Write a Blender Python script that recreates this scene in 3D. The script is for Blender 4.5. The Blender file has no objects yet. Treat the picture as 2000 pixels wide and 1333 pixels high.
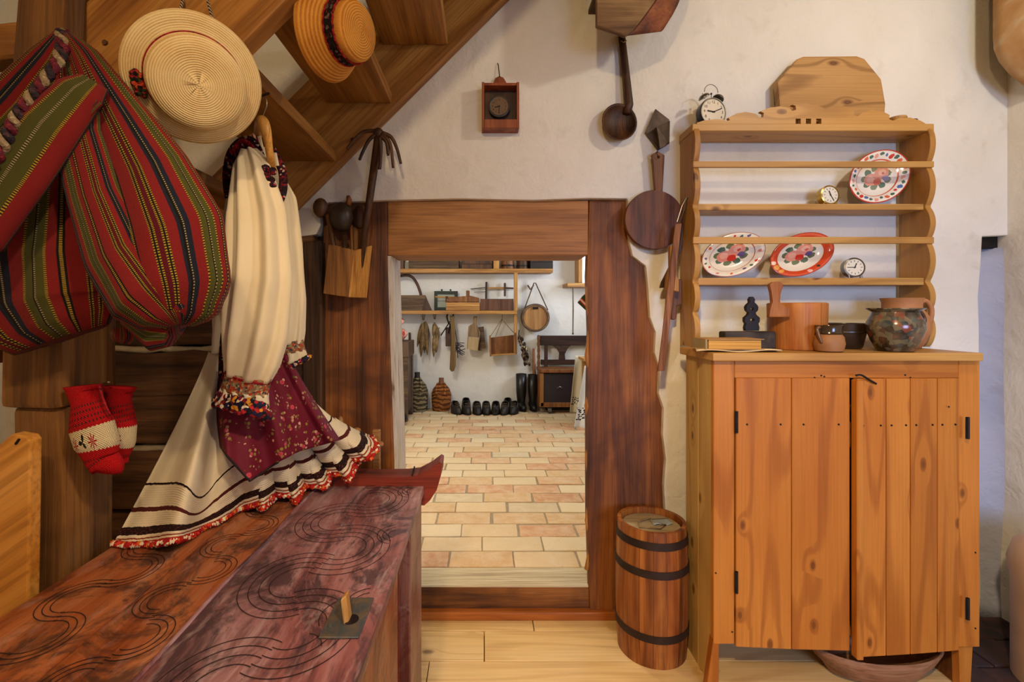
import bpy, bmesh, math, random
from mathutils import Vector, Matrix, noise

scene = bpy.context.scene
COL = scene.collection
random.seed(7)
PI = math.pi

# ------------------------------------------------------------------ camera
F, CX, CY, CAMZ = 930.0, 945.0, 608.0, 1.28      # focal length and vanishing point in px of the 2000x1333 frame
cam_d = bpy.data.cameras.new('camera')
cam = bpy.data.objects.new('camera', cam_d)
COL.objects.link(cam)
cam.location = (0, 0, CAMZ)
cam.rotation_euler = (PI / 2, 0, 0)
cam_d.sensor_width = 36
cam_d.lens = F / 2000 * 36
cam_d.shift_x = (1000 - CX) / 2000
cam_d.shift_y = (CY - 666.5) / 2000
cam_d.clip_start = 0.02
scene.camera = cam

# ------------------------------------------------------------------ world, lamps, exposure
vs = scene.view_settings
vs.view_transform = 'Standard'
vs.look = 'None'
vs.gamma = 1
vs.use_curve_mapping = False
vs.exposure = 0.17
scene.cycles.max_bounces = 3
scene.cycles.diffuse_bounces = 3
scene.cycles.glossy_bounces = 2
scene.cycles.transmission_bounces = 2
scene.cycles.adaptive_threshold = 0.03
scene.cycles.caustics_reflective = False
scene.cycles.caustics_refractive = False
world = bpy.data.worlds.new('world')
scene.world = world
world.use_nodes = True
world.node_tree.nodes['Background'].inputs[0].default_value = (0.55, 0.65, 0.9, 1)
world.node_tree.nodes['Background'].inputs[1].default_value = 0.6

def lamp(name, kind, loc, energy, color, size=0.2, target=None, size_y=None, spot=None, blend=0.6):
    d = bpy.data.lights.new(name, kind)
    d.energy = energy
    d.color = color
    if kind == 'AREA':
        d.size = size
        if size_y:
            d.shape = 'RECTANGLE'
            d.size_y = size_y
    else:
        d.shadow_soft_size = size
    if kind == 'SPOT':
        d.spot_size = math.radians(spot or 90)
        d.spot_blend = blend
    o = bpy.data.objects.new(name, d)
    COL.objects.link(o)
    o.location = loc
    if target is not None:
        o.rotation_euler = (Vector(target) - Vector(loc)).to_track_quat('-Z', 'Y').to_euler()
    return o

WARM = (1.0, 0.70, 0.40)
lamp('ceiling_lamp_left', 'POINT', (-0.15, -0.45, 2.50), 39, (1.0, 0.75, 0.42), 0.05)
lamp('ceiling_lamp_right', 'POINT', (1.55, 0.80, 2.50), 21, (1.0, 0.94, 0.80), 0.05)
lamp('ceiling_spot_cabinet', 'SPOT', (-0.30, -0.60, 2.45), 135, (1.0, 0.76, 0.44), 0.05, (0.92, 1.75, 0.28), spot=54, blend=0.8)
lamp('ceiling_spot_chest', 'SPOT', (0.65, -0.35, 2.45), 75, (1.0, 0.78, 0.52), 0.05, (-0.55, 1.25, 0.65), spot=56, blend=0.8)
wd_ = lamp('window_daylight', 'AREA', (1.35, -1.72, 1.30), 15, (0.40, 0.57, 1.0), 1.0, (1.8, 2.0, 0.55), 1.0)
wd_.data.spread = 1.5
lamp('far_room_lamp', 'POINT', (-0.75, 3.3, 2.22), 40, (1.0, 0.92, 0.80), 0.05)
lamp('far_room_window_daylight', 'AREA', (1.85, 4.6, 1.7), 30, (0.72, 0.82, 1.0), 0.8, (0.0, 4.8, 0.9), 0.8)

# ------------------------------------------------------------------ geometry helpers
def P(px, py, d):
    """pixel of the photograph at distance d (metres in front of the camera) -> world point"""
    return Vector(((px - CX) * d / F, d, CAMZ - (py - CY) * d / F))

def S(n, d):
    return n * d / F

def prop(o, label=None, cat=None, group=None, kind=None):
    if label: o['label'] = label
    if cat: o['category'] = cat
    if group: o['group'] = group
    if kind: o['kind'] = kind
    return o

def thing(name, label, cat, loc, group=None):
    o = bpy.data.objects.new(name, None)
    COL.objects.link(o)
    o.location = loc
    o.empty_display_size = 0.05
    return prop(o, label, cat, group)

def worigin(o):
    v = Vector((0, 0, 0))
    while o is not None:
        v = v + o.location
        o = o.parent
    return v

class G:
    """collects world-space geometry for one mesh object"""
    def __init__(s):
        s.v, s.f, s.uv = [], [], []
        s.use_uv = False
    def add(s, vs_, fs_, uvs=None):
        n = len(s.v)
        s.v += [Vector(p) for p in vs_]
        s.f += [tuple(i + n for i in f) for f in fs_]
        if uvs is not None:
            s.use_uv = True
            s.uv += list(uvs)
        else:
            s.uv += [(0.0, 0.0)] * len(vs_)
        return s
    def box(s, x0, x1, y0, y1, z0, z1):
        v = [(x0, y0, z0), (x1, y0, z0), (x1, y1, z0), (x0, y1, z0), (x0, y0, z1), (x1, y0, z1), (x1, y1, z1), (x0, y1, z1)]
        return s.add(v, [(0, 3, 2, 1), (4, 5, 6, 7), (0, 1, 5, 4), (1, 2, 6, 5), (2, 3, 7, 6), (3, 0, 4, 7)])
    def obox(s, c, ax, ay, az):
        """box from its centre and three half-axis vectors"""
        c, ax, ay, az = Vector(c), Vector(ax), Vector(ay), Vector(az)
        v = [c + ax * i + ay * j + az * k for k in (-1, 1) for (i, j) in ((-1, -1), (1, -1), (1, 1), (-1, 1))]
        return s.add(v, [(0, 3, 2, 1), (4, 5, 6, 7), (0, 1, 5, 4), (1, 2, 6, 5), (2, 3, 7, 6), (3, 0, 4, 7)])
    def bar(s, a, b, w, h, up=(0, 0, 1)):
        a, b = Vector(a), Vector(b)
        t = (b - a).normalized()
        u = Vector(up)
        r = t.cross(u)
        if r.length < 1e-4:
            r = t.cross(Vector((0, 1, 0)))
        r.normalize()
        u = r.cross(t).normalized()
        return s.obox((a + b) / 2, (b - a) / 2, r * w / 2, u * h / 2)
    def prism(s, pts, depth):
        """closed outline (list of world points, one plane) extruded by the vector depth"""
        n = len(pts)
        depth = Vector(depth)
        v = [Vector(p) for p in pts] + [Vector(p) + depth for p in pts]
        f = [tuple(range(n)), tuple(range(2 * n - 1, n - 1, -1))]
        f += [(i, i + n, (i + 1) % n + n, (i + 1) % n) for i in range(n)]
        return s.add(v, f)
    def tube(s, pts, rad, n=8, cap=True, closed=False):
        pts = [Vector(p) for p in pts]
        m = len(pts)
        rads = rad if isinstance(rad, (list, tuple)) else [rad] * m
        v, f, uv = [], [], []
        prev = None
        acc = 0.0
        for i, p in enumerate(pts):
            if closed:
                t = pts[(i + 1) % m] - pts[i - 1]
            else:
                t = pts[min(i + 1, m - 1)] - pts[max(i - 1, 0)]
            t.normalize()
            if prev is None:
                a = Vector((0, 0, 1)) if abs(t.z) < 0.9 else Vector((0, 1, 0))
                r = t.cross(a).normalized()
            else:
                r = (prev - t * prev.dot(t)).normalized()
            prev = r
            q = t.cross(r)
            if i:
                acc += (p - pts[i - 1]).length
            for k in range(n):
                an = 2 * PI * k / n
                v.append(p + (r * math.cos(an) + q * math.sin(an)) * rads[i])
                uv.append((k / n, acc))
        rings = m if closed else m - 1
        for i in range(rings):
            for k in range(n):
                a, b = i * n + k, i * n + (k + 1) % n
                c, d = ((i + 1) % m) * n + (k + 1) % n, ((i + 1) % m) * n + k
                f.append((a, b, c, d))
        if cap and not closed:
            f.append(tuple(range(n - 1, -1, -1)))
            f.append(tuple(range((m - 1) * n, m * n)))
        return s.add(v, f, uv)
    def lathe(s, prof, c, axis=(0, 0, 1), n=24, cap=True, ex=1.0, ref=None):
        """profile [(radius, height)...] turned about axis through c"""
        c, t = Vector(c), Vector(axis).normalized()
        a = Vector(ref) if ref is not None else (Vector((1, 0, 0)) if abs(t.x) < 0.9 else Vector((0, 0, 1)))
        r = (a - t * a.dot(t)).normalized()
        q = t.cross(r)
        v, f, uv = [], [], []
        m = len(prof)
        R = max(p[0] for p in prof)
        for (ra, h) in prof:
            for k in range(n):
                an = 2 * PI * k / n
                v.append(c + t * h + (r * math.cos(an) * ex + q * math.sin(an)) * ra)
                uv.append((math.cos(an) * ra / R, math.sin(an) * ra / R))
        for i in range(m - 1):
            for k in range(n):
                f.append((i * n + k, i * n + (k + 1) % n, (i + 1) * n + (k + 1) % n, (i + 1) * n + k))
        if cap:
            if prof[0][0] > 1e-6: f.append(tuple(range(n - 1, -1, -1)))
            if prof[-1][0] > 1e-6: f.append(tuple(range((m - 1) * n, m * n)))
        return s.add(v, f, uv)
    def grid(s, fn, nu, nv, closed_u=False, thick=None):
        """surface fn(u,v) -> point, u and v in 0..1"""
        v, uv, f = [], [], []
        for j in range(nv + 1):
            for i in range(nu + (0 if closed_u else 1)):
                u_, v_ = i / nu, j / nv
                v.append(fn(u_, v_))
                uv.append((u_, v_))
        w = nu if closed_u else nu + 1
        for j in range(nv):
            for i in range(nu):
                f.append((j * w + i, j * w + (i + 1) % w, (j + 1) * w + (i + 1) % w, (j + 1) * w + i))
        return s.add(v, f, uv)
    def ball(s, c, r, n=10, sc=(1, 1, 1)):
        prof = [(math.sin(PI * i / n) * r, -math.cos(PI * i / n) * r) for i in range(n + 1)]
        k = len(s.v)
        s.lathe(prof, (0, 0, 0), (0, 0, 1), n + 4, False)
        for i in range(k, len(s.v)):
            p = s.v[i]
            s.v[i] = Vector((c[0] + p.x * sc[0], c[1] + p.y * sc[1], c[2] + p.z * sc[2]))
        return s
    def build(s, name, mat, parent=None, origin=None, smooth=False, bevel=0, seg=1, sub=0, rough=0, rscale=8.0, solid=0, subsurf=0, label=None):
        bm = bmesh.new()
        bv = [bm.verts.new(p) for p in s.v]
        bm.verts.ensure_lookup_table()
        lay = bm.loops.layers.uv.new('UVMap') if s.use_uv else None
        for f in s.f:
            q = []
            for i in f:
                if i not in q: q.append(i)
            if len(q) < 3: continue
            try:
                fc = bm.faces.new([bv[i] for i in q])
            except ValueError:
                continue
            if lay:
                for lp, i in zip(fc.loops, q):
                    lp[lay].uv = s.uv[i]
        if not s.use_uv or not solid:
            bmesh.ops.remove_doubles(bm, verts=bm.verts, dist=1e-6)
        bmesh.ops.recalc_face_normals(bm, faces=bm.faces)
        if sub:
            bmesh.ops.subdivide_edges(bm, edges=bm.edges[:], cuts=sub, use_grid_fill=True)
        if bevel:
            ed = [e for e in bm.edges if len(e.link_faces) == 2 and e.calc_face_angle(0) > 0.5]
            bmesh.ops.bevel(bm, geom=ed, offset=bevel, segments=seg, affect='EDGES', profile=0.6, clamp_overlap=True)
        if rough:
            bm.normal_update()
            off = Vector((random.random() * 50, random.random() * 50, random.random() * 50))
            for v in bm.verts:
                v.co += v.normal * (noise.fractal(v.co * rscale + off, 1.0, 2.0, 3) * rough)
        if origin is None:
            if parent is not None:
                origin = worigin(parent)
            else:
                xs = [v.co.x for v in bm.verts]; ys = [v.co.y for v in bm.verts]; zs = [v.co.z for v in bm.verts]
                origin = Vector(((min(xs) + max(xs)) / 2, (min(ys) + max(ys)) / 2, min(zs)))
        origin = Vector(origin)
        bmesh.ops.translate(bm, verts=bm.verts, vec=-origin)
        me = bpy.data.meshes.new(name)
        bm.to_mesh(me)
        bm.free()
        if smooth:
            me.polygons.foreach_set('use_smooth', [True] * len(me.polygons))
            if smooth != 'all':
                try:
                    me.set_sharp_from_angle(angle=math.radians(40))
                except Exception:
                    pass
        me.materials.append(mat)
        o = bpy.data.objects.new(name, me)
        COL.objects.link(o)
        if parent is not None:
            o.parent = parent
            o.location = origin - worigin(parent)
        else:
            o.location = origin
        if solid:
            md = o.modifiers.new('thickness', 'SOLIDIFY')
            md.thickness = solid
            md.offset = 0
        if subsurf:
            md = o.modifiers.new('smooth', 'SUBSURF')
            md.levels = subsurf
            md.render_levels = subsurf
        if label: o['label'] = label
        return o

def flat_shape(loops, depth):
    """outline loops (px, py) with holes -> (verts, faces) of a board in x,z with thickness along +y; loops are world (x, z)"""
    cu = bpy.data.curves.new('tmp', 'CURVE')
    cu.dimensions = '2D'
    cu.fill_mode = 'BOTH'
    cu.extrude = depth / 2
    for lp in loops:
        sp = cu.splines.new('POLY')
        sp.points.add(len(lp) - 1)
        for p, q in zip(sp.points, lp):
            p.co = (q[0], q[1], 0, 1)
        sp.use_cyclic_u = True
    ob = bpy.data.objects.new('tmp', cu)
    me = bpy.data.meshes.new_from_object(ob)
    vs_ = [Vector((v.co.x, v.co.z, v.co.y)) for v in me.vertices]
    fs_ = [tuple(p.vertices) for p in me.polygons]
    bpy.data.objects.remove(ob)
    bpy.data.curves.remove(cu)
    bpy.data.meshes.remove(me)
    return vs_, fs_

def catmull(pts, n=6):
    pts = [Vector(p) for p in pts]
    out = []
    for i in range(len(pts) - 1):
        a, b, c, d = pts[max(i - 1, 0)], pts[i], pts[i + 1], pts[min(i + 2, len(pts) - 1)]
        for k in range(n):
            t = k / n
            out.append(0.5 * ((2 * b) + (c - a) * t + (2 * a - 5 * b + 4 * c - d) * t * t + (3 * b - a - 3 * c + d) * t ** 3))
    out.append(pts[-1])
    return out

def interp(keys, t):
    """keys: [(t, tuple)...] piecewise smooth"""
    if t <= keys[0][0]: return Vector(keys[0][1])
    for (a, va), (b, vb) in zip(keys, keys[1:]):
        if t <= b:
            k = (t - a) / (b - a)
            k = k * k * (3 - 2 * k) * 0.5 + k * 0.5
            return Vector(va).lerp(Vector(vb), k)
    return Vector(keys[-1][1])

# ------------------------------------------------------------------ materials
def C(h, a=1.0):
    h = h.lstrip('#')
    r = []
    for i in (0, 2, 4):
        c = int(h[i:i + 2], 16) / 255
        r.append(c / 12.92 if c <= 0.04045 else ((c + 0.055) / 1.055) ** 2.4)
    return (r[0], r[1], r[2], a)

class M:
    def __init__(s, name, rough=0.6, metal=0.0, spec=0.4):
        s.m = bpy.data.materials.new(name)
        s.m.use_nodes = True
        s.t = s.m.node_tree
        s.b = s.t.nodes['Principled BSDF']
        s.b.inputs['Roughness'].default_value = rough
        s.b.inputs['Metallic'].default_value = metal
        s.b.inputs['Specular IOR Level'].default_value = spec
    def n(s, typ, **kw):
        o = s.t.nodes.new(typ)
        for k, v in kw.items(): setattr(o, k, v)
        return o
    def l(s, a, b):
        s.t.links.new(a, b)
    def coord(s, kind='Object', rnd=True):
        tc = s.n('ShaderNodeTexCoord')
        out = tc.outputs[kind]
        if rnd:
            oi = s.n('ShaderNodeObjectInfo')
            mm = s.n('ShaderNodeMath', operation='MULTIPLY')
            mm.inputs[1].default_value = 43.0
            s.l(oi.outputs['Random'], mm.inputs[0])
            ad = s.n('ShaderNodeVectorMath', operation='ADD')
            s.l(out, ad.inputs[0]); s.l(mm.outputs[0], ad.inputs[1])
            out = ad.outputs[0]
        return out
    def mapping(s, src, sc, rot=(0, 0, 0)):
        if any(rot):
            r = s.n('ShaderNodeMapping')
            r.inputs['Rotation'].default_value = rot
            s.l(src, r.inputs['Vector'])
            src = r.outputs[0]
        mp = s.n('ShaderNodeMapping')
        mp.inputs['Scale'].default_value = sc
        s.l(src, mp.inputs['Vector'])
        return mp.outputs[0]
    def noise(s, src, scale=1.0, detail=4, rough=0.55, dist=0.0):
        x = s.n('ShaderNodeTexNoise')
        x.inputs['Scale'].default_value = scale
        x.inputs['Detail'].default_value = (6 if detail >= 7 else min(detail, 3))
        x.inputs['Roughness'].default_value = rough
        x.inputs['Distortion'].default_value = dist
        s.l(src, x.inputs['Vector'])
        return x.outputs['Fac']
    def ramp(s, src, stops, mode='LINEAR'):
        r = s.n('ShaderNodeValToRGB')
        r.color_ramp.interpolation = mode
        e = r.color_ramp.elements
        while len(e) < len(stops): e.new(0.5)
        for el, (p, c) in zip(e, stops):
            el.position = p
            el.color = C(c) if isinstance(c, str) else c
        s.l(src, r.inputs[0])
        return r.outputs[0]
    def math(s, op, a, b=None, c=None):
        x = s.n('ShaderNodeMath', operation=op)
        for i, q in enumerate((a, b, c)):
            if q is None: continue
            if isinstance(q, (int, float)): x.inputs[i].default_value = q
            else: s.l(q, x.inputs[i])
        return x.outputs[0]
    def mix(s, fac, a, b, mode='MIX'):
        x = s.n('ShaderNodeMix', data_type='RGBA', blend_type=mode)
        for i, q in ((0, fac), (6, a), (7, b)):
            if isinstance(q, (int, float)): x.inputs[i].default_value = q
            elif isinstance(q, str): x.inputs[i].default_value = C(q)
            elif isinstance(q, tuple): x.inputs[i].default_value = q
            else: s.l(q, x.inputs[i])
        return x.outputs[2]
    def base(s, c):
        if isinstance(c, str): s.b.inputs['Base Color'].default_value = C(c)
        else: s.l(c, s.b.inputs['Base Color'])
        return s
    def bump(s, h, strength=0.3, dist=0.01):
        x = s.n('ShaderNodeBump')
        x.inputs['Strength'].default_value = strength
        x.inputs['Distance'].default_value = dist
        s.l(h, x.inputs['Height'])
        s.l(x.outputs[0], s.b.inputs['Normal'])
        return s

def wood(name, dark, mid, light, axis='x', scale=1.0, rough=0.55, bump=0.25, knots=0.0, stain=None, stain_amt=0.5, rot=(0, 0, 0), vary=0.12):
    m = M(name, rough)
    co = m.coord()
    i = 'xyz'.index(axis)
    s1 = [11 * scale] * 3; s1[i] = 0.9 * scale
    s2 = [120 * scale] * 3; s2[i] = 3.5 * scale
    n1 = m.noise(m.mapping(co, s1, rot), 1, 5, 0.55, 1.1)
    n2 = m.noise(m.mapping(co, s2, rot), 1, 3, 0.6, 0.2)
    c = m.ramp(n1, [(0.28, dark), (0.48, mid), (0.68, light)])
    fine = m.ramp(n2, [(0.32, (0.45, 0.38, 0.32, 1)), (0.55, (1, 1, 1, 1))])
    c = m.mix(0.6, c, fine, 'MULTIPLY')
    if knots:
        s3 = [7.0] * 3; s3[i] = 2.6
        vo = m.n('ShaderNodeTexVoronoi')
        vo.inputs['Scale'].default_value = 1.0
        m.l(m.mapping(co, s3, rot), vo.inputs['Vector'])
        k = m.ramp(vo.outputs['Distance'], [(0.03, (1, 1, 1, 1)), (0.10, (0.35, 0.35, 0.35, 1)), (0.17, (0, 0, 0, 1))])
        sep = m.n('ShaderNodeSeparateColor')
        m.l(vo.outputs['Color'], sep.inputs[0])
        gate = m.math('LESS_THAN', sep.outputs[0], knots)
        c = m.mix(m.math('MULTIPLY', k, gate), c, m.mix(0.35, dark, '#2a1408'))
    if stain:
        n3 = m.noise(m.mapping(co, [3.2] * 3), 1, 5, 0.65, 0.6)
        c = m.mix(m.math('MULTIPLY', m.ramp(n3, [(0.45, (0, 0, 0, 1)), (0.66, (1, 1, 1, 1))]), stain_amt), c, stain)
    if vary:
        oi = m.n('ShaderNodeObjectInfo')
        hs = m.n('ShaderNodeHueSaturation')
        m.l(c, hs.inputs['Color'])
        m.l(m.math('MULTIPLY_ADD', oi.outputs['Random'], 2 * vary, 1 - vary), hs.inputs['Value'])
        c = hs.outputs[0]
    m.base(c)
    m.bump(n2, bump, 0.005)
    return m.m

def pine(name, dark, mid, light, axis='z', rough=0.45, vary=0.06, knot=0.35, ring=46.0, rs=0.30, kscale=1.0):
    """flat-sawn pine: contour-line grain that bends round dark knots"""
    m = M(name, rough)
    co = m.coord()
    sp = m.n('ShaderNodeSeparateXYZ'); m.l(co, sp.inputs[0])
    x, y, z = sp.outputs
    if axis == 'z': ac, al = m.math('ADD', x, y), z
    elif axis == 'x': ac, al = m.math('ADD', z, y), x
    else: ac, al = m.math('ADD', x, z), y
    def vec(sa, sl):
        c = m.n('ShaderNodeCombineXYZ')
        m.l(m.math('MULTIPLY', ac, sa), c.inputs[0]); m.l(m.math('MULTIPLY', al, sl), c.inputs[1])
        return c.outputs[0]
    vo = m.n('ShaderNodeTexVoronoi', voronoi_dimensions='2D'); vo.inputs['Scale'].default_value = 1.0
    m.l(vec(8.0 * kscale, 4.2 * kscale), vo.inputs['Vector'])
    sc = m.n('ShaderNodeSeparateColor'); m.l(vo.outputs['Color'], sc.inputs[0])
    gate = m.math('LESS_THAN', sc.outputs[0], knot)
    fall = m.math('MULTIPLY', m.math('POWER', 2.718, m.math('MULTIPLY', vo.outputs['Distance'], -7.0)), gate)
    n1 = m.noise(vec(4.2, 0.42), 1, 2, 0.5, 0.3)
    n2 = m.noise(vec(150, 3.0), 1, 2, 0.5)
    n3 = m.noise(vec(3.0, 1.1), 1, 3, 0.5)
    h = m.math('MULTIPLY_ADD', fall, 0.22, n1)
    lines = m.math('SINE', m.math('MULTIPLY', h, ring))
    c = m.ramp(n3, [(0.3, mid), (0.7, light)])
    lf = m.math('MULTIPLY', m.ramp(lines, [(0.35, (0, 0, 0, 1)), (0.95, (1, 1, 1, 1))]), rs)
    c = m.mix(lf, c, dark)
    c = m.mix(0.22, c, m.ramp(n2, [(0.35, (0.55, 0.48, 0.4, 1)), (0.6, (1, 1, 1, 1))]), 'MULTIPLY')
    kn = m.math('MULTIPLY', m.ramp(vo.outputs['Distance'], [(0.05, (1, 1, 1, 1)), (0.085, (0.55, 0.55, 0.55, 1)), (0.13, (0, 0, 0, 1))]), gate)
    c = m.mix(m.math('MULTIPLY', kn, 0.75), c, '#5a2a0e')
    oi = m.n('ShaderNodeObjectInfo'); hs = m.n('ShaderNodeHueSaturation'); m.l(c, hs.inputs['Color'])
    m.l(m.math('MULTIPLY_ADD', oi.outputs['Random'], 2 * vary, 1 - vary), hs.inputs['Value'])
    m.base(hs.outputs[0])
    m.bump(n2, 0.12, 0.003)
    return m.m

def plain(name, col, rough=0.6, metal=0.0, var=0.15, nscale=18, bump=0.15, spec=0.4, col2=None):
    m = M(name, rough, metal, spec)
    n1 = m.noise(m.coord(), nscale, 4, 0.6, 0.2)
    a = C(col) if isinstance(col, str) else col
    if col2:
        c = m.ramp(n1, [(0.35, col), (0.65, col2)])
    else:
        lo = tuple(x * (1 - var) for x in a[:3]) + (1,)
        hi = tuple(min(1, x * (1 + var)) for x in a[:3]) + (1,)
        c = m.ramp(n1, [(0.3, lo), (0.7, hi)])
    m.base(c)
    m.bump(n1, bump, 0.004)
    return m.m

def plaster(name, a, b, dirt='#a89878', bump=0.5):
    m = M(name, 0.85, 0, 0.2)
    co = m.coord(rnd=False)
    big = m.noise(m.mapping(co, (1.6,) * 3), 1, 5, 0.6, 0.3)
    mid = m.noise(m.mapping(co, (9,) * 3), 1, 4, 0.6, 0.4)
    fine = m.noise(m.mapping(co, (75,) * 3), 1, 3, 0.6)
    c = m.ramp(big, [(0.35, a), (0.65, b)])
    c = m.mix(m.math('MULTIPLY', m.ramp(mid, [(0.62, (0, 0, 0, 1)), (0.8, (1, 1, 1, 1))]), 0.25), c, dirt)
    m.base(c)
    h = m.math('ADD', m.math('MULTIPLY', big, 3.0), m.math('ADD', m.math('MULTIPLY', mid, 0.9), m.math('MULTIPLY', fine, 0.16)))
    m.bump(h, bump, 0.02)
    return m.m

MAT = {}
MAT['plaster'] = plaster('lime_plaster', '#e4dccb', '#efe9dc')
MAT['plaster_far'] = plaster('lime_plaster_far_room', '#e2ded4', '#eeeae2', '#c8c2b4', 0.3)
MAT['plaster_hearth'] = plaster('cool_shaded_hearth_plaster', '#a3a7b8', '#bdbdc8', '#8a7c78', 0.6)  # cool shade of the corner recess is put into this plaster colour
MAT['stair'] = wood('oiled_stair_wood', '#6e4219', '#a06c2e', '#b98644', 'x', 1.0, 0.5, 0.15, 0.12)
MAT['stair_y'] = wood('oiled_tread_wood', '#6e4219', '#a06c2e', '#b98644', 'y', 1.0, 0.5, 0.15, 0.1)
MAT['stair_d'] = wood('oiled_stringer_wood', '#7d4c1e', '#a97232', '#c08c48', 'x', 1.0, 0.5, 0.15, 0.1, rot=(0, PI / 4, 0))
MAT['post'] = wood('old_door_post_wood', '#482611', '#80491f', '#a5652d', 'z', 0.9, 0.55, 0.5, 0.25, '#351c0c', 0.6)
MAT['post_edge'] = wood('hewn_edge_wood', '#8a5323', '#b87a36', '#cf9850', 'z', 1.4, 0.6, 0.6)
MAT['lintel'] = wood('planed_lintel_wood', '#8f5a28', '#af7438', '#bf8648', 'x', 1.3, 0.5, 0.12)
MAT['sill'] = wood('door_sill_wood', '#4a2912', '#84501f', '#9c6630', 'x', 0.9, 0.6, 0.4, 0.1, '#2a170b', 0.5)
MAT['log'] = wood('blackened_log_wood', '#2e1b0f', '#5e3c21', '#835a34', 'x', 1.0, 0.75, 0.8, 0.1, '#1c1109', 0.5)
MAT['oldpost'] = wood('weathered_post_wood', '#4b2f18', '#7a5128', '#9a6c37', 'z', 1.0, 0.65, 0.5, 0.1, '#33200f', 0.55)
MAT['pine'] = pine('honey_pine_wood', '#86400f', '#b56a22', '#c98234', 'z', 0.42, 0.06, 0.26, 46.0, 0.42, 1.25)
MAT['pine_h'] = pine('honey_pine_rail_wood', '#86400f', '#b56a22', '#c98234', 'x', 0.42, 0.06, 0.26, 46.0, 0.42, 1.25)
MAT['pine_side'] = pine('pale_pine_side_wood', '#9a6c2e', '#c39a54', '#d4ad6a', 'z', 0.5, 0.05, 0.2, 46.0, 0.35, 1.25)
MAT['hutch'] = pine('plate_rack_pine', '#8a5820', '#b98640', '#cb9c54', 'x', 0.45, 0.05, 0.2, 46.0, 0.4, 1.3)
MAT['hutch_z'] = pine('plate_rack_side_pine', '#845220', '#b07c38', '#c2924a', 'z', 0.45, 0.05, 0.25, 46.0, 0.4, 1.3)
MAT['floor'] = pine('pine_floor_wood', '#b98a4c', '#dcb674', '#ebcb92', 'x', 0.28, 0.05, 0.12, 60.0, 0.35)
MAT['darkwood'] = wood('dark_tool_wood', '#24140a', '#4a2c16', '#643f20', 'z', 1.5, 0.5, 0.3)
MAT['brownwood'] = wood('brown_tool_wood', '#4a2a13', '#7d4c22', '#96602f', 'z', 1.5, 0.5, 0.3)
MAT['boxwood'] = wood('utensil_box_wood', '#694019', '#96632c', '#b0793c', 'z', 1.3, 0.6, 0.3)
MAT['tanwood'] = wood('tan_wood', '#8a5a2a', '#b5803f', '#c99a58', 'x', 1.4, 0.55, 0.25)
MAT['tanwood_z'] = wood('tan_upright_wood', '#8a5a2a', '#b5803f', '#c99a58', 'z', 1.4, 0.55, 0.25)
MAT['greywood'] = wood('grey_brown_wood', '#3a2a1c', '#5e4731', '#7a6146', 'x', 1.4, 0.7, 0.35)
MAT['benchwood'] = wood('dark_bench_wood', '#1d100a', '#38211a', '#4a2f22', 'x', 1.2, 0.45, 0.2)
MAT['iron'] = plain('black_iron', '#2a2420', 0.55, 0.6, 0.3, 30, 0.3)
MAT['rust'] = plain('worn_grey_iron', '#4a5158', 0.55, 0.4, 0.3, 40, 0.5, col2='#6e5d4b')
MAT['steel'] = plain('dull_steel', '#8d8678', 0.35, 0.9, 0.2)
MAT['rope'] = plain('twisted_rope', '#5b4c38', 0.9, 0, 0.3, 120, 0.6)
MAT['red_paint'] = wood('red_painted_wood', '#5c1d10', '#86301b', '#93402a', 'x', 1.2, 0.5, 0.2, 0, '#2a130c', 0.35)
# ================================================================== the shell of the front room
WD = 1.96                                   # face of the plaster wall behind the door frame
def struct(o):
    o['kind'] = 'structure'
    return o

XL, XR, YB, ZC = -1.97, 2.155, -1.80, 2.72
def wz(py, d=WD): return CAMZ - (py - CY) * d / F
def wx(px, d=WD): return (px - CX) * d / F

# plaster wall with the door gap, ragged where the plaster laps over the right post
rag = [(1226, 388), (1229, 470), (1236, 500), (1262, 520), (1266, 560), (1270, 620), (1281, 650), (1279, 690), (1289, 720),
       (1287, 770), (1297, 800), (1295, 850), (1301, 900), (1297, 950), (1300, 1000), (1296, 1060), (1298, 1130)]
out = [(XL - 0.1, 0.0), (wx(60), 0.0), (wx(60), wz(466)), (wx(598), wz(462)), (wx(618), wz(458)), (wx(626), wz(440)), (wx(624), wz(405)), (wx(640), wz(396)), (wx(760), wz(391)), (wx(900), wz(388)), (wx(1040), wz(391)), (wx(1148), wz(387))]
out += [(wx(a), wz(b)) for a, b in rag]
out += [(wx(1298), -0.02), (wx(1912), -0.02), (wx(1913), wz(640)), (wx(1911), wz(580)), (wx(1916), wz(520)), (wx(1919), wz(462)), (XR + 0.1, wz(458)), (XR + 0.1, ZC + 0.1), (XL - 0.1, ZC + 0.1)]
g = G()
v, f = flat_shape([out], 0.16)
g.add([p + Vector((0, WD + 0.08, 0)) for p in v], f)
struct(g.build('wall_back', MAT['plaster'], bevel=0.006, seg=2))

def slab(name, mat, *b):
    g = G(); g.box(*b)
    return struct(g.build(name, mat))
slab('wall_left', MAT['plaster'], XL - 0.12, XL, YB - 0.1, 2.1, 0, ZC + 0.1)
# front wall behind the camera, with the window opening
g = G()
g.box(XL, XR, YB - 0.25, YB, 0, 0.8).box(XL, XR, YB - 0.25, YB, 2.0, ZC).box(XL, 0.8, YB - 0.25, YB, 0.8, 2.0).box(1.9, XR, YB - 0.25, YB, 0.8, 2.0)
struct(g.build('wall_front', MAT['plaster']))
slab('ceiling', MAT['brownwood'], XL - 0.1, XR + 0.4, YB - 0.2, 2.14, ZC, ZC + 0.1)

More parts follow.
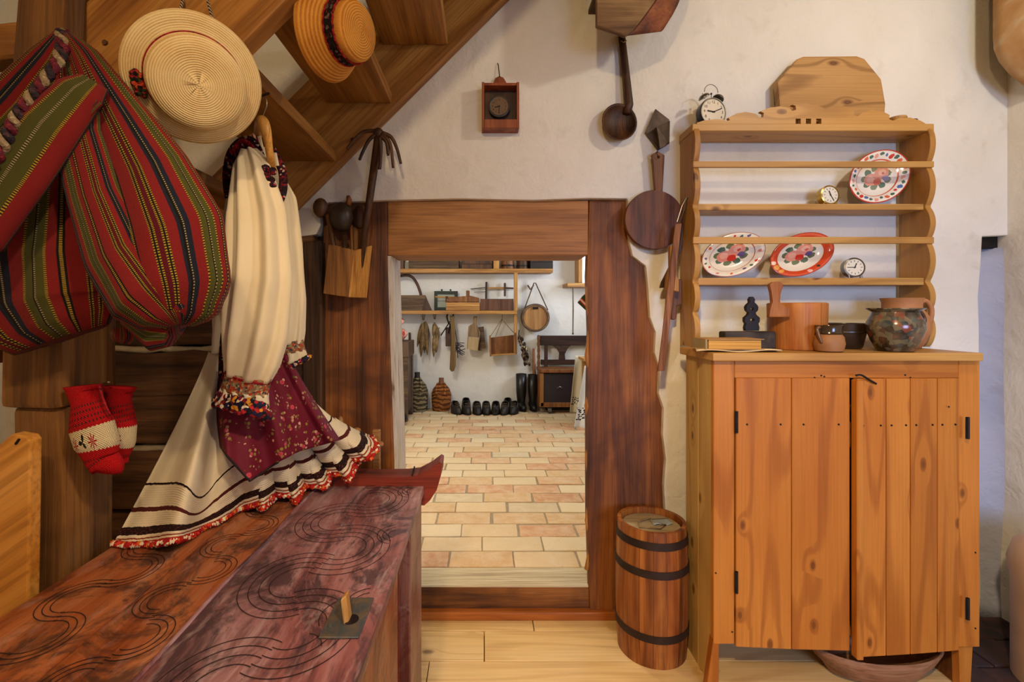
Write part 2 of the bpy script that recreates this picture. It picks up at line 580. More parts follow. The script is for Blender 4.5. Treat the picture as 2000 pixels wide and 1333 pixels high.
# right side: hearth flank, deep corner niche and hood
slab('wall_right', MAT['plaster'], XR, XR + 0.12, YB - 0.1, 2.3, 0, ZC + 0.1)
g = G()
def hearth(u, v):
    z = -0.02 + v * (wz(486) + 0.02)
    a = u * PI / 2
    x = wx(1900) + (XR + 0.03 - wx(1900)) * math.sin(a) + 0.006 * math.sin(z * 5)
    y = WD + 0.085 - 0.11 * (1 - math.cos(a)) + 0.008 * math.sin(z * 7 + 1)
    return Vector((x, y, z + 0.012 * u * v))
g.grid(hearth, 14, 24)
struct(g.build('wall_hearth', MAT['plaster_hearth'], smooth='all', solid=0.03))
g = G(); g.box(wx(1921), XR - 0.004, WD + 0.03, WD + 0.16, wz(484), wz(457))  # black block added to paint the deep shade at the top of the niche
g.build('niche_shade_block', MAT['iron'], bevel=0.004)
prop(bpy.data.objects['niche_shade_block'], 'black block standing in for the deep shade of the slot at the wall corner', 'slot')
# smoke hood bulge high in the corner
g = G()
def hood(u, v):
    a = -PI * 0.5 + u * PI
    c = P(2098, 20, 1.80)
    r = 0.245 * (1 - 0.75 * max(0, (v - 0.72) / 0.28) ** 2)
    return Vector((c.x + r * math.sin(a) * 1.0 - 0.0, c.y - r * math.cos(a) * 0.9 + 0.05, c.z + 0.42 - v * 0.72 + 0.05 * math.sin(u * PI) * v))
g.grid(hood, 20, 16)
mt = M('sooty_hood_plaster', 0.85, 0, 0.2)
n1 = mt.noise(mt.coord(rnd=False), 7, 5, 0.6, 0.3)
mt.base(mt.ramp(n1, [(0.3, '#a97a45'), (0.5, '#b98f5e'), (0.7, '#c9b28c')])); mt.bump(n1, 0.4, 0.02)
o = g.build('smoke_hood', mt.m, smooth='all', solid=0.02)
prop(o, 'smoke-browned plaster hood bulging from the wall high in the corner', 'hood')
# rounded stove flank at the very edge
g = G()
c = P(2106, 1200, 1.60)
g.lathe([(0.155, 0.0), (0.155, 0.32), (0.165, 0.40), (0.15, 0.46), (0.11, 0.50), (0.0, 0.51)], (c.x, c.y, 0), n=36)
o = g.build('clay_stove', plain('pink_clay_plaster', '#c7a48c', 0.8, 0, 0.1, 6, 0.3), smooth=True)
prop(o, 'rounded pinkish clay stove corner at the right edge of the room', 'stove')

# ------------------------------------------------------------------ plank floor
fl = G(); fl.box(XL, XR + 0.1, YB, 2.02, -0.10, -0.022)
FL = struct(fl.build('floor', plain('dark_floor_gap', '#2a1a0c', 0.9)))
y = YB
k = 0
while y < 1.985:
    w = min(0.165 + 0.03 * ((k * 37) % 5) / 5, 1.985 - y)
    jt = -0.6 + ((k * 53) % 17) / 10
    for (a, b) in ((XL, jt), (jt + 0.003, 1.62 if y > 1.0 else XR)):
        if b - a < 0.02: continue
        g = G(); g.box(a, b, y + 0.0015, y + w - 0.0015, -0.022, 0.0)
        g.build('floor_plank', MAT['floor'], FL, bevel=0.0015)
    y += w
    k += 1
# brick hearth floor in the right corner
HB = plain('dark_hearth_brick', '#4a2f28', 0.7, 0, 0.3, 10, 0.5, col2='#2d2226')
for j in range(7):
    for i in range(5):
        x0 = 1.625 + i * 0.142 - (0.07 if j % 2 else 0)
        y0 = 1.0 + j * 0.142
        if y0 + 0.138 > 2.02: continue
        g = G(); g.box(max(x0, 1.625), x0 + 0.138, y0, y0 + 0.138, -0.03, 0.002 + 0.006 * random.random())
        g.build('hearth_brick', HB, FL, bevel=0.004)

# ------------------------------------------------------------------ door frame
DF = thing('door_1', 'low doorway of heavy dark timber posts under a pale lintel', 'doorway', (0, 2.0, 0))
DF['kind'] = 'structure'; del DF['category']
D0, D1 = 1.985, 2.20
def loop_px(pts, d): return [(wx(a, d), wz(b, d)) for a, b in pts]
# left post
g = G()
v, f = flat_shape([loop_px([(632, 392), (757, 392), (758, 500), (760, 620), (766, 780), (770, 900), (773, 1203), (634, 1203), (629, 900), (630, 700), (628, 560)], D0)], D1 - D0)
g.add([p + Vector((0, (D0 + D1) / 2, 0)) for p in v], f)
g.build('post', MAT['post'], DF, bevel=0.008, seg=2, rough=0.004, rscale=6)
# right post, wider towards the floor
g = G()
v, f = flat_shape([loop_px([(1150, 388), (1236, 388), (1290, 500), (1320, 800), (1320, 1207), (1152, 1207), (1147, 1000), (1145, 800), (1149, 650), (1146, 540)], D0)], 0.05)
g.add([p + Vector((0, D0 + 0.025, 0)) for p in v], f)
g.build('post', MAT['post'], DF, bevel=0.014, seg=2, rough=0.004, rscale=6)
# hewn pale arris of the right post and painted jamb of the left one
g = G()
pts = [P(1150 + 4 * math.sin(i * 1.9), 505 + i * 32, D0 + 0.012) for i in range(20)]
g.tube(pts, [0.007 + 0.004 * random.random() for _ in pts], 6)
g.build('hewn_edge', MAT['post_edge'], DF, smooth='all')
g = G()
v, f = flat_shape([[(wx(757, D0), wz(500, D0)), (wx(758, D0) + 0.012, wz(500, D0)), (wx(770, D0) + 0.012, wz(910, D0)), (wx(774, D0) + 0.012, wz(1150, D0)), (wx(773, D0), wz(1150, D0)), (wx(770, D0), wz(900, D0)), (wx(760, D0), wz(620, D0))]], D1 - D0 - 0.004)
g.add([p + Vector((0, (D0 + D1) / 2, 0)) for p in v], f)
mt = M('flaking_whitewash', 0.8)
co = mt.coord(rnd=False)
n1 = mt.noise(mt.mapping(co, (30, 30, 5)), 1, 5, 0.65, 0.5)
mt.base(mt.ramp(n1, [(0.30, '#7b6450'), (0.42, '#c3b6a4'), (0.7, '#ddd6ca')])); mt.bump(n1, 0.4, 0.004)
g.build('whitewashed_jamb', mt.m, DF)
# lintel
g = G(); a = P(757, 392, D0); b = P(1149, 499, D0)
g.box(a.x, b.x, D0, D1, b.z, a.z)
g.build('lintel', MAT['lintel'], DF, bevel=0.006, seg=2, rough=0.002, rscale=5)
# sill beam and the narrow strip before it
BZ = CAMZ - (1145 - CY) * 2.0 / F            # level of the brick floor
g = G(); g.box(wx(640, 2.0), wx(1205, 2.0), 2.0, 2.10, 0, BZ - 0.002)
g.build('sill', MAT['sill'], DF, bevel=0.006, rough=0.003)
g = G(); g.box(wx(640, 1.98), wx(1212, 1.98), 1.965, 2.0, 0, 0.034)
g.build('floor_strip', wood('orange_strip_wood', '#7d3f14', '#a85f26', '#b97034', 'x', 1.0, 0.4, 0.15), DF, bevel=0.005, seg=2)
g = G(); g.box(wx(640, 2.0), wx(1160, 2.0), 2.002, 2.145, BZ - 0.03, BZ)
g.build('threshold', wood('grey_threshold_wood', '#9c8a66', '#b8a884', '#c9bb98', 'x', 1.0, 0.7, 0.4), DF, bevel=0.004, rough=0.001)
g = G(); g.box(wx(1300, D0), wx(1400, D0), D0 + 0.0, D1, 0, 0.06)
# inner (far) side of the back wall so that the far room is closed
g = G()
g.box(-2.2, wx(640), 2.13, 2.20, 0, 2.45).box(wx(1235), 2.4, 2.02, 2.20, 0, 2.45).box(wx(632), wx(1300), 2.13, 2.20, wz(392, 2.0), 2.45)
struct(g.build('wall_far_front', MAT['plaster_far']))

# ------------------------------------------------------------------ log wall left of the door
LW = thing('wall_log', 'dark hewn log wall with lime-filled joints', 'wall', (-1.2, 2.0, 0)); del LW['category']; LW['kind'] = 'structure'
g = G(); g.box(wx(62), wx(628), 2.02, 2.12, 0, wz(458))
g.build('backing', plain('dark_joint', '#1a110a', 0.9), LW)
rows = [(462, 565, 0), (567, 672, 1), (690, 774, 0), (776, 866, 1), (884, 998, 0), (1004, 1110, 1), (1116, 1225, 0)]
for (a, b, m_) in rows:
    g = G()
    g.box(wx(56), wx(634) - 0.045, 1.955 + 0.01 * random.random(), 2.05, wz(b + 2), wz(a - 2))
    g.build('log', MAT['log'], LW, bevel=0.018, seg=3, sub=6, rough=0.016, rscale=5, smooth=True)
for yy in (681, 875):
    g = G(); g.tube([P(55 + i * 26, yy - 3 + i * 0.45 + 2 * math.sin(i * 1.7), 1.985) for i in range(21)], [0.017 + 0.003 * math.sin(i * 2.3) for i in range(21)], 8)
    g.build('lime_joint', plain('lime_joint', '#b6a484', 0.9, 0, 0.15, 25, 0.6), LW, smooth='all')
# upright plank between the logs and the door post
g = G(); a = P(590, 470, 1.94); b = P(628, 1221, 1.94)
g.box(a.x, b.x, 1.94, 2.02, b.z, a.z)
g.build('upright_plank', wood('dark_upright_wood', '#23150b', '#49301a', '#5d4026', 'z', 1.2, 0.7, 0.5), LW, bevel=0.006, sub=3, rough=0.006)

# ------------------------------------------------------------------ staircase
ST = thing('staircase', 'steep open staircase of honey-brown planks rising under the ceiling', 'staircase', (-0.6, 1.5, 1.4))
SB, STP = -2.45, -2.905                    # x - z of the lower and upper stringer edge (in camera height terms)
def stringer(y0, y1, xa, zt):
    pts = [Vector((xa, y0, xa - SB)), Vector((zt + SB, y0, zt)), Vector((zt + STP, y0, zt)), Vector((xa, y0, xa - STP))]
    g = G(); g.prism(pts, (0, y1 - y0, 0))
    return g
stringer(1.094, 1.147, -0.915, 2.70).build('stringer', MAT['stair_d'], ST, bevel=0.006, seg=2)
stringer(1.90, 1.955, -1.15, 2.70).build('stringer', MAT['stair_d'], ST, bevel=0.006, seg=2)
TX, TZ = (766 - CX) * 1.90 / F, CAMZ - (202 - CY) * 1.90 / F
for k in range(-2, 3):
    x1 = TX + 0.222 * k; z0 = TZ + 0.232 * k
    if z0 > 2.66: continue
    g = G(); g.box(max(x1 - 0.262, -0.945), x1, 1.148, 1.899, z0, z0 + 0.038)
    g.build('tread', MAT['stair_y'], ST, bevel=0.004)
for (px, py) in ((205, 83), (215, 165), (262, 60)):
    g = G(); c = P(px, py, 1.092); g.lathe([(0.006, -0.002), (0.006, 0.002), (0.0, 0.002)], c, (0, -1, 0), 10)
    g.build('dowel', MAT['darkwood'], ST)
g = G(); c = P(688, 265, 1.9); g.lathe([(0.008, 0), (0.008, 0.003), (0, 0.003)], P(689, 273, 1.899), (0, -1, 0), 10)
g.build('knot_plug', MAT['darkwood'], ST)

# newel post left of the chest, with a thicker head block
PO = thing('newel_post', 'thick weathered square post carrying the stair foot beside the chest', 'post', (-1.02, 1.16, 0))
d1 = 1.10
def pxx(px, d=d1): return (px - CX) * d / F
g = G(); g.box(pxx(27), pxx(127), d1, 1.245, 0, CAMZ - (797 - CY) * d1 / F)
g.build('shaft', MAT['oldpost'], PO, bevel=0.012, seg=2, sub=4, rough=0.006, rscale=7, smooth=True)
g = G(); g.box(pxx(10), pxx(127) + 0.004, d1 - 0.012, 1.25, CAMZ - (795 - CY) * d1 / F, CAMZ + 0.40)
g.build('head_block', MAT['oldpost'], PO, bevel=0.012, seg=2, sub=4, rough=0.006, rscale=7, smooth=True)
g = G(); g.box(pxx(42), pxx(168), d1 - 0.02, 1.24, CAMZ + 0.40, ZC)
g.build('upper_shaft', MAT['oldpost'], PO, bevel=0.02, seg=2, sub=5, rough=0.012, rscale=9, smooth=True)
g = G(); g.tube([P(127 - i * 0.2, 690 + i * 60, d1 - 0.001) + Vector((0.004, 0, 0)) for i in range(7)], 0.0016, 4)
# rails tenoned into the post on its left
g = G(); a = P(-70, 60, 1.13); b = P(72, 50, 1.13)
ra_, rb_ = P(-90, 105, 1.15), P(66, 88, 1.15); g.bar(rb_ + (ra_ - rb_) * ((XL + 0.002 - rb_.x) / (ra_.x - rb_.x)), rb_, 0.06, 0.085)
prop(g.build('stair_rail', MAT['stair'], bevel=0.006), 'squared wooden rail running into the upper post', 'rail')
g = G(); ra_ = P(14, 690, 1.15); g.bar(Vector((XL + 0.002, ra_.y, ra_.z)), ra_, 0.05, 0.045)
prop(g.build('cross_rail', MAT['oldpost'], bevel=0.005), 'short cross rail tenoned into the post below the striped bags', 'rail')
# panel at the lower left edge
PB = thing('orange_end_panel', 'smooth orange wooden end board with sloping top standing against the post', 'panel', (-1.1, 1.0, 0))
g = G(); d = 1.0
v, f = flat_shape([[((px - CX) * d / F, CAMZ - (py - CY) * d / F) for px, py in ((-220, 985), (0, 868), (18, 852), (24, 848), (52, 853), (59, 862), (57, 1000), (50, 1400), (50, 1796), (-220, 1796))]], 0.028)
g.add([p + Vector((0, d + 0.014, 0)) for p in v], f)
g.build('side_panel', wood('smooth_orange_board', '#b87428', '#cf8f3d', '#dca255', 'x', 0.8, 0.45, 0.1, rot=(0, 0.6, 0)), PB, bevel=0.004, seg=2)
g = G(); g.bar(P(31, 868, 0.999), P(38, 858, 0.999), 0.004, 0.004); g.build('nail', MAT['iron'], PB)

# ================================================================== far room shell
FW = 5.68                                   # far wall
slab('wall_far', MAT['plaster_far'], -2.2, 2.4, FW, FW + 0.12, BZ - 0.1, 2.45)
slab('wall_far_left', MAT['plaster_far'], -1.72, -1.60, 2.13, FW, BZ - 0.1, 2.45)
# right wall of the far room with its window gap
g = G()
XF = 1.62
g.box(XF, XF + 0.25, 2.13, 4.1, BZ - 0.1, 2.45).box(XF, XF + 0.25, 5.1, FW, BZ - 0.1, 2.45).box(XF, XF + 0.25, 4.1, 5.1, BZ - 0.1, 1.35).box(XF, XF + 0.25, 4.1, 5.1, 2.05, 2.45)
struct(g.build('wall_far_right', MAT['plaster_far']))
slab('ceiling_far', MAT['plaster_far'], -1.8, 2.4, 2.12, FW + 0.1, 2.42, 2.52)
FF = G(); FF.box(-1.7, 1.7, 2.10, FW, BZ - 0.09, BZ - 0.006)
FF = struct(FF.build('floor_far', plain('sandy_floor_joint', '#9c8c70', 0.9, 0, 0.15, 40, 0.5)))
mt = M('floor_brick', 0.72, 0, 0.3)
oi = mt.n('ShaderNodeObjectInfo')
c = mt.ramp(oi.outputs['Random'], [(0.0, '#cba575'), (0.16, '#d6b98c'), (0.3, '#c8946a'), (0.42, '#d5bd92'), (0.56, '#cda478'), (0.70, '#d9c59e'), (0.84, '#c08c62'), (0.91, '#c9b591'), (0.975, '#97836c')], 'CONSTANT')
co = mt.coord()
n1 = mt.noise(mt.mapping(co, (14,) * 3), 1, 6, 0.7, 0.3)
n2 = mt.noise(mt.mapping(co, (90,) * 3), 1, 3, 0.6)
c = mt.mix(mt.ramp(n1, [(0.35, (0, 0, 0, 1)), (0.75, (0.75, 0.75, 0.75, 1))]), c, '#dcc7a4')
c = mt.mix(mt.ramp(n2, [(0.62, (0, 0, 0, 1)), (0.75, (0.5, 0.5, 0.5, 1))]), c, '#94704e')
mt.base(c); mt.bump(mt.math('ADD', n1, mt.math('MULTIPLY', n2, 0.5)), 0.35, 0.006)
BR = mt.m
variants = []
for q in range(5):
    g = G(); g.box(-0.146, 0.146, -0.069, 0.069, BZ - 0.05, BZ)
    o = g.build('brick', BR, FF, bevel=0.006, seg=2, sub=1, rough=0.0035, rscale=12, smooth=True, origin=(0, 0, 0))
    variants.append(o.data)
    bpy.data.objects.remove(o)
yy = 2.148 + 0.071
row = 0
rnd = random.Random(3)
while yy < FW + 0.02:
    half = min(1.6, 0.18 + max(0.50, 0.235 * yy))
    sh = (0.0, 0.15, 0.05, 0.2)[row % 4] + rnd.uniform(-0.02, 0.02)
    i = -6
    while i < 7:
        x = sh + i * 0.301 + rnd.uniform(-0.004, 0.004)
        if -half - 0.05 < x < half + 0.12 and (yy + 0.07 < FW + 0.06):
            o = bpy.data.objects.new('brick', rnd.choice(variants))
            COL.objects.link(o)
            o.parent = FF
            o.location = Vector((x, yy, rnd.uniform(-0.002, 0.002))) - worigin(FF)
            o.rotation_euler = (rnd.uniform(-0.006, 0.006), rnd.uniform(-0.006, 0.006), rnd.uniform(-0.012, 0.012) + (PI if rnd.random() < 0.5 else 0))
        i += 1
    yy += 0.1465
    row += 1
# ================================================================== pine cabinet
DC = 1.60
def cx_(px, d=DC): return (px - CX) * d / F
def cz_(py, d=DC): return CAMZ - (py - CY) * d / F
CAB = thing('pine_cabinet', 'honey-coloured pine cabinet with two plank doors below the plate rack', 'cabinet', (1.22, 1.7, 0))
zt = cz_(690, 1.575)                      # top of the worktop
zb = cz_(1262)
x0, x1 = cx_(1394), cx_(1914)
YBK = 1.825
g = G(); g.box(cx_(1393, 1.575), cx_(1921, 1.575), 1.575, 1.845, zt - 0.027, zt)
g.build('cabinet_top', MAT['hutch'], CAB, bevel=0.004, seg=2, rough=0.0012, rscale=6)
# left side of two planks which run down into the foot
ym = 1.72
for (a, b) in ((DC + 0.022, ym - 0.001), (ym + 0.001, YBK)):
    g = G(); g.box(x0 + 0.002, x0 + 0.024, a, b, 0.0 if a < 1.7 else 0.0, zt - 0.028)
    g.build('side_plank', MAT['pine_side'], CAB, bevel=0.002)
g = G(); g.box(x1 - 0.024, x1 - 0.002, DC + 0.022, YBK, 0.16, zt - 0.028)
g.build('side_plank', MAT['pine_side'], CAB, bevel=0.002)
g = G(); g.box(x0 + 0.024, x1 - 0.024, YBK - 0.015, YBK, 0.16, zt - 0.028)
g.build('back_panel', MAT['pine'], CAB)
g = G(); g.box(x0 + 0.024, x1 - 0.024, DC + 0.03, YBK - 0.015, zb + 0.015, zb + 0.033)
g.build('bottom_board', MAT['pine_h'], CAB)
# face frame
g = G(); g.box(x0, cx_(1435) - 0.001, DC, DC + 0.022, zb + 0.005, zt - 0.028); g.build('stile', MAT['pine'], CAB, bevel=0.002)
g = G(); g.box(cx_(1873), x1, DC, DC + 0.022, zb - 0.005, zt - 0.028); g.build('stile', MAT['pine'], CAB, bevel=0.002)
g = G(); g.box(cx_(1435), cx_(1873) - 0.001, DC, DC + 0.022, cz_(739), zt - 0.028); g.build('top_rail', MAT['pine_h'], CAB, bevel=0.002)
# feet
g = G(); v, f = flat_shape([[(cx_(1380), 0), (cx_(1404), 0), (cx_(1405), zb + 0.02), (x0, zb + 0.02)]], 0.03)
g.add([p + Vector((0, DC + 0.016, 0)) for p in v], f); g.build('foot', MAT['pine'], CAB, bevel=0.002)
g = G(); g.prism([Vector((x1 - 0.055, DC + 0.01, 0)), Vector((x1 - 0.02, DC + 0.01, 0)), Vector((x1 - 0.012, DC + 0.01, zb)), Vector((x1 - 0.06, DC + 0.01, zb))], (0, 0.03, 0))
g.build('foot', MAT['pine'], CAB, bevel=0.002)
g = G(); g.prism([Vector((x1 - 0.05, DC + 0.04, 0)), Vector((x1 - 0.05, YBK - 0.02, 0)), Vector((x1 - 0.02, YBK, 0.2)), Vector((x1 - 0.02, DC + 0.04, 0.2))], (0.018, 0, 0))
g.build('foot_board', MAT['brownwood'], CAB, bevel=0.002)

def door(pxs, ytop, ybots, dd, swing, hinge_px, hinge_ys):
    """door of planks; parts: one board carrying planks, hinges and nails as sub-parts"""
    first = None
    g = G(); g.box(cx_(pxs[0]) + 0.02, cx_(pxs[-1]) - 0.02, DC + 0.0225, DC + 0.04, cz_(880), cz_(830)); 
    dr = g.build('door', MAT['pine_h'], CAB)
    n = len(pxs) - 1
    for i in range(n):
        a, b = cx_(pxs[i]), cx_(pxs[i + 1])
        ya = DC - dd + swing * i / n; yb = DC - dd + swing * (i + 1) / n
        g = G()
        z1_, z0_ = cz_(ytop), cz_(ybots[i]); z0b = cz_(ybots[i + 1])
        g.add([(a + .0012, ya, z0_), (b - .0012, yb, z0b), (b - .0012, yb, z1_), (a + .0012, ya, z1_),
               (a + .0012, ya + .02, z0_), (b - .0012, yb + .02, z0b), (b - .0012, yb + .02, z1_), (a + .0012, ya + .02, z1_)],
              [(0, 1, 2, 3), (7, 6, 5, 4), (0, 4, 5, 1), (1, 5, 6, 2), (2, 6, 7, 3), (3, 7, 4, 0)])
        g.build('plank', MAT['pine'], dr, bevel=0.002)
        for t in (0.2, 0.8):
            g = G(); g.lathe([(0.0035, 0), (0.003, 0.002), (0, 0.0022)], (a + (b - a) * t, ya + (yb - ya) * t, cz_(829)), (0, -1, 0), 8)
            g.build('nail', MAT['iron'], dr)
    for hy in hinge_ys:
        g = G(); g.tube([(cx_(hinge_px), DC - dd - 0.003, cz_(hy)), (cx_(hinge_px), DC - dd - 0.003, cz_(hy + 42))], 0.0045, 8)
        g.box(cx_(hinge_px) - 0.006, cx_(hinge_px) + 0.003, DC - dd - 0.004, DC - dd, cz_(hy + 42), cz_(hy))
        g.build('hinge', MAT['iron'], dr)
    return dr
door([1436, 1545, 1659], 739, [1263, 1268, 1271], 0.004, 0.0, 1437, (803, 1115))
dr = door([1664, 1723, 1772, 1827, 1872], 739, [1276, 1275, 1274, 1272, 1270], 0.022, 0.018, 1876, (812, 1160))
g = G(); g.box(cx_(1661), cx_(1674), DC - 0.03, DC - 0.001, cz_(1279), cz_(741)); g.build('edge_batten', MAT['pine'], dr, bevel=0.003, rough=0.001)
g = G(); g.tube(catmull([P(1671, 734, DC - 0.03), P(1682, 733, DC - 0.035), P(1697, 742, DC - 0.032), P(1711, 750, DC - 0.026)], 4), [0.0035] * 13, 6); g.build('leather_loop', MAT['iron'], dr, smooth='all')
for (px, py) in ((1610, 736), (1604, 734), (1591, 738), (1768, 733), (1778, 738), (1905, 1080), (1905, 1228), (1398, 1120), (1430, 1235), (1853, 795)):
    g = G(); g.lathe([(0.003, 0), (0.0025, 0.0015), (0, 0.002)], P(px, py, DC - 0.0005 - (0.014 if px == 1853 else 0)), (0, -1, 0), 8); g.build('nail', MAT['iron'], CAB)

# ================================================================== plate rack
DH, DHB = 1.83, 1.945
def hx(px, d=DH): return (px - CX) * d / F
def hz(py, d=DH): return CAMZ - (py - CY) * d / F
RK = thing('plate_rack', 'pale pine plate rack with scalloped sides and carved crest on the cabinet', 'plate rack', (1.26, 1.90, zt))
xl, xr = hx(1352), hx(1806)
def side(xa, xb):
    pts = []
    n = 96
    zt_, zb_ = hz(243), zt + 0.001
    nodes = [hz(243), hz(323), hz(404), hz(470), hz(550), hz(612), zb_]
    for i in range(n + 1):
        z = zt_ + (zb_ - zt_) * i / n
        for a, b in zip(nodes, nodes[1:]):
            if b - 1e-6 <= z <= a + 1e-6:
                k = (a - z) / (a - b)
                yv = DH + 0.002 - 0.026 * (math.sin(PI * k) ** 0.7 if 0 < k < 1 else 0)
                break
        pts.append(Vector((xa, yv, z)))
    pts += [Vector((xa, DHB, zb_)), Vector((xa, DHB, zt_))]
    g = G(); g.prism(pts, (xb - xa, 0, 0))
    return g
side(xl, xl + 0.022).build('side_board', MAT['hutch_z'], RK, bevel=0.0015)
side(xr, xr + 0.022).build('side_board', MAT['hutch_z'], RK, bevel=0.0015)
xi0, xi1 = xl + 0.0225, xr - 0.0005
g = G(); g.box(xl - 0.004, xr + 0.026, DH - 0.012, DHB, hz(258), hz(244)); g.build('shelf_board', MAT['hutch'], RK, bevel=0.002)
for (a, b) in ((398, 410), (543, 557)):
    g = G(); g.box(xi0, xi1, DH + 0.002, DHB, hz(b), hz(a)); g.build('shelf_board', MAT['hutch'], RK, bevel=0.003, seg=2, rough=0.001)
for (a, b) in ((317, 329), (464, 477)):
    g = G(); g.box(xl - 0.002, xr + 0.024, DH - 0.014, DH, hz(b), hz(a)); g.build('rail', MAT['hutch'], RK, bevel=0.003, seg=2)
# crest: waves with round bites and three square holes
top = [(1360, 241), (1372, 237), (1395, 234), (1412, 235), (1417, 238), (1424, 236), (1421, 231), (1437, 223), (1455, 220), (1475, 224), (1482, 231), (1489, 230), (1490, 222), (1483, 219), (1500, 212), (1522, 209), (1540, 212), (1545, 218), (1553, 216), (1552, 208), (1545, 206), (1570, 203), (1592, 207), (1606, 212), (1610, 217), (1620, 214), (1640, 208), (1660, 211), (1667, 219), (1664, 226), (1672, 228), (1682, 222), (1700, 216), (1722, 219), (1735, 226), (1734, 234), (1741, 237), (1752, 233), (1775, 231), (1795, 237), (1804, 242)]
lp = [(hx(a), hz(b)) for a, b in top] + [(hx(1804), hz(244.5)), (hx(1360), hz(244.5))]
holes = [[(hx(c - 5), hz(244)), (hx(c + 5), hz(244)), (hx(c + 5), hz(233)), (hx(c - 5), hz(233))] for c in (1557, 1577, 1597)]
v, f = flat_shape([lp] + holes, 0.016)
g = G(); g.add([p + Vector((0, DH + 0.002, 0)) for p in v], f); g.build('crest', MAT['hutch'], RK)

# ------------------------------------------------------------------ plates
def blob_material(name, base, rings, blobs, wob=0.05):
    """glazed plate; coordinates on the unit disc from the UV map; rings (r0, r1, colour, angle limits), blobs (x, y, r, colour)"""
    m = M(name, 0.15, 0, 0.6)
    tc = m.n('ShaderNodeTexCoord')
    nz = m.n('ShaderNodeTexNoise'); nz.inputs['Scale'].default_value = 9; nz.inputs['Detail'].default_value = 3
    m.l(tc.outputs['UV'], nz.inputs['Vector'])
    sb = m.n('ShaderNodeVectorMath', operation='SUBTRACT'); sb.inputs[1].default_value = (0.5, 0.5, 0.5); m.l(nz.outputs['Color'], sb.inputs[0])
    sc = m.n('ShaderNodeVectorMath', operation='SCALE'); sc.inputs['Scale'].default_value = wob * 2; m.l(sb.outputs[0], sc.inputs[0])
    ad = m.n('ShaderNodeVectorMath', operation='ADD'); m.l(tc.outputs['UV'], ad.inputs[0]); m.l(sc.outputs[0], ad.inputs[1])
    ln = m.n('ShaderNodeVectorMath', operation='LENGTH'); m.l(tc.outputs['UV'], ln.inputs[0])
    sx = m.n('ShaderNodeSeparateXYZ'); m.l(tc.outputs['UV'], sx.inputs[0])
    c = C(base)
    for (r0, r1, col) in rings:
        k = m.math('MULTIPLY', m.math('GREATER_THAN', ln.outputs['Value'], r0), m.math('LESS_THAN', ln.outputs['Value'], r1))
        c = m.mix(k, c, col)
    for (x, y, r, col) in blobs:
        dn = m.n('ShaderNodeVectorMath', operation='DISTANCE'); m.l(ad.outputs[0], dn.inputs[0]); dn.inputs[1].default_value = (x, y, 0)
        c = m.mix(m.math('LESS_THAN', dn.outputs['Value'], r), c, col)
    m.base(c)
    return m.m
rp = random.Random(5)
def bouquet(cx, cy, s, pal):
    b = []
    for i in range(9):
        a = i * 2 * PI / 9 + 0.3
        b.append((cx + math.cos(a) * 0.29 * s, cy + math.sin(a) * 0.26 * s, 0.085 * s, pal[0] if i % 2 else pal[1]))
    for (x, y, r, c) in ((-0.13, -0.04, 0.17, pal[2]), (0.12, 0.1, 0.18, pal[2]), (0.02, -0.12, 0.10, pal[3]), (-0.15, -0.02, 0.09, pal[4]), (0.13, 0.13, 0.09, pal[4]), (0.22, -0.05, 0.08, pal[5]), (0.16, 0.1, 0.04, pal[3])):
        b.append((cx + x * s, cy + y * s, r * s, c))
    return b
def rimflowers(cols, n=26, r=0.85, s=0.055):
    b = []
    for i in range(n):
        a = 2 * PI * i / n
        b.append((math.cos(a) * (r + 0.03 * math.sin(i * 2.1)), math.sin(a) * (r + 0.03 * math.sin(i * 2.1)), s * (0.8 + 0.5 * rp.random()), cols[(i * 5) % len(cols)]))
    return b
GP = ('#4a6350', '#5c6b4a', '#d98a78', '#c8362a', '#e3a893', '#5b4a78')
pm1 = blob_material('flower_plate_glaze', '#ece4d6', [(0.955, 1.1, '#c8472e'), (0.665, 0.70, '#cf5a3a')], rimflowers(['#4e6e5c', '#d9673f', '#5470a8', '#4e6e5c', '#c8362a', '#e7a08c', '#47604e'], 30, 0.835, 0.06) + bouquet(0, 0.02, 1.35, ('#5f7a66', '#7d8a70', '#dd9a86', '#c96f5c', '#e7b5a2', '#8f87a5')))
pm2 = blob_material('rose_plate_glaze', '#e6dcc8', [(0.97, 1.1, '#b3685a'), (0.70, 0.72, '#b3483f')], rimflowers(['#d98a78', '#4a6350', '#e0642f', '#ece0cc', '#6a5a80', '#ece0cc', '#c8362a', '#ece0cc'], 24, 0.85, 0.055) + bouquet(-0.02, 0.08, 1.5, GP))
pm3 = blob_material('red_rim_plate_glaze', '#e6dcc8', [(0.72, 0.97, '#cf4a28'), (0.97, 1.1, '#a8402a')], [(-0.75, -0.42, 0.11, '#e0a04a'), (-0.86, -0.2, 0.09, '#efd9c0'), (-0.6, -0.62, 0.1, '#e0a04a'), (0.3, -0.8, 0.08, '#e9b5a5'), (0.55, -0.65, 0.06, '#4a3a2a')] + bouquet(-0.02, 0.1, 1.45, GP))
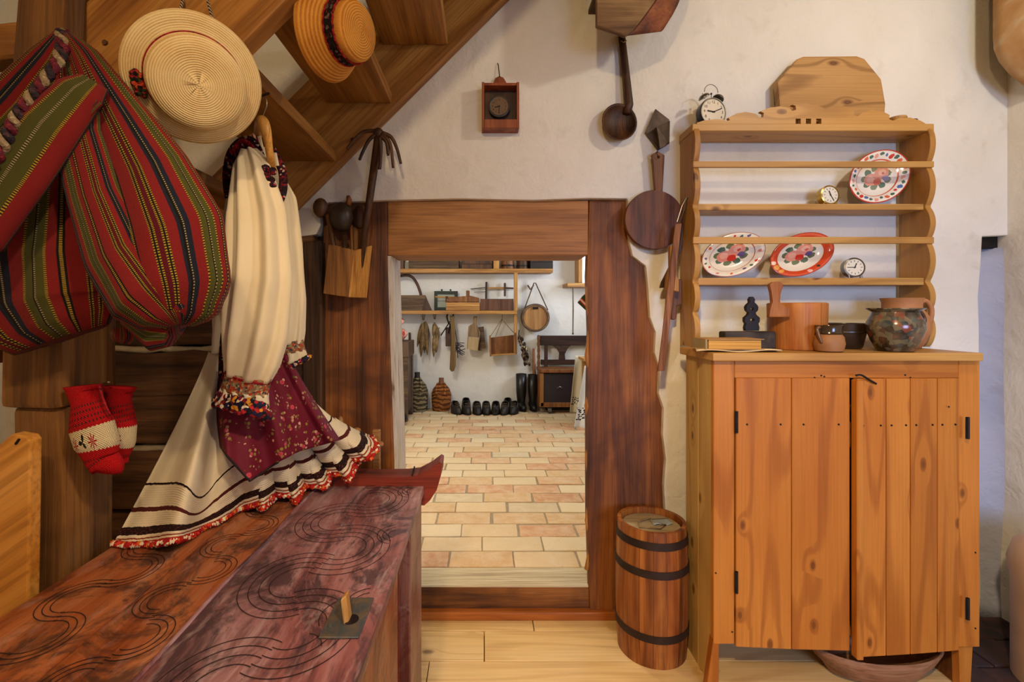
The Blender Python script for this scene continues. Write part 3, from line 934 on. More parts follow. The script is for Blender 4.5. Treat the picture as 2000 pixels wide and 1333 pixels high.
def plate(name, label, mat, px, py, a_px, b_px, ang, d_c, lean, group):
    """oval dish, a/b half axes in px, ang = tilt of the long axis, leaning back"""
    T = thing(name, label, 'plate', P(px, py, d_c), group)
    A, B = S(a_px, d_c), S(b_px, d_c)
    prof = [(0.0, 0.006), (0.45, 0.005), (0.66, 0.004), (0.72, -0.002), (0.86, -0.009), (0.99, -0.014), (1.0, -0.012), (0.985, -0.008), (0.86, -0.003), (0.70, 0.006), (0.6, 0.011), (0.0, 0.011)]
    n = 56
    e1 = Vector((math.cos(ang), 0, math.sin(ang))); e2 = Vector((-math.sin(ang), 0, math.cos(ang)))
    R = Matrix.Rotation(-lean, 3, 'X')
    c = P(px, py, d_c)
    v, f, uv = [], [], []
    for (r, h) in prof:
        for k in range(n):
            t = 2 * PI * k / n
            loc = e1 * (A * r * math.cos(t)) + e2 * (B * r * math.sin(t)) + Vector((0, h, 0))
            v.append(c + R @ loc)
            q = e1 * (r * math.cos(t)) + e2 * (r * math.sin(t))
            uv.append((q.x, q.z))
    m_ = len(prof)
    for i in range(m_ - 1):
        for k in range(n):
            f.append((i * n + k, i * n + (k + 1) % n, (i + 1) * n + (k + 1) % n, (i + 1) * n + k))
    g = G(); g.add(v, f, uv)
    g.build('dish', mat, T, smooth='all')
    return T
plate('plate', 'white plate with orange rim and scattered flowers on the upper rack shelf', pm1, 1714, 347, 70, 48, 0.66, 1.885, 0.22, 'painted plates on the rack')
plate('plate', 'cream plate with two pink roses standing at the rack side', pm2, 1430, 499, 68, 41, 0.42, 1.885, 0.25, 'painted plates on the rack')
plate('plate', 'plate with broad red-orange rim and bouquet, middle of the lower rack shelf', pm3, 1563, 499, 69, 40, 0.42, 1.885, 0.25, 'painted plates on the rack')

# ------------------------------------------------------------------ clocks
def text_mesh(txt, size):
    cu = bpy.data.curves.new('t', 'FONT'); cu.body = txt; cu.size = size; cu.align_x = 'CENTER'; cu.align_y = 'CENTER'
    ob = bpy.data.objects.new('t', cu)
    me = bpy.data.meshes.new_from_object(ob)
    vs_ = [v.co.copy() for v in me.vertices]; fs_ = [tuple(p.vertices) for p in me.polygons]
    bpy.data.objects.remove(ob); bpy.data.curves.remove(cu); bpy.data.meshes.remove(me)
    return vs_, fs_
def clock_face(T, c, r, ax, up, facemat, handmat, hour, minute, numerals='all', nsize=0.24, ink=None):
    """dial with numerals and hands as parts; ax points out of the dial"""
    ax = Vector(ax).normalized(); up = (Vector(up) - ax * Vector(up).dot(ax)).normalized(); rt = up.cross(ax).normalized()
    g = G(); g.lathe([(r, 0), (r, 0.001), (0, 0.001)], c, ax, 32); g.build('dial', facemat, T, smooth=True)
    g = G()
    for h in range(1, 13):
        a = 2 * PI * h / 12
        pos = Vector(c) + (rt * math.sin(a) + up * math.cos(a)) * r * 0.76 + ax * 0.0016
        if numerals == 'all':
            vs_, fs_ = text_mesh(str(h), r * nsize * 1.25)
            g.add([pos + rt * p.x + up * p.y for p in vs_], fs_)
        else:
            q = (rt * math.sin(a) + up * math.cos(a))
            g.obox(pos, q * r * 0.09, q.cross(ax) * r * 0.025, ax * 0.0003)
    g.build('numerals', ink or MAT['iron'], T)
    g = G()
    for (an, L, w) in ((2 * PI * (hour + minute / 60) / 12, 0.52, 0.045), (2 * PI * minute / 60, 0.78, 0.03)):
        q = rt * math.sin(an) + up * math.cos(an)
        g.obox(Vector(c) + ax * 0.0028 + q * r * (L / 2 - 0.06), q * r * (L / 2 + 0.06), q.cross(ax) * r * w, ax * 0.0005)
    g.lathe([(r * 0.06, 0), (r * 0.06, 0.004), (0, 0.004)], Vector(c), ax, 10)
    g.build('hands', handmat, T)
CREAM = plain('cream_dial', '#e0d2b4', 0.5, 0, 0.06, 10, 0.0)
BLACK = plain('black_enamel', '#17131a', 0.25, 0, 0.2, 8, 0.05)
def alarm():
    d = 1.868
    c = P(1393, 219, d); r = S(27, d)
    z0 = hz(244) + 0.001
    r = min(r, c.z - z0 - 0.004)
    ax = Vector((0.18, -1, 0.02)).normalized()
    T = thing('alarm_clock', 'twin-bell alarm clock with black case on the rack corner', 'clock', (c.x, c.y, z0))
    g = G(); g.lathe([(r * 0.8, -0.042), (r * 0.97, -0.034), (r * 1.03, -0.01), (r * 1.04, 0.0), (r * 0.98, 0.003), (r * 0.93, 0.0)], c, ax, 36, True); g.build('case', BLACK, T, smooth=True)
    g = G(); g.tube([c + (Vector((0, 0, 1)) * math.cos(a) + Vector((0, 0, 1)).cross(ax).normalized() * math.sin(a)) * r * 0.98 + ax * 0.002 for a in [2 * PI * i / 36 for i in range(36)]], 0.0028, 8, closed=True); g.build('bezel', MAT['steel'], T, smooth='all')
    clock_face(T, c + ax * 0.0005, r * 0.95, ax, (0, 0, 1), CREAM, MAT['iron'], 9, 11, 'all', 0.24)
    rt = Vector((0, 0, 1)).cross(ax).normalized(); rt = -rt
    for s_ in (-1, 1):
        b = c + Vector((0, 0, r * 1.08)) + rt * s_ * r * 0.55 - ax * 0.012
        tl = (Vector((0, 0, 1)) + rt * s_ * 0.55).normalized()
        g = G(); g.lathe([(r * 0.40, 0.0), (r * 0.40, 0.003), (r * 0.34, 0.009), (r * 0.2, 0.014), (0.0, 0.016)], b, tl, 20); g.tube([b - tl * 0.004, b + tl * 0.02], 0.0016, 6); g.build('bell', MAT['steel'], T, smooth=True)
        g = G(); g.tube([c + rt * s_ * r * 0.55 - Vector((0, 0, r * 0.8)), Vector((c.x, c.y, z0)) + rt * s_ * r * 0.72], [0.004, 0.0022], 8); g.build('foot', MAT['steel'], T)
    g = G(); pts = [c - ax * 0.012 + Vector((0, 0, r * 1.55)) + rt * math.cos(a) * r * 0.55 + Vector((0, 0, 1)) * math.sin(a) * r * 0.55 for a in [PI * i / 14 for i in range(15)]]
    g.tube(pts, 0.0016, 6); g.build('carry_handle', MAT['steel'], T, smooth='all')
    g = G(); g.tube([c + Vector((0, 0, r)) - ax * 0.012, c + Vector((0, 0, r * 1.4)) - ax * 0.012], 0.0014, 6); g.ball(c + Vector((0, 0, r * 1.42)) - ax * 0.012, 0.004, 6); g.build('hammer', MAT['iron'], T)
alarm()
def little(name, label, px, py, rp_, d, casemat, tilt, hour, minute, zfloor):
    ax = Vector((tilt, -1, 0.08)).normalized()
    r = S(rp_, d)
    c = P(px, py, d); c.z = zfloor + r + 0.004
    T = thing(name, label, 'clock', (c.x, c.y, zfloor))
    g = G(); g.lathe([(r * 0.75, -0.03), (r * 0.97, -0.026), (r, -0.004), (r * 1.02, 0.001), (r * 0.9, 0.003), (r * 0.84, 0.0)], c, ax, 30); g.build('case', casemat, T, smooth=True)
    clock_face(T, c + ax * 0.0006, r * 0.86, ax, (0.0, 0, 1), plain('pale_dial', '#e8e0cc', 0.4, 0, 0.05, 9, 0), MAT['iron'], hour, minute, 'ticks')
    for s_ in (-0.6, 0.6):
        g = G(); g.tube([c + Vector((s_ * r, 0, -r * 0.8)), Vector((c.x + s_ * r, c.y - 0.003, zfloor))], [0.005, 0.003], 8); g.build('foot', casemat, T)
little('small_clock', 'small brass table clock beside the plate on the upper shelf', 1621, 379, 19, 1.875, plain('brass', '#c8a552', 0.25, 0.85), 0.1, 11, 25, hz(398) + 0.002)
little('small_clock', 'small silver-grey table clock alone on the lower rack shelf', 1669, 524, 19, 1.875, MAT['steel'], -0.12, 12, 45, hz(543) + 0.002)
# wall clock in its little wooden box
def boxclock():
    d = 1.90
    T = thing('box_clock', 'small clock inside a red-brown wooden wall box on the plaster', 'clock', P(977, 250, d))
    RB = wood('mahogany_box', '#6a2a10', '#8f4420', '#a85a30', 'z', 1.5, 0.5, 0.2)
    a = P(941, 160, d); b = P(1014, 250, d); dp = WD - d - 0.002
    t = 0.010
    g = G(); g.box(a.x, a.x + t, d, d + dp, b.z, a.z); g.build('side', RB, T, bevel=0.001)
    g = G(); g.box(b.x - t, b.x, d, d + dp, b.z, a.z); g.build('side', RB, T, bevel=0.001)
    g = G(); g.box(a.x + t, b.x - t, d - 0.002, d + dp, b.z, b.z + 0.034); g.build('base', RB, T, bevel=0.001)
    g = G(); g.box(a.x + t, b.x - t, d + 0.004, d + dp, a.z - 0.012, a.z - 0.002); g.build('top_board', RB, T)
    g = G(); g.box(a.x + t, b.x - t, d + dp - 0.006, d + dp, b.z + 0.034, a.z - 0.012); g.build('back_panel', MAT['darkwood'], T)
    pts = [P(955, 160, 1)] 
    lp = [(wx(x, d), wz(y, d)) for x, y in ((958, 162), (960, 157), (964, 150), (968, 141), (976, 137), (984, 140), (989, 148), (992, 156), (996, 162))]
    v, f = flat_shape([lp], 0.008); g = G(); g.add([p + Vector((0, d + dp - 0.006, 0)) for p in v], f); g.build('crest', RB, T)
    g = G(); g.tube([P(976, 150, d + dp - 0.014), P(973, 126, d + dp - 0.006), P(972, 124, WD)], 0.002, 6); g.build('nail', MAT['iron'], T)
    ax = Vector((0, -1, 0)); c = P(975, 208, d + 0.028); r = 0.041
    g = G(); g.lathe([(r, -0.018), (r * 1.05, 0.0), (r * 0.95, 0.003), (r * 0.86, 0.0)], c, ax, 30); g.build('watch_case', MAT['rust'], T, smooth=True)
    clock_face(T, c + ax * 0.0005, r * 0.87, ax, (0, 0, 1), plain('brown_dial', '#6e5136', 0.5, 0, 0.1, 10, 0), MAT['iron'], 8, 30, 'all', 0.22)
boxclock()

# ------------------------------------------------------------------ things on top of the rack
d = 1.905
g = G()
oc = [(1530, 257), (1522, 240), (1519, 160), (1560, 113), (1572, 108), (1677, 107), (1692, 113), (1722, 155), (1727, 205), (1722, 240), (1716, 257)]
v, f = flat_shape([[(wx(a, d), wz(b, d)) for a, b in oc]], 0.032)
zmin = min(p.z for p in v)
R = Matrix.Rotation(-0.08, 3, 'X'); pv = Vector((0, 0, hz(244) + 0.001))
g.add([R @ (p - Vector((0, 0, zmin))) + Vector((0, d, hz(244) + 0.003)) for p in v], f)
o = g.build('chopping_board', pine('worn_board_wood', '#6e4318', '#a8783a', '#c4965a', 'x', 0.6, 0.05, 0.5, 50.0, 0.5), bevel=0.006, seg=2)
prop(o, 'thick eight-sided wooden chopping board leaning behind the rack crest', 'chopping board')
for (px, r_, h_, lab, mt_) in ((1752, 0.032, 0.048, 'plain round turned wooden box on the rack top', 'tanwood'), (1779, 0.022, 0.038, 'small grey rolled birch bark ring on the rack top', 'greywood')):
    c = P(px, 240, 1.885); z0 = hz(244) + 0.001
    g = G(); g.lathe([(r_ * 0.9, 0), (r_, 0.004), (r_, h_ - 0.004), (r_ * 0.94, h_), (r_ * 0.75, h_), (r_ * 0.7, h_ - 0.006), (0, h_ - 0.006)], (c.x, c.y, z0), n=28)
    prop(g.build('wooden_box', MAT[mt_], smooth=True), lab, 'box')

# ------------------------------------------------------------------ things on the cabinet top
ZT = zt + 0.001
def on_top(px, d): return Vector(((px - CX) * d / F, d, ZT))
# folded paper, then book
g = G()
def sheet(u, v):
    a = on_top(1360, 1.60).lerp(on_top(1528, 1.60), u); b = on_top(1357, 1.72).lerp(on_top(1500, 1.72), u)
    p = a.lerp(b, v)
    p.z += 0.004 + 0.003 * math.sin(u * 9 + v * 3) + 0.002 * math.sin(v * 11)
    return p
g.grid(sheet, 24, 8)
o = g.build('folded_paper', plain('yellowed_paper', '#d8bd8c', 0.8, 0, 0.1, 14, 0.2), smooth='all', solid=0.003)
prop(o, 'creased yellowed sheet of paper lying on the cabinet top', 'paper')
BK = thing('old_book', 'thick old book with ragged yellow pages on the creased paper', 'book', on_top(1420, 1.65))
a = on_top(1368, 1.64); b = on_top(1480, 1.64)
g = G(); g.prism([Vector((a.x + 0.012, 1.605, ZT + 0.011)), Vector((b.x - 0.006, 1.61, ZT + 0.011)), Vector((b.x - 0.008, 1.70, ZT + 0.011)), Vector((a.x + 0.012, 1.70, ZT + 0.011))], (0, 0, 0.030))
mt = M('page_edges', 0.8); n1 = mt.noise(mt.mapping(mt.coord(), (2, 2, 260)), 1, 2); mt.base(mt.ramp(n1, [(0.3, '#a9752c'), (0.6, '#d9a552')])); mt.bump(n1, 0.4, 0.002)
g.build('pages', mt.m, BK, rough=0.001)
g = G(); g.box(a.x, b.x, 1.60, 1.705, ZT + 0.0415, ZT + 0.044); g.build('cover', plain('worn_cover', '#b98a50', 0.8), BK, sub=3, rough=0.002, rscale=20)
g = G(); g.box(a.x, b.x, 1.60, 1.705, ZT + 0.008, ZT + 0.0108); g.build('cover', plain('worn_cover_low', '#b98a50', 0.8), BK)
g = G(); g.box(a.x, a.x + 0.006, 1.602, 1.704, ZT + 0.0108, ZT + 0.0415); g.build('spine', plain('pale_spine', '#9f8a62', 0.8), BK)
# dark block with an ornate iron stand on it
a, b = on_top(1417, 1.712), on_top(1517, 1.712)
g = G(); g.box(a.x, b.x, 1.712, 1.765, ZT, ZT + 0.064)
o = g.build('dark_box', plain('sooty_stone', '#2c241f', 0.7, 0, 0.3, 14, 0.4, col2='#4a4038'), bevel=0.008, seg=3, smooth=True)
prop(o, 'low dark rounded block behind the book on the cabinet', 'block')
c = on_top(1467, 1.738); c.z = ZT + 0.066
prof = [(0.024, 0), (0.026, 0.012), (0.022, 0.026), (0.027, 0.034), (0.027, 0.048), (0.015, 0.058), (0.012, 0.066), (0.02, 0.074), (0.022, 0.086), (0.018, 0.094), (0.008, 0.104), (0.010, 0.114), (0.004, 0.124)]
lp = [(c.x + r, c.z + h) for r, h in prof] + [(c.x - r, c.z + h) for r, h in reversed(prof)]
hole = [(c.x + 0.006 * math.cos(t), c.z + 0.080 + 0.006 * math.sin(t)) for t in [2 * PI * i / 10 for i in range(10)]]
hole2 = [(c.x + 0.008 * math.cos(t), c.z + 0.040 + 0.005 * math.sin(t)) for t in [2 * PI * i / 10 for i in range(10)]]
v, f = flat_shape([lp, hole, hole2], 0.018)
g = G(); g.add([p + Vector((0, c.y, 0)) for p in v], f)
prop(g.build('iron_ornament', plain('blackened_wood', '#1a120d', 0.5, 0, 0.3), bevel=0.002), 'small black pierced carved ornament on the dark block', 'ornament')
# wooden dipper with tall handle
c = on_top(1556, 1.75)
DP = thing('wooden_dipper', 'orange wooden tub-shaped dipper with tall upright handle', 'dipper', c)
R_ = S(51, 1.75)
g = G(); g.lathe([(R_ * 0.93, 0), (R_ * 0.96, 0.004), (R_, 0.165), (R_ * 0.95, 0.168), (R_ * 0.90, 0.16), (R_ * 0.86, 0.02), (0, 0.018)], c, n=44)
g.build('tub', wood('orange_tub_wood', '#8f4a1a', '#b56a2b', '#c9843f', 'z', 1.0, 0.5, 0.2, 0, '#8a4a22', 0.4), DP, smooth=True)
hd = wood('tub_handle_wood', '#7a3f16', '#a5622a', '#bb7a3c', 'z', 1.0, 0.5, 0.2)
lp = [(1499, 620), (1502, 602), (1506, 590), (1504, 572), (1500, 556), (1508, 551), (1524, 552), (1528, 557), (1522, 575), (1521, 590), (1530, 598), (1540, 604), (1540, 620)]
dd = 1.75 - R_ * 0.78
v, f = flat_shape([[(wx(x, dd), wz(y, dd)) for x, y in lp]], 0.02); g = G(); g.add([p + Vector((0, dd, 0)) for p in v], f)
g.build('handle', hd, DP, bevel=0.005, seg=2)
# mug, bowl
CLAY = plain('brown_glazed_clay', '#7a5230', 0.25, 0, 0.3, 12, 0.1, 0.6, col2='#5a3a22')
c = on_top(1619, 1.625)
MG = thing('clay_mug', 'small brown clay mug with a dark glazed neck and ear handle', 'mug', c)
k = S(0.95, 1.625)
g = G(); g.lathe([(22 * k, 0), (25 * k, 2 * k), (28 * k, 16 * k), (26 * k, 30 * k), (22 * k, 36 * k)], c, n=32); g.build('body', plain('bare_clay', '#a06d40', 0.55, 0, 0.15, 14, 0.2), MG, smooth=True)
g = G(); g.lathe([(22.2 * k, 35 * k), (24.5 * k, 38 * k), (23 * k, 43 * k), (25 * k, 54 * k), (23 * k, 53.5 * k), (20 * k, 42 * k), (19 * k, 36 * k)], c, n=32, cap=False); g.build('neck', plain('dark_glaze', '#3c2c1a', 0.15, 0, 0.4, 10, 0.1, 0.7), MG, smooth=True)
g = G(); g.tube(catmull([c + Vector((-23 * k, -0.01, 50 * k)), c + Vector((-30 * k, -0.014, 47 * k)), c + Vector((-29 * k, -0.018, 34 * k)), c + Vector((-23 * k, -0.02, 18 * k))], 5), 0.0055, 8); g.build('handle', CLAY, MG, smooth='all')
c = on_top(1649, 1.785)
g = G(); k = S(0.88, 1.785)
g.lathe([(30 * k, 0), (33 * k, 3 * k), (41 * k, 40 * k), (44 * k, 54 * k), (41 * k, 55 * k), (38 * k, 40 * k), (28 * k, 6 * k), (0, 5 * k)], c, n=40)
g.lathe([(40.0 * k, 33 * k), (41.8 * k, 35 * k), (41.5 * k, 38 * k)], c, n=40, cap=False)
prop(g.build('dark_bowl', plain('dark_bowl_glaze', '#38291a', 0.35, 0, 0.3, 12, 0.1, 0.5), smooth=True), 'deep dark glazed bowl behind the clay mug', 'bowl')
# painted jug and terracotta jug behind it
c = on_top(1748, 1.645); k = S(1, 1.645)
JG = thing('painted_jug', 'round-bellied painted jug with dark mottled glaze and strap handle', 'jug', c)
mt = M('mottled_jug_glaze', 0.18, 0, 0.6)
vo = mt.n('ShaderNodeTexVoronoi'); vo.inputs['Scale'].default_value = 58
nn = mt.n('ShaderNodeTexNoise'); nn.inputs['Scale'].default_value = 14; nn.inputs['Detail'].default_value = 4
co = mt.coord(rnd=False); mt.l(co, nn.inputs['Vector'])
vv = mt.n('ShaderNodeVectorMath', operation='MULTIPLY_ADD'); mt.l(nn.outputs['Color'], vv.inputs[0]); vv.inputs[1].default_value = (0.06, 0.06, 0.06); mt.l(co, vv.inputs[2]); mt.l(vv.outputs[0], vo.inputs['Vector'])
sp_ = mt.n('ShaderNodeSeparateColor'); mt.l(vo.outputs['Color'], sp_.inputs[0])
c1 = mt.ramp(sp_.outputs[0], [(0.0, '#2a2018'), (0.22, '#6f6a4e'), (0.36, '#4a3a2c'), (0.5, '#8a7a5c'), (0.66, '#35464a'), (0.78, '#5a3222'), (0.92, '#9c4a2a')], 'CONSTANT')
mt.base(mt.mix(0.45, c1, mt.ramp(nn.outputs['Fac'], [(0.4, '#2a2018'), (0.62, '#8a7a5c')])))
g = G(); g.lathe([(26 * k, 0), (30 * k, 2 * k), (39 * k, 22 * k), (46 * k, 44 * k), (45 * k, 56 * k), (38 * k, 70 * k), (36 * k, 76 * k), (46 * k, 82 * k), (45 * k, 84 * k), (36 * k, 80 * k), (33 * k, 74 * k), (38 * k, 58 * k), (30 * k, 6 * k), (0, 5 * k)], c, n=44)
g.build('body', mt.m, JG, smooth=True)
g = G(); g.tube(catmull([c + Vector((34 * k, -0.004, 80 * k)), c + Vector((46 * k, -0.006, 76 * k)), c + Vector((54 * k, -0.006, 62 * k)), c + Vector((50 * k, -0.006, 48 * k)), c + Vector((44 * k, -0.004, 43 * k))], 5), [0.007] * 21, 8); g.build('handle', plain('handle_glaze', '#5b3a26', 0.25), JG, smooth='all')
c = on_top(1761, 1.79); k = S(1, 1.79)
J2 = thing('terracotta_jug', 'plain terracotta jug with tall handle behind the painted jug', 'jug', c)
TC = plain('terracotta', '#b47a4c', 0.6, 0, 0.12, 12, 0.2, 0.3)
g = G(); g.lathe([(28 * k, 0), (36 * k, 12 * k), (44 * k, 40 * k), (40 * k, 62 * k), (31 * k, 76 * k), (31 * k, 88 * k), (34 * k, 97 * k), (32 * k, 97 * k), (28 * k, 88 * k), (28 * k, 76 * k), (36 * k, 60 * k), (0, 8 * k)], c, n=40); g.build('body', TC, J2, smooth=True)
g = G(); g.tube(catmull([c + Vector((30 * k, -0.004, 84 * k)), c + Vector((42 * k, -0.006, 92 * k)), c + Vector((54 * k, -0.006, 80 * k)), c + Vector((54 * k, -0.006, 58 * k)), c + Vector((44 * k, -0.004, 34 * k))], 5), 0.0085, 8); g.build('handle', TC, J2, smooth='all')

# oval wooden trough under the cabinet
TR = G()
c = Vector((cx_(1722, 1.66), 1.68, 0.012))
def trough(u, v):
    a = 2 * PI * u
    prof = [(0.0, 0.018), (0.55, 0.020), (0.80, 0.05), (0.93, 0.082), (1.0, 0.088), (1.02, 0.080), (0.92, 0.045), (0.72, 0.004), (0.5, -0.010), (0, -0.010)]
    t = v * (len(prof) - 1); i = min(int(t), len(prof) - 2); q = t - i
    r = prof[i][0] * (1 - q) + prof[i + 1][0] * q; h = prof[i][1] * (1 - q) + prof[i + 1][1] * q
    return Vector((c.x + 0.225 * r * math.cos(a) - 0.01, c.y + 0.095 * r * math.sin(a), c.z + h + 0.012 * abs(math.cos(a)) ** 3 * (r > 0.75)))
TR.grid(trough, 44, 18, True)
prop(TR.build('wooden_trough', wood('trough_wood', '#6b4a30', '#95694a', '#ab8262', 'x', 1.0, 0.6, 0.25), smooth='all'), 'oval hollowed wooden trough on the floor under the cabinet', 'trough')

# ================================================================== barrel
BX = thing('wooden_barrel', 'small stave barrel with iron hoops standing by the door post', 'barrel', ((1272 - CX) * 1.82 / F, 1.82, 0))
bc = BX.location.copy()
BH = 0.485
BR0 = 0.1245
def brad(h):
    t = h / BH
    return BR0 + 0.008 * (1 - (2 * t - 1) ** 2) 
ns = 17
BW = wood('barrel_stave_wood', '#5a2c10', '#9a5824', '#bb7836', 'z', 0.9, 0.45, 0.3, 0.1, '#6a240c', 0.6, vary=0.18)
for i in range(ns):
    a0, a1 = 2 * PI * i / ns + 0.003, 2 * PI * (i + 1) / ns - 0.003
    g = G(); v, f = [], []
    nh, na = 8, 3
    for j in range(nh + 1):
        h = BH * j / nh
        for q in range(na + 1):
            a = a0 + (a1 - a0) * q / na
            v.append((bc.x + brad(h) * math.cos(a), bc.y + brad(h) * math.sin(a), h))
        for q in range(na, -1, -1):
            a = a0 + (a1 - a0) * q / na
            v.append((bc.x + (brad(h) - 0.014) * math.cos(a), bc.y + (brad(h) - 0.014) * math.sin(a), h))
    w = 2 * (na + 1)
    for j in range(nh):
        for q in range(w):
            f.append((j * w + q, j * w + (q + 1) % w, (j + 1) * w + (q + 1) % w, (j + 1) * w + q))
    f.append(tuple(range(w - 1, -1, -1))); f.append(tuple(range(nh * w, nh * w + w)))
    g.add(v, f); g.build('stave', BW, BX, smooth=True)
for (h0, h1) in ((0.425, 0.452), (0.325, 0.352), (0.095, 0.122)):
    g = G(); g.lathe([(brad(h0) + 0.0005, h0), (brad(h0) + 0.003, h0), (brad(h1) + 0.003, h1), (brad(h1) + 0.0005, h1)], (bc.x, bc.y, 0), n=48, cap=False); g.build('hoop', plain('brown_hoop_iron', '#32231a', 0.6, 0.3, 0.3, 20, 0.4), BX, smooth=True)
g = G(); g.lathe([(0, BH - 0.035), (0.106, BH - 0.035), (0.106, BH - 0.022), (0, BH - 0.022)], (bc.x, bc.y, 0), n=40); g.build('lid', wood('grey_lid_wood', '#8d7754', '#ab966f', '#c2b089', 'x', 1.2, 0.7, 0.3), BX, smooth=True)
g = G(); g.tube([(bc.x - 0.055, bc.y - 0.03, BH - 0.018), (bc.x - 0.045, bc.y + 0.015, BH - 0.017), (bc.x + 0.01, bc.y + 0.04, BH - 0.012), (bc.x + 0.008, bc.y + 0.005, BH - 0.016), (bc.x + 0.05, bc.y - 0.015, BH - 0.016), (bc.x + 0.02, bc.y - 0.045, BH - 0.017), (bc.x - 0.055, bc.y - 0.03, BH - 0.017)], 0.003, 6)
prop(g.build('twig_hook', wood('twig', '#6a5236', '#8d7350', '#a58b64', 'x', 3, 0.7, 0.3), smooth='all'), 'bent twig loop lying on the barrel lid', 'twig')
g = G(); g.grid(lambda u, v: Vector((bc.x + 0.005 + 0.075 * u, bc.y + 0.035 - 0.05 * v + 0.01 * u, BH - 0.020 + 0.004 * math.sin(u * 7) * v + 0.003)), 8, 4)
prop(g.build('cloth_scrap', plain('grey_cloth', '#9aa09a', 0.9), smooth='all', solid=0.002), 'small grey scrap of cloth on the barrel lid', 'cloth')

# ================================================================== tools on the wall right of the door
# long wooden ladle
LD = thing('long_ladle', 'long dark wooden ladle hanging on the plaster above the doorway', 'ladle', P(1212, 240, 1.93))
g = G(); g.tube([P(1214, 66, 1.945), P(1220, 120, 1.943), P(1228, 205, 1.935), P(1224, 222, 1.93)], [0.014, 0.015, 0.019, 0.016], 10); g.build('handle', MAT['darkwood'], LD, smooth='all')
def ladle_bowl(c, r, h, ax, mat, parent, ex=1.0, ref=None):
    prof = [(0.02 * r, -h), (0.45 * r, -0.88 * h), (0.8 * r, -0.55 * h), (0.97 * r, -0.15 * h), (r, 0), (0.93 * r, 0.0), (0.88 * r, -0.15 * h), (0.7 * r, -0.5 * h), (0.35 * r, -0.75 * h), (0.0, -0.8 * h)]
    g = G(); g.lathe(prof, c, ax, 28, False, ex, ref)
    return g.build('bowl', mat, parent, smooth='all')
ladle_bowl(P(1210, 238, 1.918), S(38, 1.92), 0.04, (0.05, -1, 0.1), MAT['darkwood'], LD, 0.92)
g = G(); g.tube([P(1213, 80, 1.93), P(1217, 83, 1.927), P(1224, 80, 1.93), P(1220, 76, 1.955)], 0.0015, 5, closed=True); g.build('binding', plain('straw', '#b99a5a', 0.8), LD)
# hewn trough high on the wall, seen from below
d = 1.70
HT = thing('hanging_trough', 'big hewn wooden trough hung high on the plaster above the ladle', 'trough', P(1240, 40, 1.8))
fr = [(1165, -160), (1165, 50), (1208, 64), (1221, 70), (1236, 59), (1262, 25), (1280, 0), (1310, -60), (1325, -160)]
g = G(); v, f = flat_shape([[(wx(a, d), wz(b, d)) for a, b in fr]], 0.02); g.add([p + Vector((0, d + 0.01, 0)) for p in v], f)
mt = wood('grey_hewn_wood', '#4d3622', '#8a6a44', '#b08f60', 'x', 1.2, 0.7, 0.4, 0, '#5a3a24', 0.6)
g.build('end_board', mt, HT, bevel=0.003)
p0 = [(1222, 69), (1236, 59), (1262, 25), (1280, 0), (1310, -60), (1325, -160)]
g = G()
def shell(u, v):
    t = u * (len(p0) - 1); i = min(int(t), len(p0) - 2); q = t - i
    x = p0[i][0] * (1 - q) + p0[i + 1][0] * q; y_ = p0[i][1] * (1 - q) + p0[i + 1][1] * q
    a = P(x, y_, d + 0.02)
    b = a + Vector((0.145 - 0.075 * u, 0.06, 0.05 * (1 - u)))
    return a.lerp(b, v)
g.grid(shell, 20, 8)
g.build('side_wall', wood('red_brown_hewn_wood', '#4a1f0e', '#84431f', '#9c5a2c', 'x', 1.2, 0.6, 0.4, 0, '#2c140a', 0.5), HT, smooth='all', solid=0.014)
g = G(); g.box(wx(1180, d), wx(1240, d), d + 0.02, WD - 0.002, wz(-60, d), wz(-70, d)); g.build('wall_bracket', MAT['darkwood'], HT)
# grater-like scoop and round paddle board
SC = thing('tin_scoop', 'dark folded tin scoop hung on the wall above the round board', 'scoop', P(1285, 250, 1.93))
TIN = plain('dark_tin', '#3a2d24', 0.45, 0.5, 0.35, 16, 0.3, col2='#5b4a3a')
A = [P(1282, 211, 1.93), P(1308, 233, 1.935), P(1307, 280, 1.92), P(1289, 291, 1.93), P(1262, 257, 1.935)]
g = G(); v, f = flat_shape([[(p.x, p.z) for p in A]], 0.012); g.add([p + Vector((0, 1.945, 0)) for p in v], f); g.build('back', TIN, SC)
g = G(); g.add([P(1283, 248, 1.90), P(1308, 236, 1.93), P(1307, 281, 1.915), P(1290, 290, 1.90), P(1278, 252, 1.935), P(1288, 291, 1.938)], [(0, 1, 2, 3), (0, 3, 5, 4)]); g.build('folded_side', TIN, SC, solid=0.003)
PD = thing('round_paddle_board', 'round dark brown wooden paddle board with tapered handle on the post', 'board', P(1277, 430, 1.93))
c = P(1277, 430, 1.925); r = S(58, 1.925)
g = G(); g.lathe([(r * 0.97, -0.012), (r, -0.008), (r, 0.006), (r * 0.98, 0.010), (0, 0.010)], c, (0, -1, 0.02), 48); g.build('disc', wood('smoked_board_wood', '#3a1c0b', '#64371a', '#7d4a22', 'z', 1.0, 0.45, 0.2, 0, '#2a1408', 0.4), PD, smooth=True)
lp = [(1279, 375), (1274, 315), (1272, 303), (1283, 296), (1297, 304), (1293, 375)]
hol = [(1285 + 2.5 * math.cos(t), 308 + 2.5 * math.sin(t)) for t in [2 * PI * i / 8 for i in range(8)]]
v, f = flat_shape([[(wx(a, 1.925), wz(b, 1.925)) for a, b in lp], [(wx(a, 1.925), wz(b, 1.925)) for a, b in hol]], 0.018); g = G(); g.add([p + Vector((0, 1.927, 0)) for p in v], f); g.build('handle', MAT['brownwood'], PD, bevel=0.002)
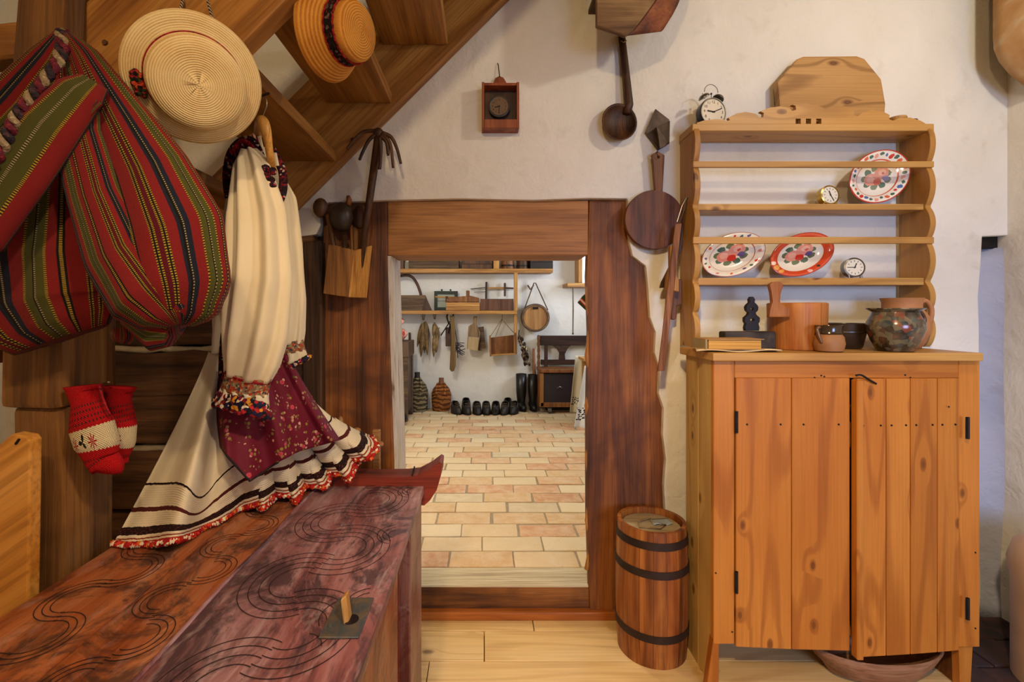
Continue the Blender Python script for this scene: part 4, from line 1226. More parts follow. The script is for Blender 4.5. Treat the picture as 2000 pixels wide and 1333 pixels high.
g = G(); g.tube([P(1285, 292, 1.93), P(1283, 300, 1.905), P(1286, 309, 1.91)], 0.0014, 5); g.build('hanging_wire', MAT['iron'], PD)
# bundle of long tools hanging beside the rack
BT = thing('leather_strop', 'long brown leather strop with wire loop hanging beside the plate rack', 'strop', P(1300, 560, 1.90))
g = G(); g.obox((P(1324, 440, 1.80) + P(1291, 722, 1.80)) / 2, (P(1291, 724, 1.80) - P(1325, 436, 1.80)) / 2, S(6.5, 1.8) * Vector((1, 0, 0.1)), Vector((0, 0.004, 0)))
g.build('strap', wood('strop_leather', '#5a3018', '#8c5630', '#a87046', 'z', 3.0, 0.6, 0.4), BT, bevel=0.002, sub=3, rough=0.002, rscale=20)
g = G(); g.tube([P(1322, 434, 1.80), P(1332, 402, 1.82), P(1342, 384, 1.835), P(1338, 404, 1.82), P(1327, 436, 1.80)], 0.0018, 5); g.build('wire_loop', MAT['steel'], BT)
DB = thing('dough_scraper', 'dark wooden blade hanging behind the leather strop', 'blade', P(1300, 540, 1.92))
g = G(); v, f = flat_shape([[(wx(a, 1.87), wz(b, 1.87)) for a, b in ((1325, 440), (1334, 440), (1332, 480), (1312, 545), (1303, 562), (1288, 563), (1291, 552), (1307, 520), (1318, 470))]], 0.012); g.add([p + Vector((0, 1.87, 0)) for p in v], f); g.build('blade', MAT['darkwood'], DB, bevel=0.002)
WT = thing('wooden_mallet', 'long wooden mallet with pale squared head hanging against the rack side', 'mallet', P(1332, 560, 1.84))
lp = [(1329, 478), (1343, 477), (1342, 540), (1346, 545), (1346, 570), (1322, 566), (1324, 540), (1330, 520)]
v, f = flat_shape([[(wx(a, 1.80), wz(b, 1.80)) for a, b in lp]], 0.03); g = G(); g.add([p + Vector((-0.028, 1.84, 0)) for p in v], f); g.build('head', MAT['tanwood_z'], WT, bevel=0.003)
g = G(); v, f = flat_shape([[(wx(a, 1.87) - 0.02, wz(b, 1.87)) for a, b in ((1326, 545), (1352, 545), (1352, 595), (1342, 598), (1341, 623), (1335, 626), (1330, 622), (1330, 598), (1325, 594))]], 0.022); g.add([p + Vector((-0.012, 1.90, 0)) for p in v], f); g.build('grip', MAT['brownwood'], WT, bevel=0.003)
g = G(); g.tube([P(1337, 480, 1.82) + Vector((-0.022, 0, 0)), P(1340, 400, 1.835), P(1343, 386, 1.838)], 0.0015, 5); g.build('hanging_cord', MAT['iron'], WT)
# ================================================================== carved chest
ZL = CAMZ - (950 - CY) * 1.55 / F           # lid height
CH = thing('carved_chest', 'old red carved wooden chest with worn purple lid and horned end board', 'chest', (-0.55, 1.0, 0))
def chest_mat(name, cols, stain, axis='y'):
    m = M(name, 0.42, 0, 0.4)
    co = m.coord()
    i = 'xyz'.index(axis)
    s1 = [9.0] * 3; s1[i] = 1.6
    s2 = [90.0] * 3; s2[i] = 4
    n1 = m.noise(m.mapping(co, s1), 1, 7, 0.68, 0.9)
    n2 = m.noise(m.mapping(co, s2), 1, 3, 0.6)
    n3 = m.noise(m.mapping(co, [5.5, 3.4, 5.5]), 1, 7, 0.75, 1.2)
    n4 = m.noise(m.mapping(co, [26, 9, 26]), 1, 5, 0.7, 0.4)
    c = m.ramp(n1, [(0.30, cols[0]), (0.45, cols[1]), (0.58, cols[2]), (0.72, cols[3])])
    c = m.mix(m.ramp(n3, [(0.47, (0, 0, 0, 1)), (0.58, (0.85, 0.85, 0.85, 1))]), c, stain)
    c = m.mix(m.ramp(n4, [(0.56, (0, 0, 0, 1)), (0.72, (0.5, 0.5, 0.5, 1))]), c, cols[3])
    m.base(m.mix(0.5, c, m.ramp(n2, [(0.3, (0.55, 0.5, 0.5, 1)), (0.6, (1, 1, 1, 1))]), 'MULTIPLY'))
    m.bump(m.math('ADD', m.math('ADD', n2, n1), m.math('MULTIPLY', n4, 0.6)), 0.35, 0.003)
    m.b.inputs['Roughness'].default_value = 0.4
    return m.m
CM1 = chest_mat('worn_purple_red_lid', ('#6b383a', '#965f60', '#ab8084', '#c8aeb0'), '#44323a')
CM2 = chest_mat('worn_orange_red_lid', ('#6a3016', '#a85a30', '#bb7448', '#b98a7c'), '#4a322a')
CM3 = chest_mat('worn_red_side', ('#5c2416', '#8d4426', '#a8643c', '#a07c70'), '#6a3428', 'z')
XA, XB_ = -0.90, -0.195
def lidz(x): return ZL + 0.004 * math.sin((x - XA) * 9)
DF_, DN_ = 1.552, 0.30
for (a, b, mt_) in ((XA, -0.690, CM2), (-0.6885, -0.541, CM2), (-0.5395, XB_, CM1)):
    g = G(); g.box(a, b, DN_, DF_, ZL - 0.026, ZL)
    g.build('lid_plank', mt_, CH, bevel=0.004, seg=2, sub=3, rough=0.0012, rscale=5, smooth=True)
g = G(); g.tube([(-0.54 + 0.003 * math.sin(i), DN_ + i * (DF_ - DN_) / 20, ZL - 0.001) for i in range(21)], 0.005, 6); g.build('ridge', CM1, CH, smooth='all')
# incised running spirals
g = G()
def arc(cx, cy, r, a0, a1, w=0.0016):
    n = max(6, int(abs(a1 - a0) * r / 0.006))
    v, f = [], []
    for i in range(n + 1):
        a = a0 + (a1 - a0) * i / n
        for rr in (r - w / 2, r + w / 2):
            v.append((cx + rr * math.cos(a), cy + rr * math.sin(a) * 1.12, ZL + 0.0016))
    for i in range(n):
        f.append((2 * i, 2 * i + 1, 2 * i + 3, 2 * i + 2))
    g.add(v, f)
for k in range(8):
    cy = 0.42 + k * 0.145
    lft = k % 2 == 0
    cx = -0.395 if lft else -0.335
    for j in range(4):
        r = 0.050 + j * 0.019
        if lft: arc(cx, cy, r, PI * 0.35, PI * 1.65)
        else: arc(cx, cy, r, -PI * 0.65, PI * 0.65)
    if not lft:
        for j in range(3): arc(-0.225, cy + 0.07, 0.018 + 0.014 * j, PI * 0.55, PI * 1.45)
for (bx, rm) in ((-0.615, 0.030), (-0.79, 0.038)):
    for k in range(11):
        cy = 0.40 + k * 0.108
        for j in range(3):
            r = rm + j * 0.011
            if k % 2: arc(bx - 0.012, cy, r, PI * 0.4, PI * 1.6)
            else: arc(bx + 0.012, cy, r, -PI * 0.6, PI * 0.6)
# a leaf sprig beside the lock
arc(-0.318, 0.87, 0.05, -0.6, 0.9); arc(-0.255, 0.89, 0.05, PI - 0.9, PI + 0.6); arc(-0.31, 0.80, 0.035, 0.2, 1.5)
g.build('incised_lines', plain('dark_incision', '#2c1815', 0.8), CH)
# horned end board, its top face worn
prof = [(560, 925), (640, 931), (740, 934), (790, 933), (815, 930), (838, 918), (858, 903), (863, 906), (861, 930), (853, 958), (840, 978), (829, 988), (818, 986), (800, 975), (560, 975)]
lp = [((a - CX) * 1.552 / F, CAMZ - (b - CY) * 1.552 / F) for a, b in prof]
mirror = 2 * ((XA + XB_) / 2)
half = [p for p in lp if p[0] > -0.63]
loop = half[:-1] + [(half[-1][0], half[-1][1])]
topp = [p for p in lp[:12]]
full = topp + [(XB_ - 0.01, topp[-1][1])] + [(XA + 0.01, topp[-1][1])] + [(mirror - x, z) for x, z in reversed(topp)]
v, f = flat_shape([full], 0.085)
g = G(); g.add([p + Vector((0, 1.553 + 0.0425, 0)) for p in v], f)
g.build('end_board', MAT['red_paint'], CH, bevel=0.006, seg=2)
g = G(); c = P(805, 931, 1.553); g.bar(c + Vector((0.0, -0.001, 0.004)), c + Vector((-0.004, 0.08, 0.004)), 0.004, 0.006); g.build('crack', plain('crack_dark', '#1c0d09', 0.9), CH)
# body and corner posts
g = G(); g.box(XA + 0.03, XB_ - 0.022, DN_ + 0.03, 1.20, 0.14, ZL - 0.027); g.build('side_panel', CM3, CH, bevel=0.003)
g = G(); g.box(XA + 0.03, XB_ - 0.036, 1.20, 1.29, 0.14, ZL - 0.027); g.build('groove_strip', MAT['red_paint'], CH)
for (a, b) in ((1.29, 1.52), (DN_ + 0.02, DN_ + 0.2)):
    for (xa, xb) in ((XB_ - 0.07, XB_ - 0.004), (XA + 0.004, XA + 0.07)):
        g = G(); g.box(xa, xb, a, b, 0.0, ZL - 0.027); g.build('corner_post', chest_mat('worn_grey_red_post%d' % len(bpy.data.materials), ('#5a3128', '#8a5a4c', '#a07668', '#a89084'), '#6a3428', 'z'), CH, bevel=0.004)
g = G(); g.box(XA + 0.06, XB_ - 0.06, 1.40, 1.50, 0.14, ZL - 0.027); g.build('end_panel', CM3, CH)
# lock plate with a wooden peg
g = G(); g.box(-0.287, -0.217, 0.826, 0.940, ZL + 0.001, ZL + 0.004); lk = g.build('lock_plate', MAT['rust'], CH, bevel=0.001, sub=3, rough=0.0015, rscale=30)
g = G(); g.lathe([(0.014, 0), (0.014, 0.0012), (0, 0.0012)], (-0.243, 0.872, ZL + 0.0045), n=16); g.build('lock_hole', BLACK, lk)
g = G(); g.obox((-0.252, 0.873, ZL + 0.026), (0.004, 0.003, 0.002), (0, 0.011, 0), (-0.003, 0.0, 0.024)); g.build('peg', MAT['tanwood_z'], lk, bevel=0.002)
g = G(); g.tube([(-0.262, 0.915, ZL + 0.004), (-0.263, 0.912, ZL + 0.022), (-0.258, 0.895, ZL + 0.026)], [0.006, 0.007, 0.004], 8); g.build('staple', MAT['rust'], lk, smooth='all')
g = G(); g.lathe([(0.005, 0), (0.004, 0.003), (0, 0.004)], (-0.276, 0.855, ZL + 0.004), n=10); g.build('rivet', MAT['rust'], lk)

# ================================================================== spinning wheel head behind the chest
SW = thing('spinning_frame', 'turned wooden spinning frame standing between the chest and door post', 'spinning frame', (P(700, 900, 1.80).x, 1.80, 0))
TW = wood('turned_wood', '#7a5028', '#a9763e', '#c29458', 'x', 2.0, 0.5, 0.2)
d = 1.78
a, b = P(642, 846, d), P(704, 843, d)
g = G(); L = (b - a).length
g.lathe([(0.008, 0), (0.012, 0.004), (0.020, 0.014), (0.022, 0.03), (0.022, 0.05), (0.019, 0.068), (0.021, 0.072), (0.012, 0.078), (0.009, 0.09), (0.014, 0.098), (0.015, 0.108), (0.010, 0.118), (0, 0.12)], a, (b - a), 20); g.build('screw_barrel', TW, SW, smooth=True)
g = G(); c = P(665, 838, d); g.lathe([(0.006, 0), (0.010, 0.008), (0.006, 0.016), (0.010, 0.024), (0.007, 0.04), (0.004, 0.046), (0, 0.048)], c, n=16); g.build('finial', TW, SW, smooth=True)
g = G(); q = P(735, 840, d); g.box(q.x - 0.014, q.x + 0.014, d - 0.01, d + 0.014, 0.34, q.z); g.build('upright', TW, SW, bevel=0.003)
g = G(); g.lathe([(0.006, 0), (0.010, 0.004), (0.010, 0.016), (0.006, 0.022), (0, 0.024)], P(738, 867, d - 0.01), (0.9, -0.4, 0), 14); g.build('knob', TW, SW, smooth=True)
g = G(); q2 = P(668, 850, d); g.lathe([(0.016, 0.0), (0.012, 0.05), (0.016, 0.1), (0.01, 0.2), (0.014, 0.38)], (q2.x, d, 0.34), n=16); g.build('upright', TW, SW, smooth=True)
g = G(); g.tube([P(690, 866, d), P(728, 863, d)], 0.0015, 6); g.build('spindle', MAT['iron'], SW)
g = G(); g.box(q2.x - 0.08, q.x + 0.05, d - 0.05, d + 0.05, 0.31, 0.34); g.build('bench', TW, SW, bevel=0.004)
for sx in (q2.x - 0.06, q.x + 0.03):
    g = G(); g.tube([(sx, d, 0.31), (sx + 0.01, d, 0.0)], [0.012, 0.009], 10); g.build('leg', TW, SW)

# ================================================================== cloth helpers
def cloth_tube(keys, n=40, m=26, folds=0, amp=0.0, phase=0.0, ramp_amp=True, close=True, flat=1.0):
    """soft tube; keys (t, (px, py, d, half width px, half depth m)); in-plane perpendicular sections"""
    K = [(t, (a[0], a[1], a[2], a[3], a[4])) for t, a in keys]
    def at(t):
        if t <= K[0][0]: return K[0][1]
        for (ta, va), (tb, vb) in zip(K, K[1:]):
            if t <= tb:
                k = (t - ta) / (tb - ta)
                k = k * 0.6 + (k * k * (3 - 2 * k)) * 0.4
                return tuple(x + (y - x) * k for x, y in zip(va, vb))
        return K[-1][1]
    def fn(u, v):
        px, py, d, hw, hd = at(v)
        a0, a1 = at(max(0, v - 0.03)), at(min(1, v + 0.03))
        p = P(px, py, d)
        t = P(a1[0], a1[1], a1[2]) - P(a0[0], a0[1], a0[2])
        t.y = 0
        if t.length < 1e-6: t = Vector((0, 0, -1))
        t.normalize()
        r = Vector((-t.z, 0, t.x))
        an = 2 * PI * u
        k = 1.0 + (amp * (v if ramp_amp else 1) * math.sin(folds * an + phase + 1.5 * math.sin(v * 4)) if folds else 0)
        w = S(hw, d)
        return p + r * (w * math.cos(an) * (1 + (k - 1) * 0.3)) + Vector((0, -1, 0)) * (hd * math.sin(an) * k)
    g = G()
    g.grid(fn, n, m, True)
    if close:
        nn_ = len(g.v)
        g.f.append(tuple(range(n - 1, -1, -1)))
        g.f.append(tuple(range(nn_ - n, nn_)))
    return g

def ribbon(pts, w, m=10):
    """flat band through (px, py, d) points facing the camera, w half width px"""
    pp = catmull([P(*p) for p in pts], 6)
    g = G(); v, f, uv = [], [], []
    for i, p in enumerate(pp):
        t = pp[min(i + 1, len(pp) - 1)] - pp[max(i - 1, 0)]
        t.y = 0; t.normalize()
        r = Vector((-t.z, 0, t.x))
        ww = (w if not callable(w) else w(i / (len(pp) - 1)))
        for k in range(5):
            q = (k / 2 - 1)
            v.append(p + r * S(ww, p.y) * q + Vector((0, -0.004 * (1 - q * q), 0)))
            uv.append((k / 4, i / (len(pp) - 1)))
    for i in range(len(pp) - 1):
        for k in range(4):
            f.append((i * 5 + k, i * 5 + k + 1, (i + 1) * 5 + k + 1, (i + 1) * 5 + k))
    g.add(v, f, uv)
    return g

def weave_bump(m, uv, su, sv, strength=0.25):
    mp = m.mapping(uv, (su, sv, 1))
    n = m.noise(mp, 1, 2, 0.5)
    m.bump(n, strength, 0.002)

LINEN = M('cream_linen', 0.85, 0, 0.2)
n1 = LINEN.noise(LINEN.mapping(LINEN.coord(), (9, 9, 3)), 1, 4, 0.6)
LINEN.base(LINEN.ramp(n1, [(0.3, '#dccba6'), (0.7, '#eadcbc')]))
LINEN.b.inputs['Sheen Weight'].default_value = 0.2
LINEN.bump(LINEN.noise(LINEN.mapping(LINEN.coord(), (300, 300, 120)), 1, 2), 0.15, 0.001)
LINEN = LINEN.m

def speckle(name, stops, scale=140, rough=0.85, bump=0.5):
    m = M(name, rough, 0, 0.2)
    vo = m.n('ShaderNodeTexVoronoi'); vo.inputs['Scale'].default_value = scale
    m.l(m.coord(), vo.inputs['Vector'])
    sp = m.n('ShaderNodeSeparateColor'); m.l(vo.outputs['Color'], sp.inputs[0])
    m.base(m.ramp(sp.outputs[0], stops, 'CONSTANT'))
    m.bump(vo.outputs['Distance'], bump, 0.004)
    return m.m
EMB = speckle('dark_embroidery', [(0, '#1c1016'), (0.42, '#4a121c'), (0.62, '#2a1a2c'), (0.76, '#7d1a24'), (0.88, '#b59a8c'), (0.94, '#2b2430')], 170)
EMBR = speckle('red_braid', [(0, '#8f1620'), (0.6, '#a82430'), (0.85, '#5a0f18')], 200)
CUFF = speckle('patterned_cuff_braid', [(0, '#8a6a4c'), (0.3, '#a03a24'), (0.5, '#9c8a62'), (0.68, '#3d4450'), (0.8, '#b5452a'), (0.92, '#c9ab80')], 190)
TASS = speckle('coloured_tassel_wool', [(0, '#22203a'), (0.3, '#7a1a26'), (0.5, '#1a1820'), (0.66, '#b02a30'), (0.8, '#cf8a2a'), (0.88, '#e0cdb0')], 110)
HEMM = speckle('red_white_hem_edging', [(0, '#b3221c'), (0.34, '#d9432a'), (0.5, '#e7d6b6'), (0.66, '#9c1a22'), (0.8, '#dd7a2a'), (0.92, '#f0e4cc')], 120, 0.85, 0.8)

# ------------------------------------------------------------------ hanger
HG = thing('clothes_hanger', 'light wooden clothes hanger hooked on the stair tread', 'hanger', P(515, 240, 1.235))
pp = catmull([P(503, 268, 1.36), P(508, 246, 1.29), P(512, 238, 1.235), P(520, 258, 1.228), P(527, 300, 1.255), P(532, 332, 1.305)], 5)
g = G(); g.tube(pp, [0.010 + 0.006 * math.sin(PI * min(1, i / 18)) for i in range(len(pp))], 12); g.build('wooden_bar', wood('hanger_wood', '#b3762c', '#cf9544', '#dda958', 'z', 1.5, 0.4, 0.1), HG, smooth='all')
hk = catmull([P(514, 240, 1.235), P(514, 225, 1.232), P(521, 206, 1.228), P(519, 192, 1.228), P(510, 185, 1.228), P(503, 190, 1.228)], 5)
g = G(); g.tube(hk, 0.0018, 6); g.build('hook', MAT['steel'], HG, smooth='all')
g = G(); g.tube([Vector((TX - 0.222 - 0.004, 1.24, TZ - 0.232 + 0.006)), P(499, 184, 1.232), P(508, 188, 1.226), P(526, 182, 1.222)], 0.003, 6); prop(g.build('bent_nail', MAT['iron']), 'bent black nail in the tread edge holding the clothes hanger', 'nail')

# ------------------------------------------------------------------ blouse
BL = thing('folk_blouse', 'cream linen folk blouse with puffed sleeves and dark embroidered collar', 'blouse', P(500, 480, 1.38))
cloth_tube([(0, (505, 290, 1.40, 20, .03)), (.12, (503, 318, 1.40, 48, .045)), (.3, (505, 400, 1.40, 62, .05)), (.6, (502, 540, 1.41, 72, .055)), (.85, (497, 620, 1.43, 66, .04)), (1, (495, 682, 1.45, 58, .025))], 56, 30, 11, 0.22).build('bodice', LINEN, BL, smooth='all')
sl = cloth_tube([(0, (487, 296, 1.285, 16, .025)), (.06, (492, 318, 1.28, 30, .04)), (.25, (503, 415, 1.26, 50, .058)), (.55, (507, 550, 1.24, 57, .068)), (.8, (501, 655, 1.24, 57, .066)), (.92, (493, 705, 1.24, 50, .055)), (1, (484, 738, 1.24, 42, .042))], 96, 48, 7, 0.30, 0.6, False)
sl = sl.build('sleeve', LINEN, BL, smooth='all')
cloth_tube([(0, (486, 733, 1.24, 43.5, .0435)), (1, (477, 767, 1.24, 44.5, .044))], 48, 5, 0, 0).build('cuff', CUFF, sl, smooth='all')
cloth_tube([(0, (485, 735, 1.24, 44.5, .0445)), (1, (483.8, 739, 1.24, 44.5, .0445))], 40, 2).build('cuff_braid', EMBR, sl, smooth='all')
cloth_tube([(0, (479, 762, 1.24, 43.5, .043)), (1, (473, 790, 1.24, 50, .05))], 56, 5, 12, 0.1, 0, False).build('ruffle', LINEN, sl, smooth='all')
g = G()
rt = random.Random(11)
for ring, (cy, hw, n) in enumerate(((784, 44, 15), (795, 50, 17), (803, 52, 15))):
    for i in range(n):
        a = PI * (i + 0.5 * (ring % 2)) / n
        px = 473 - 0.5 * ring + hw * math.cos(a) * 1.02
        py = cy + (px - 473) * 0.26 + rt.uniform(-2, 2)
        dpt = 1.24 - 0.052 * math.sin(a)
        g.ball(P(px, py, dpt), 0.0085 + 0.003 * rt.random(), 6, (1, 1, 1.1))
o = g.build('tassel_trim', TASS, sl, smooth='all'); o['kind'] = 'stuff'
s2 = cloth_tube([(0, (545, 352, 1.44, 12, .02)), (.12, (556, 392, 1.44, 22, .035)), (.4, (566, 480, 1.44, 22, .045)), (.7, (573, 585, 1.44, 21, .045)), (.9, (573, 648, 1.44, 19, .04)), (1, (570, 672, 1.44, 19, .035))], 64, 36, 6, 0.3, 0.3, False).build('sleeve', LINEN, BL, smooth='all')
cloth_tube([(0, (569, 668, 1.44, 22, .036)), (1, (573, 690, 1.44, 23, .037))], 36, 4).build('cuff', CUFF, s2, smooth='all')
cloth_tube([(0, (573, 688, 1.44, 22.5, .036)), (1, (577, 708, 1.44, 25, .04))], 40, 4, 9, 0.1, 0, False).build('ruffle', LINEN, s2, smooth='all')
g = G()
for i in range(11):
    a = PI * i / 10
    px = 579 + 25 * math.cos(a); g.ball(P(px, 711 - (px - 579) * 0.55, 1.44 - 0.04 * math.sin(a)), 0.009, 6)
o = g.build('tassel_trim', TASS, s2, smooth='all'); o['kind'] = 'stuff'
# collar and yoke bands
ribbon([(449, 388, 1.345), (447, 345, 1.335), (456, 305, 1.325), (474, 284, 1.315), (492, 285, 1.30), (510, 318, 1.285), (527, 352, 1.275), (541, 386, 1.28)], lambda t: 8 + 7 * math.sin(PI * min(1, t * 1.1))).build('collar_band', EMB, BL, smooth='all', solid=0.006)
ribbon([(544, 397, 1.285), (553, 372, 1.30), (553, 340, 1.32), (543, 312, 1.33), (532, 292, 1.33)], lambda t: 9 - 3 * t).build('collar_band', EMB, BL, smooth='all', solid=0.006)
ribbon([(452, 300, 1.318), (470, 277, 1.308), (488, 282, 1.296), (502, 305, 1.283), (516, 334, 1.274), (528, 360, 1.268), (543, 402, 1.278), (551, 384, 1.29)], 3.2).build('red_piping', EMBR, BL, smooth='all', solid=0.004)
ribbon([(497, 262, 1.34), (503, 284, 1.318), (512, 312, 1.30)], lambda t: 13 - 4 * t).build('neck_stand', LINEN, BL, smooth='all', solid=0.004)
for q in (-4, 4):
    ribbon([(497 + q, 264, 1.333), (503 + q, 285, 1.311), (512 + q, 312, 1.293)], 1.2).build('neck_stripe', EMBR, BL, smooth='all', solid=0.002)
ribbon([(536, 300, 1.315), (541, 325, 1.31)], 4).build('neck_stand', LINEN, BL, smooth='all', solid=0.004)
g = G()
for i in range(16):
    g.ball(P(522 + rt.uniform(-9, 12), 342 + rt.uniform(-18, 26), 1.262), 0.008 + 0.004 * rt.random(), 6)
o = g.build('bow_tassels', EMB, BL, smooth='all'); o['kind'] = 'stuff'
ribbon([(447, 600, 1.36), (438, 650, 1.35), (434, 700, 1.345), (433, 745, 1.34)], 6).build('hanging_ribbon', EMB, BL, smooth='all', solid=0.003)
cloth_tube([(0, (446, 570, 1.42, 10, .02)), (.4, (432, 620, 1.42, 15, .03)), (1, (432, 690, 1.42, 14, .03))], 24, 12, 4, 0.2).build('shirt_tail', LINEN, BL, smooth='all')

# ------------------------------------------------------------------ skirt
def lid_d(py): return F * (CAMZ - ZL - 0.012) / (py - CY)
hem = [(0, (216, 1072)), (.12, (275, 1069)), (.26, (352, 1056)), (.38, (420, 1032)), (.48, (470, 1003)), (.55, (505, 985)), (.64, (550, 973)), (.74, (600, 960)), (.84, (650, 938)), (.92, (692, 912)), (1, (722, 884))]
hem3 = [(t, (a, b, min(lid_d(b), 1.545 + 0.10 * max(0, t - 0.74) / 0.26) if t < 0.8 else 1.52 + 0.09 * (t - 0.8) / 0.2)) for t, (a, b) in hem]
waist = [(0, (408, 688, 1.44)), (.3, (432, 694, 1.42)), (.6, (490, 700, 1.41)), (1, (560, 688, 1.46))]
def lin(keys, t):
    for (a, va), (b, vb) in zip(keys, keys[1:]):
        if t <= b:
            k = (t - a) / (b - a); return tuple(x + (y - x) * k for x, y in zip(va, vb))
    return keys[-1][1]
def skirt_fn(u, v):
    h = lin(hem3, u); w = lin(waist, u)
    ex = 1.12 + 0.5 * u
    kx = v ** ex; ky = v; kd = v ** 1.25
    rip = max(0, (u - 0.40) / 0.60)
    rp_ = rip * v ** 4
    ph = u * u * 40 + 0.8
    x = w[0] + (h[0] - w[0]) * kx + rp_ * 24 * math.sin(ph)
    y_ = w[1] + (h[1] - w[1]) * ky + rp_ * 15 * math.cos(ph) - rp_ * 14
    d_ = w[2] + (h[2] - w[2]) * kd - 0.05 * math.sin(PI * v) * (0.35 + 0.65 * math.sin(PI * min(1, u * 1.1)))
    d_ += v * (1 - 0.35 * v) * (0.046 * math.sin(u * 17 + 0.6) + 0.018 * math.sin(u * 39 + 2)) * (1 - 0.6 * rip) - rp_ * 0.06 * math.sin(ph + 1.4)
    # pucker: the cloth is pulled down into a deep fold in the left third
    pk = math.exp(-((u - 0.30) / 0.075) ** 2) * math.sin(PI * v ** 1.6) ** 2
    y_ += 40 * pk
    x -= 6 * pk
    d_ += 0.055 * math.exp(-((u - 0.36) / 0.05) ** 2) * v * (1 - v * 0.6) - 0.035 * math.exp(-((u - 0.20) / 0.08) ** 2) * math.sin(PI * v)
    p = P(x, y_, d_)
    if p.y < 1.53:
        lo = ZL + 0.009 + 0.004 * (1 - v) 
    else:
        lo = ZL + 0.058
    if p.z < lo: p.z = lo
    return p
SK = thing('white_skirt', 'pleated white folk skirt with black stripes spread over the chest', 'skirt', P(430, 900, 1.3))
m = M('striped_skirt_cloth', 0.85, 0, 0.2)
tc = m.n('ShaderNodeTexCoord'); sx = m.n('ShaderNodeSeparateXYZ'); m.l(tc.outputs['UV'], sx.inputs[0])
wob = m.noise(m.mapping(tc.outputs['UV'], (70, 6, 1)), 1, 2)
vv = m.math('MULTIPLY_ADD', wob, 0.012, m.math('SUBTRACT', sx.outputs['Y'], 0.006))
W1, BK1, RD1 = '#e2d3b4', '#241312', '#54201a'
lace = m.ramp(m.noise(m.mapping(tc.outputs['UV'], (160, 90, 1)), 1, 2), [(0.42, BK1), (0.58, '#5b2a22')], 'CONSTANT')
c = m.ramp(vv, [(0, W1), (0.665, BK1), (0.679, W1), (0.792, RD1), (0.815, W1), (0.898, BK1), (0.935, W1), (0.952, '#8a3a2a'), (0.96, W1), (0.972, '#b3281e')], 'CONSTANT')
band = m.math('MULTIPLY', m.math('GREATER_THAN', vv, 0.895), m.math('LESS_THAN', vv, 0.935))
m.base(m.mix(band, c, lace))
pl_ = m.math('SINE', m.math('MULTIPLY', sx.outputs['Y'], 520.0))
gate = m.math('GREATER_THAN', sx.outputs['Y'], 0.66)
m.bump(m.math('ADD', m.math('MULTIPLY', m.math('MULTIPLY', pl_, gate), 0.5), m.noise(m.mapping(tc.outputs['UV'], (24, 3, 1)), 1, 3)), 0.35, 0.004)
g = G(); g.grid(skirt_fn, 260, 60)
g.build('skirt_cloth', m.m, SK, smooth='all', solid=0.004)
def under_fn(u, v):
    uu = 0.46 + 0.54 * u
    a = skirt_fn(uu, 0.70 + 0.30 * v)
    ph2 = uu * uu * 40 + 3.3
    k = v * v * (0.4 + 0.6 * u)
    p = a + Vector((0.026 * math.sin(ph2) * k + 0.012 * v, 0.05 * math.cos(ph2) * k + 0.012, 0.014 * math.sin(ph2 * 0.5 + 1) * k - 0.016 * v * (1 - u)))
    lo = ZL + 0.010 if p.y < 1.53 else ZL + 0.060
    if p.z < lo: p.z = lo
    return p
g = G(); g.grid(under_fn, 150, 20)
g.uv = [(a, 0.70 + 0.30 * b) for a, b in g.uv]
g.build('under_ruffle', m.m, SK, smooth='all', solid=0.004)
g = G(); g.tube([under_fn(i / 240, 1.0) + Vector((0, -0.002, 0.001)) for i in range(241)], [0.0060 + 0.0028 * math.sin(i * 1.9) for i in range(241)], 8)
g.build('hem_edging', HEMM, SK, smooth='all')
hp = [skirt_fn(i / 420, 1.0) for i in range(421)]
g = G(); g.tube([p + Vector((0, -0.002, 0.001)) for p in hp], [0.0062 + 0.0028 * math.sin(i * 1.9) for i in range(421)], 8)
g.build('hem_edging', HEMM, SK, smooth='all')

# ------------------------------------------------------------------ apron
AP = thing('floral_apron', 'burgundy floral apron hanging over the white skirt', 'apron', P(520, 800, 1.33))
bot = [(0, (431, 872, 1.27)), (.12, (445, 893, 1.265)), (.27, (488, 940, 1.275)), (.42, (535, 908, 1.33)), (.6, (585, 882, 1.40)), (.8, (635, 868, 1.455)), (1, (664, 860, 1.49))]
top_ = [(0, (436, 690, 1.385)), (.5, (500, 700, 1.375)), (1, (563, 692, 1.43))]
def apron_fn(u, v):
    b = lin(bot, u); t_ = lin(top_, u)
    ex = 1.0 + 0.12 * u
    x = t_[0] + (b[0] - t_[0]) * v ** ex - 9 * math.sin(PI * v) * (1 - u)
    y_ = t_[1] + (b[1] - t_[1]) * v
    d_ = t_[2] + (b[2] - t_[2]) * v ** 1.2 - 0.05 * math.sin(PI * v * 0.8) * (0.3 + 0.7 * math.sin(PI * u)) - 0.012
    d_ += (0.018 * math.sin(u * 17 + 1 + v) + 0.009 * math.sin(u * 31 + 2 * v)) * (0.4 + 0.6 * v)
    return P(x, y_, d_)
m = M('burgundy_floral_cloth', 0.7, 0, 0.3)
co = m.coord(rnd=False)
vo = m.n('ShaderNodeTexVoronoi'); vo.inputs['Scale'].default_value = 32; m.l(co, vo.inputs['Vector'])
v2 = m.n('ShaderNodeTexVoronoi'); v2.inputs['Scale'].default_value = 95; m.l(co, v2.inputs['Vector'])
sp1 = m.n('ShaderNodeSeparateColor'); m.l(vo.outputs['Color'], sp1.inputs[0]); sp2 = m.n('ShaderNodeSeparateColor'); m.l(v2.outputs['Color'], sp2.inputs[0])
c = C('#6a1028')
clus = m.math('LESS_THAN', vo.outputs['Distance'], 0.52)
leaf = m.math('MULTIPLY', m.math('MULTIPLY', m.math('LESS_THAN', v2.outputs['Distance'], 0.42), m.math('GREATER_THAN', sp2.outputs[0], 0.35)), clus)
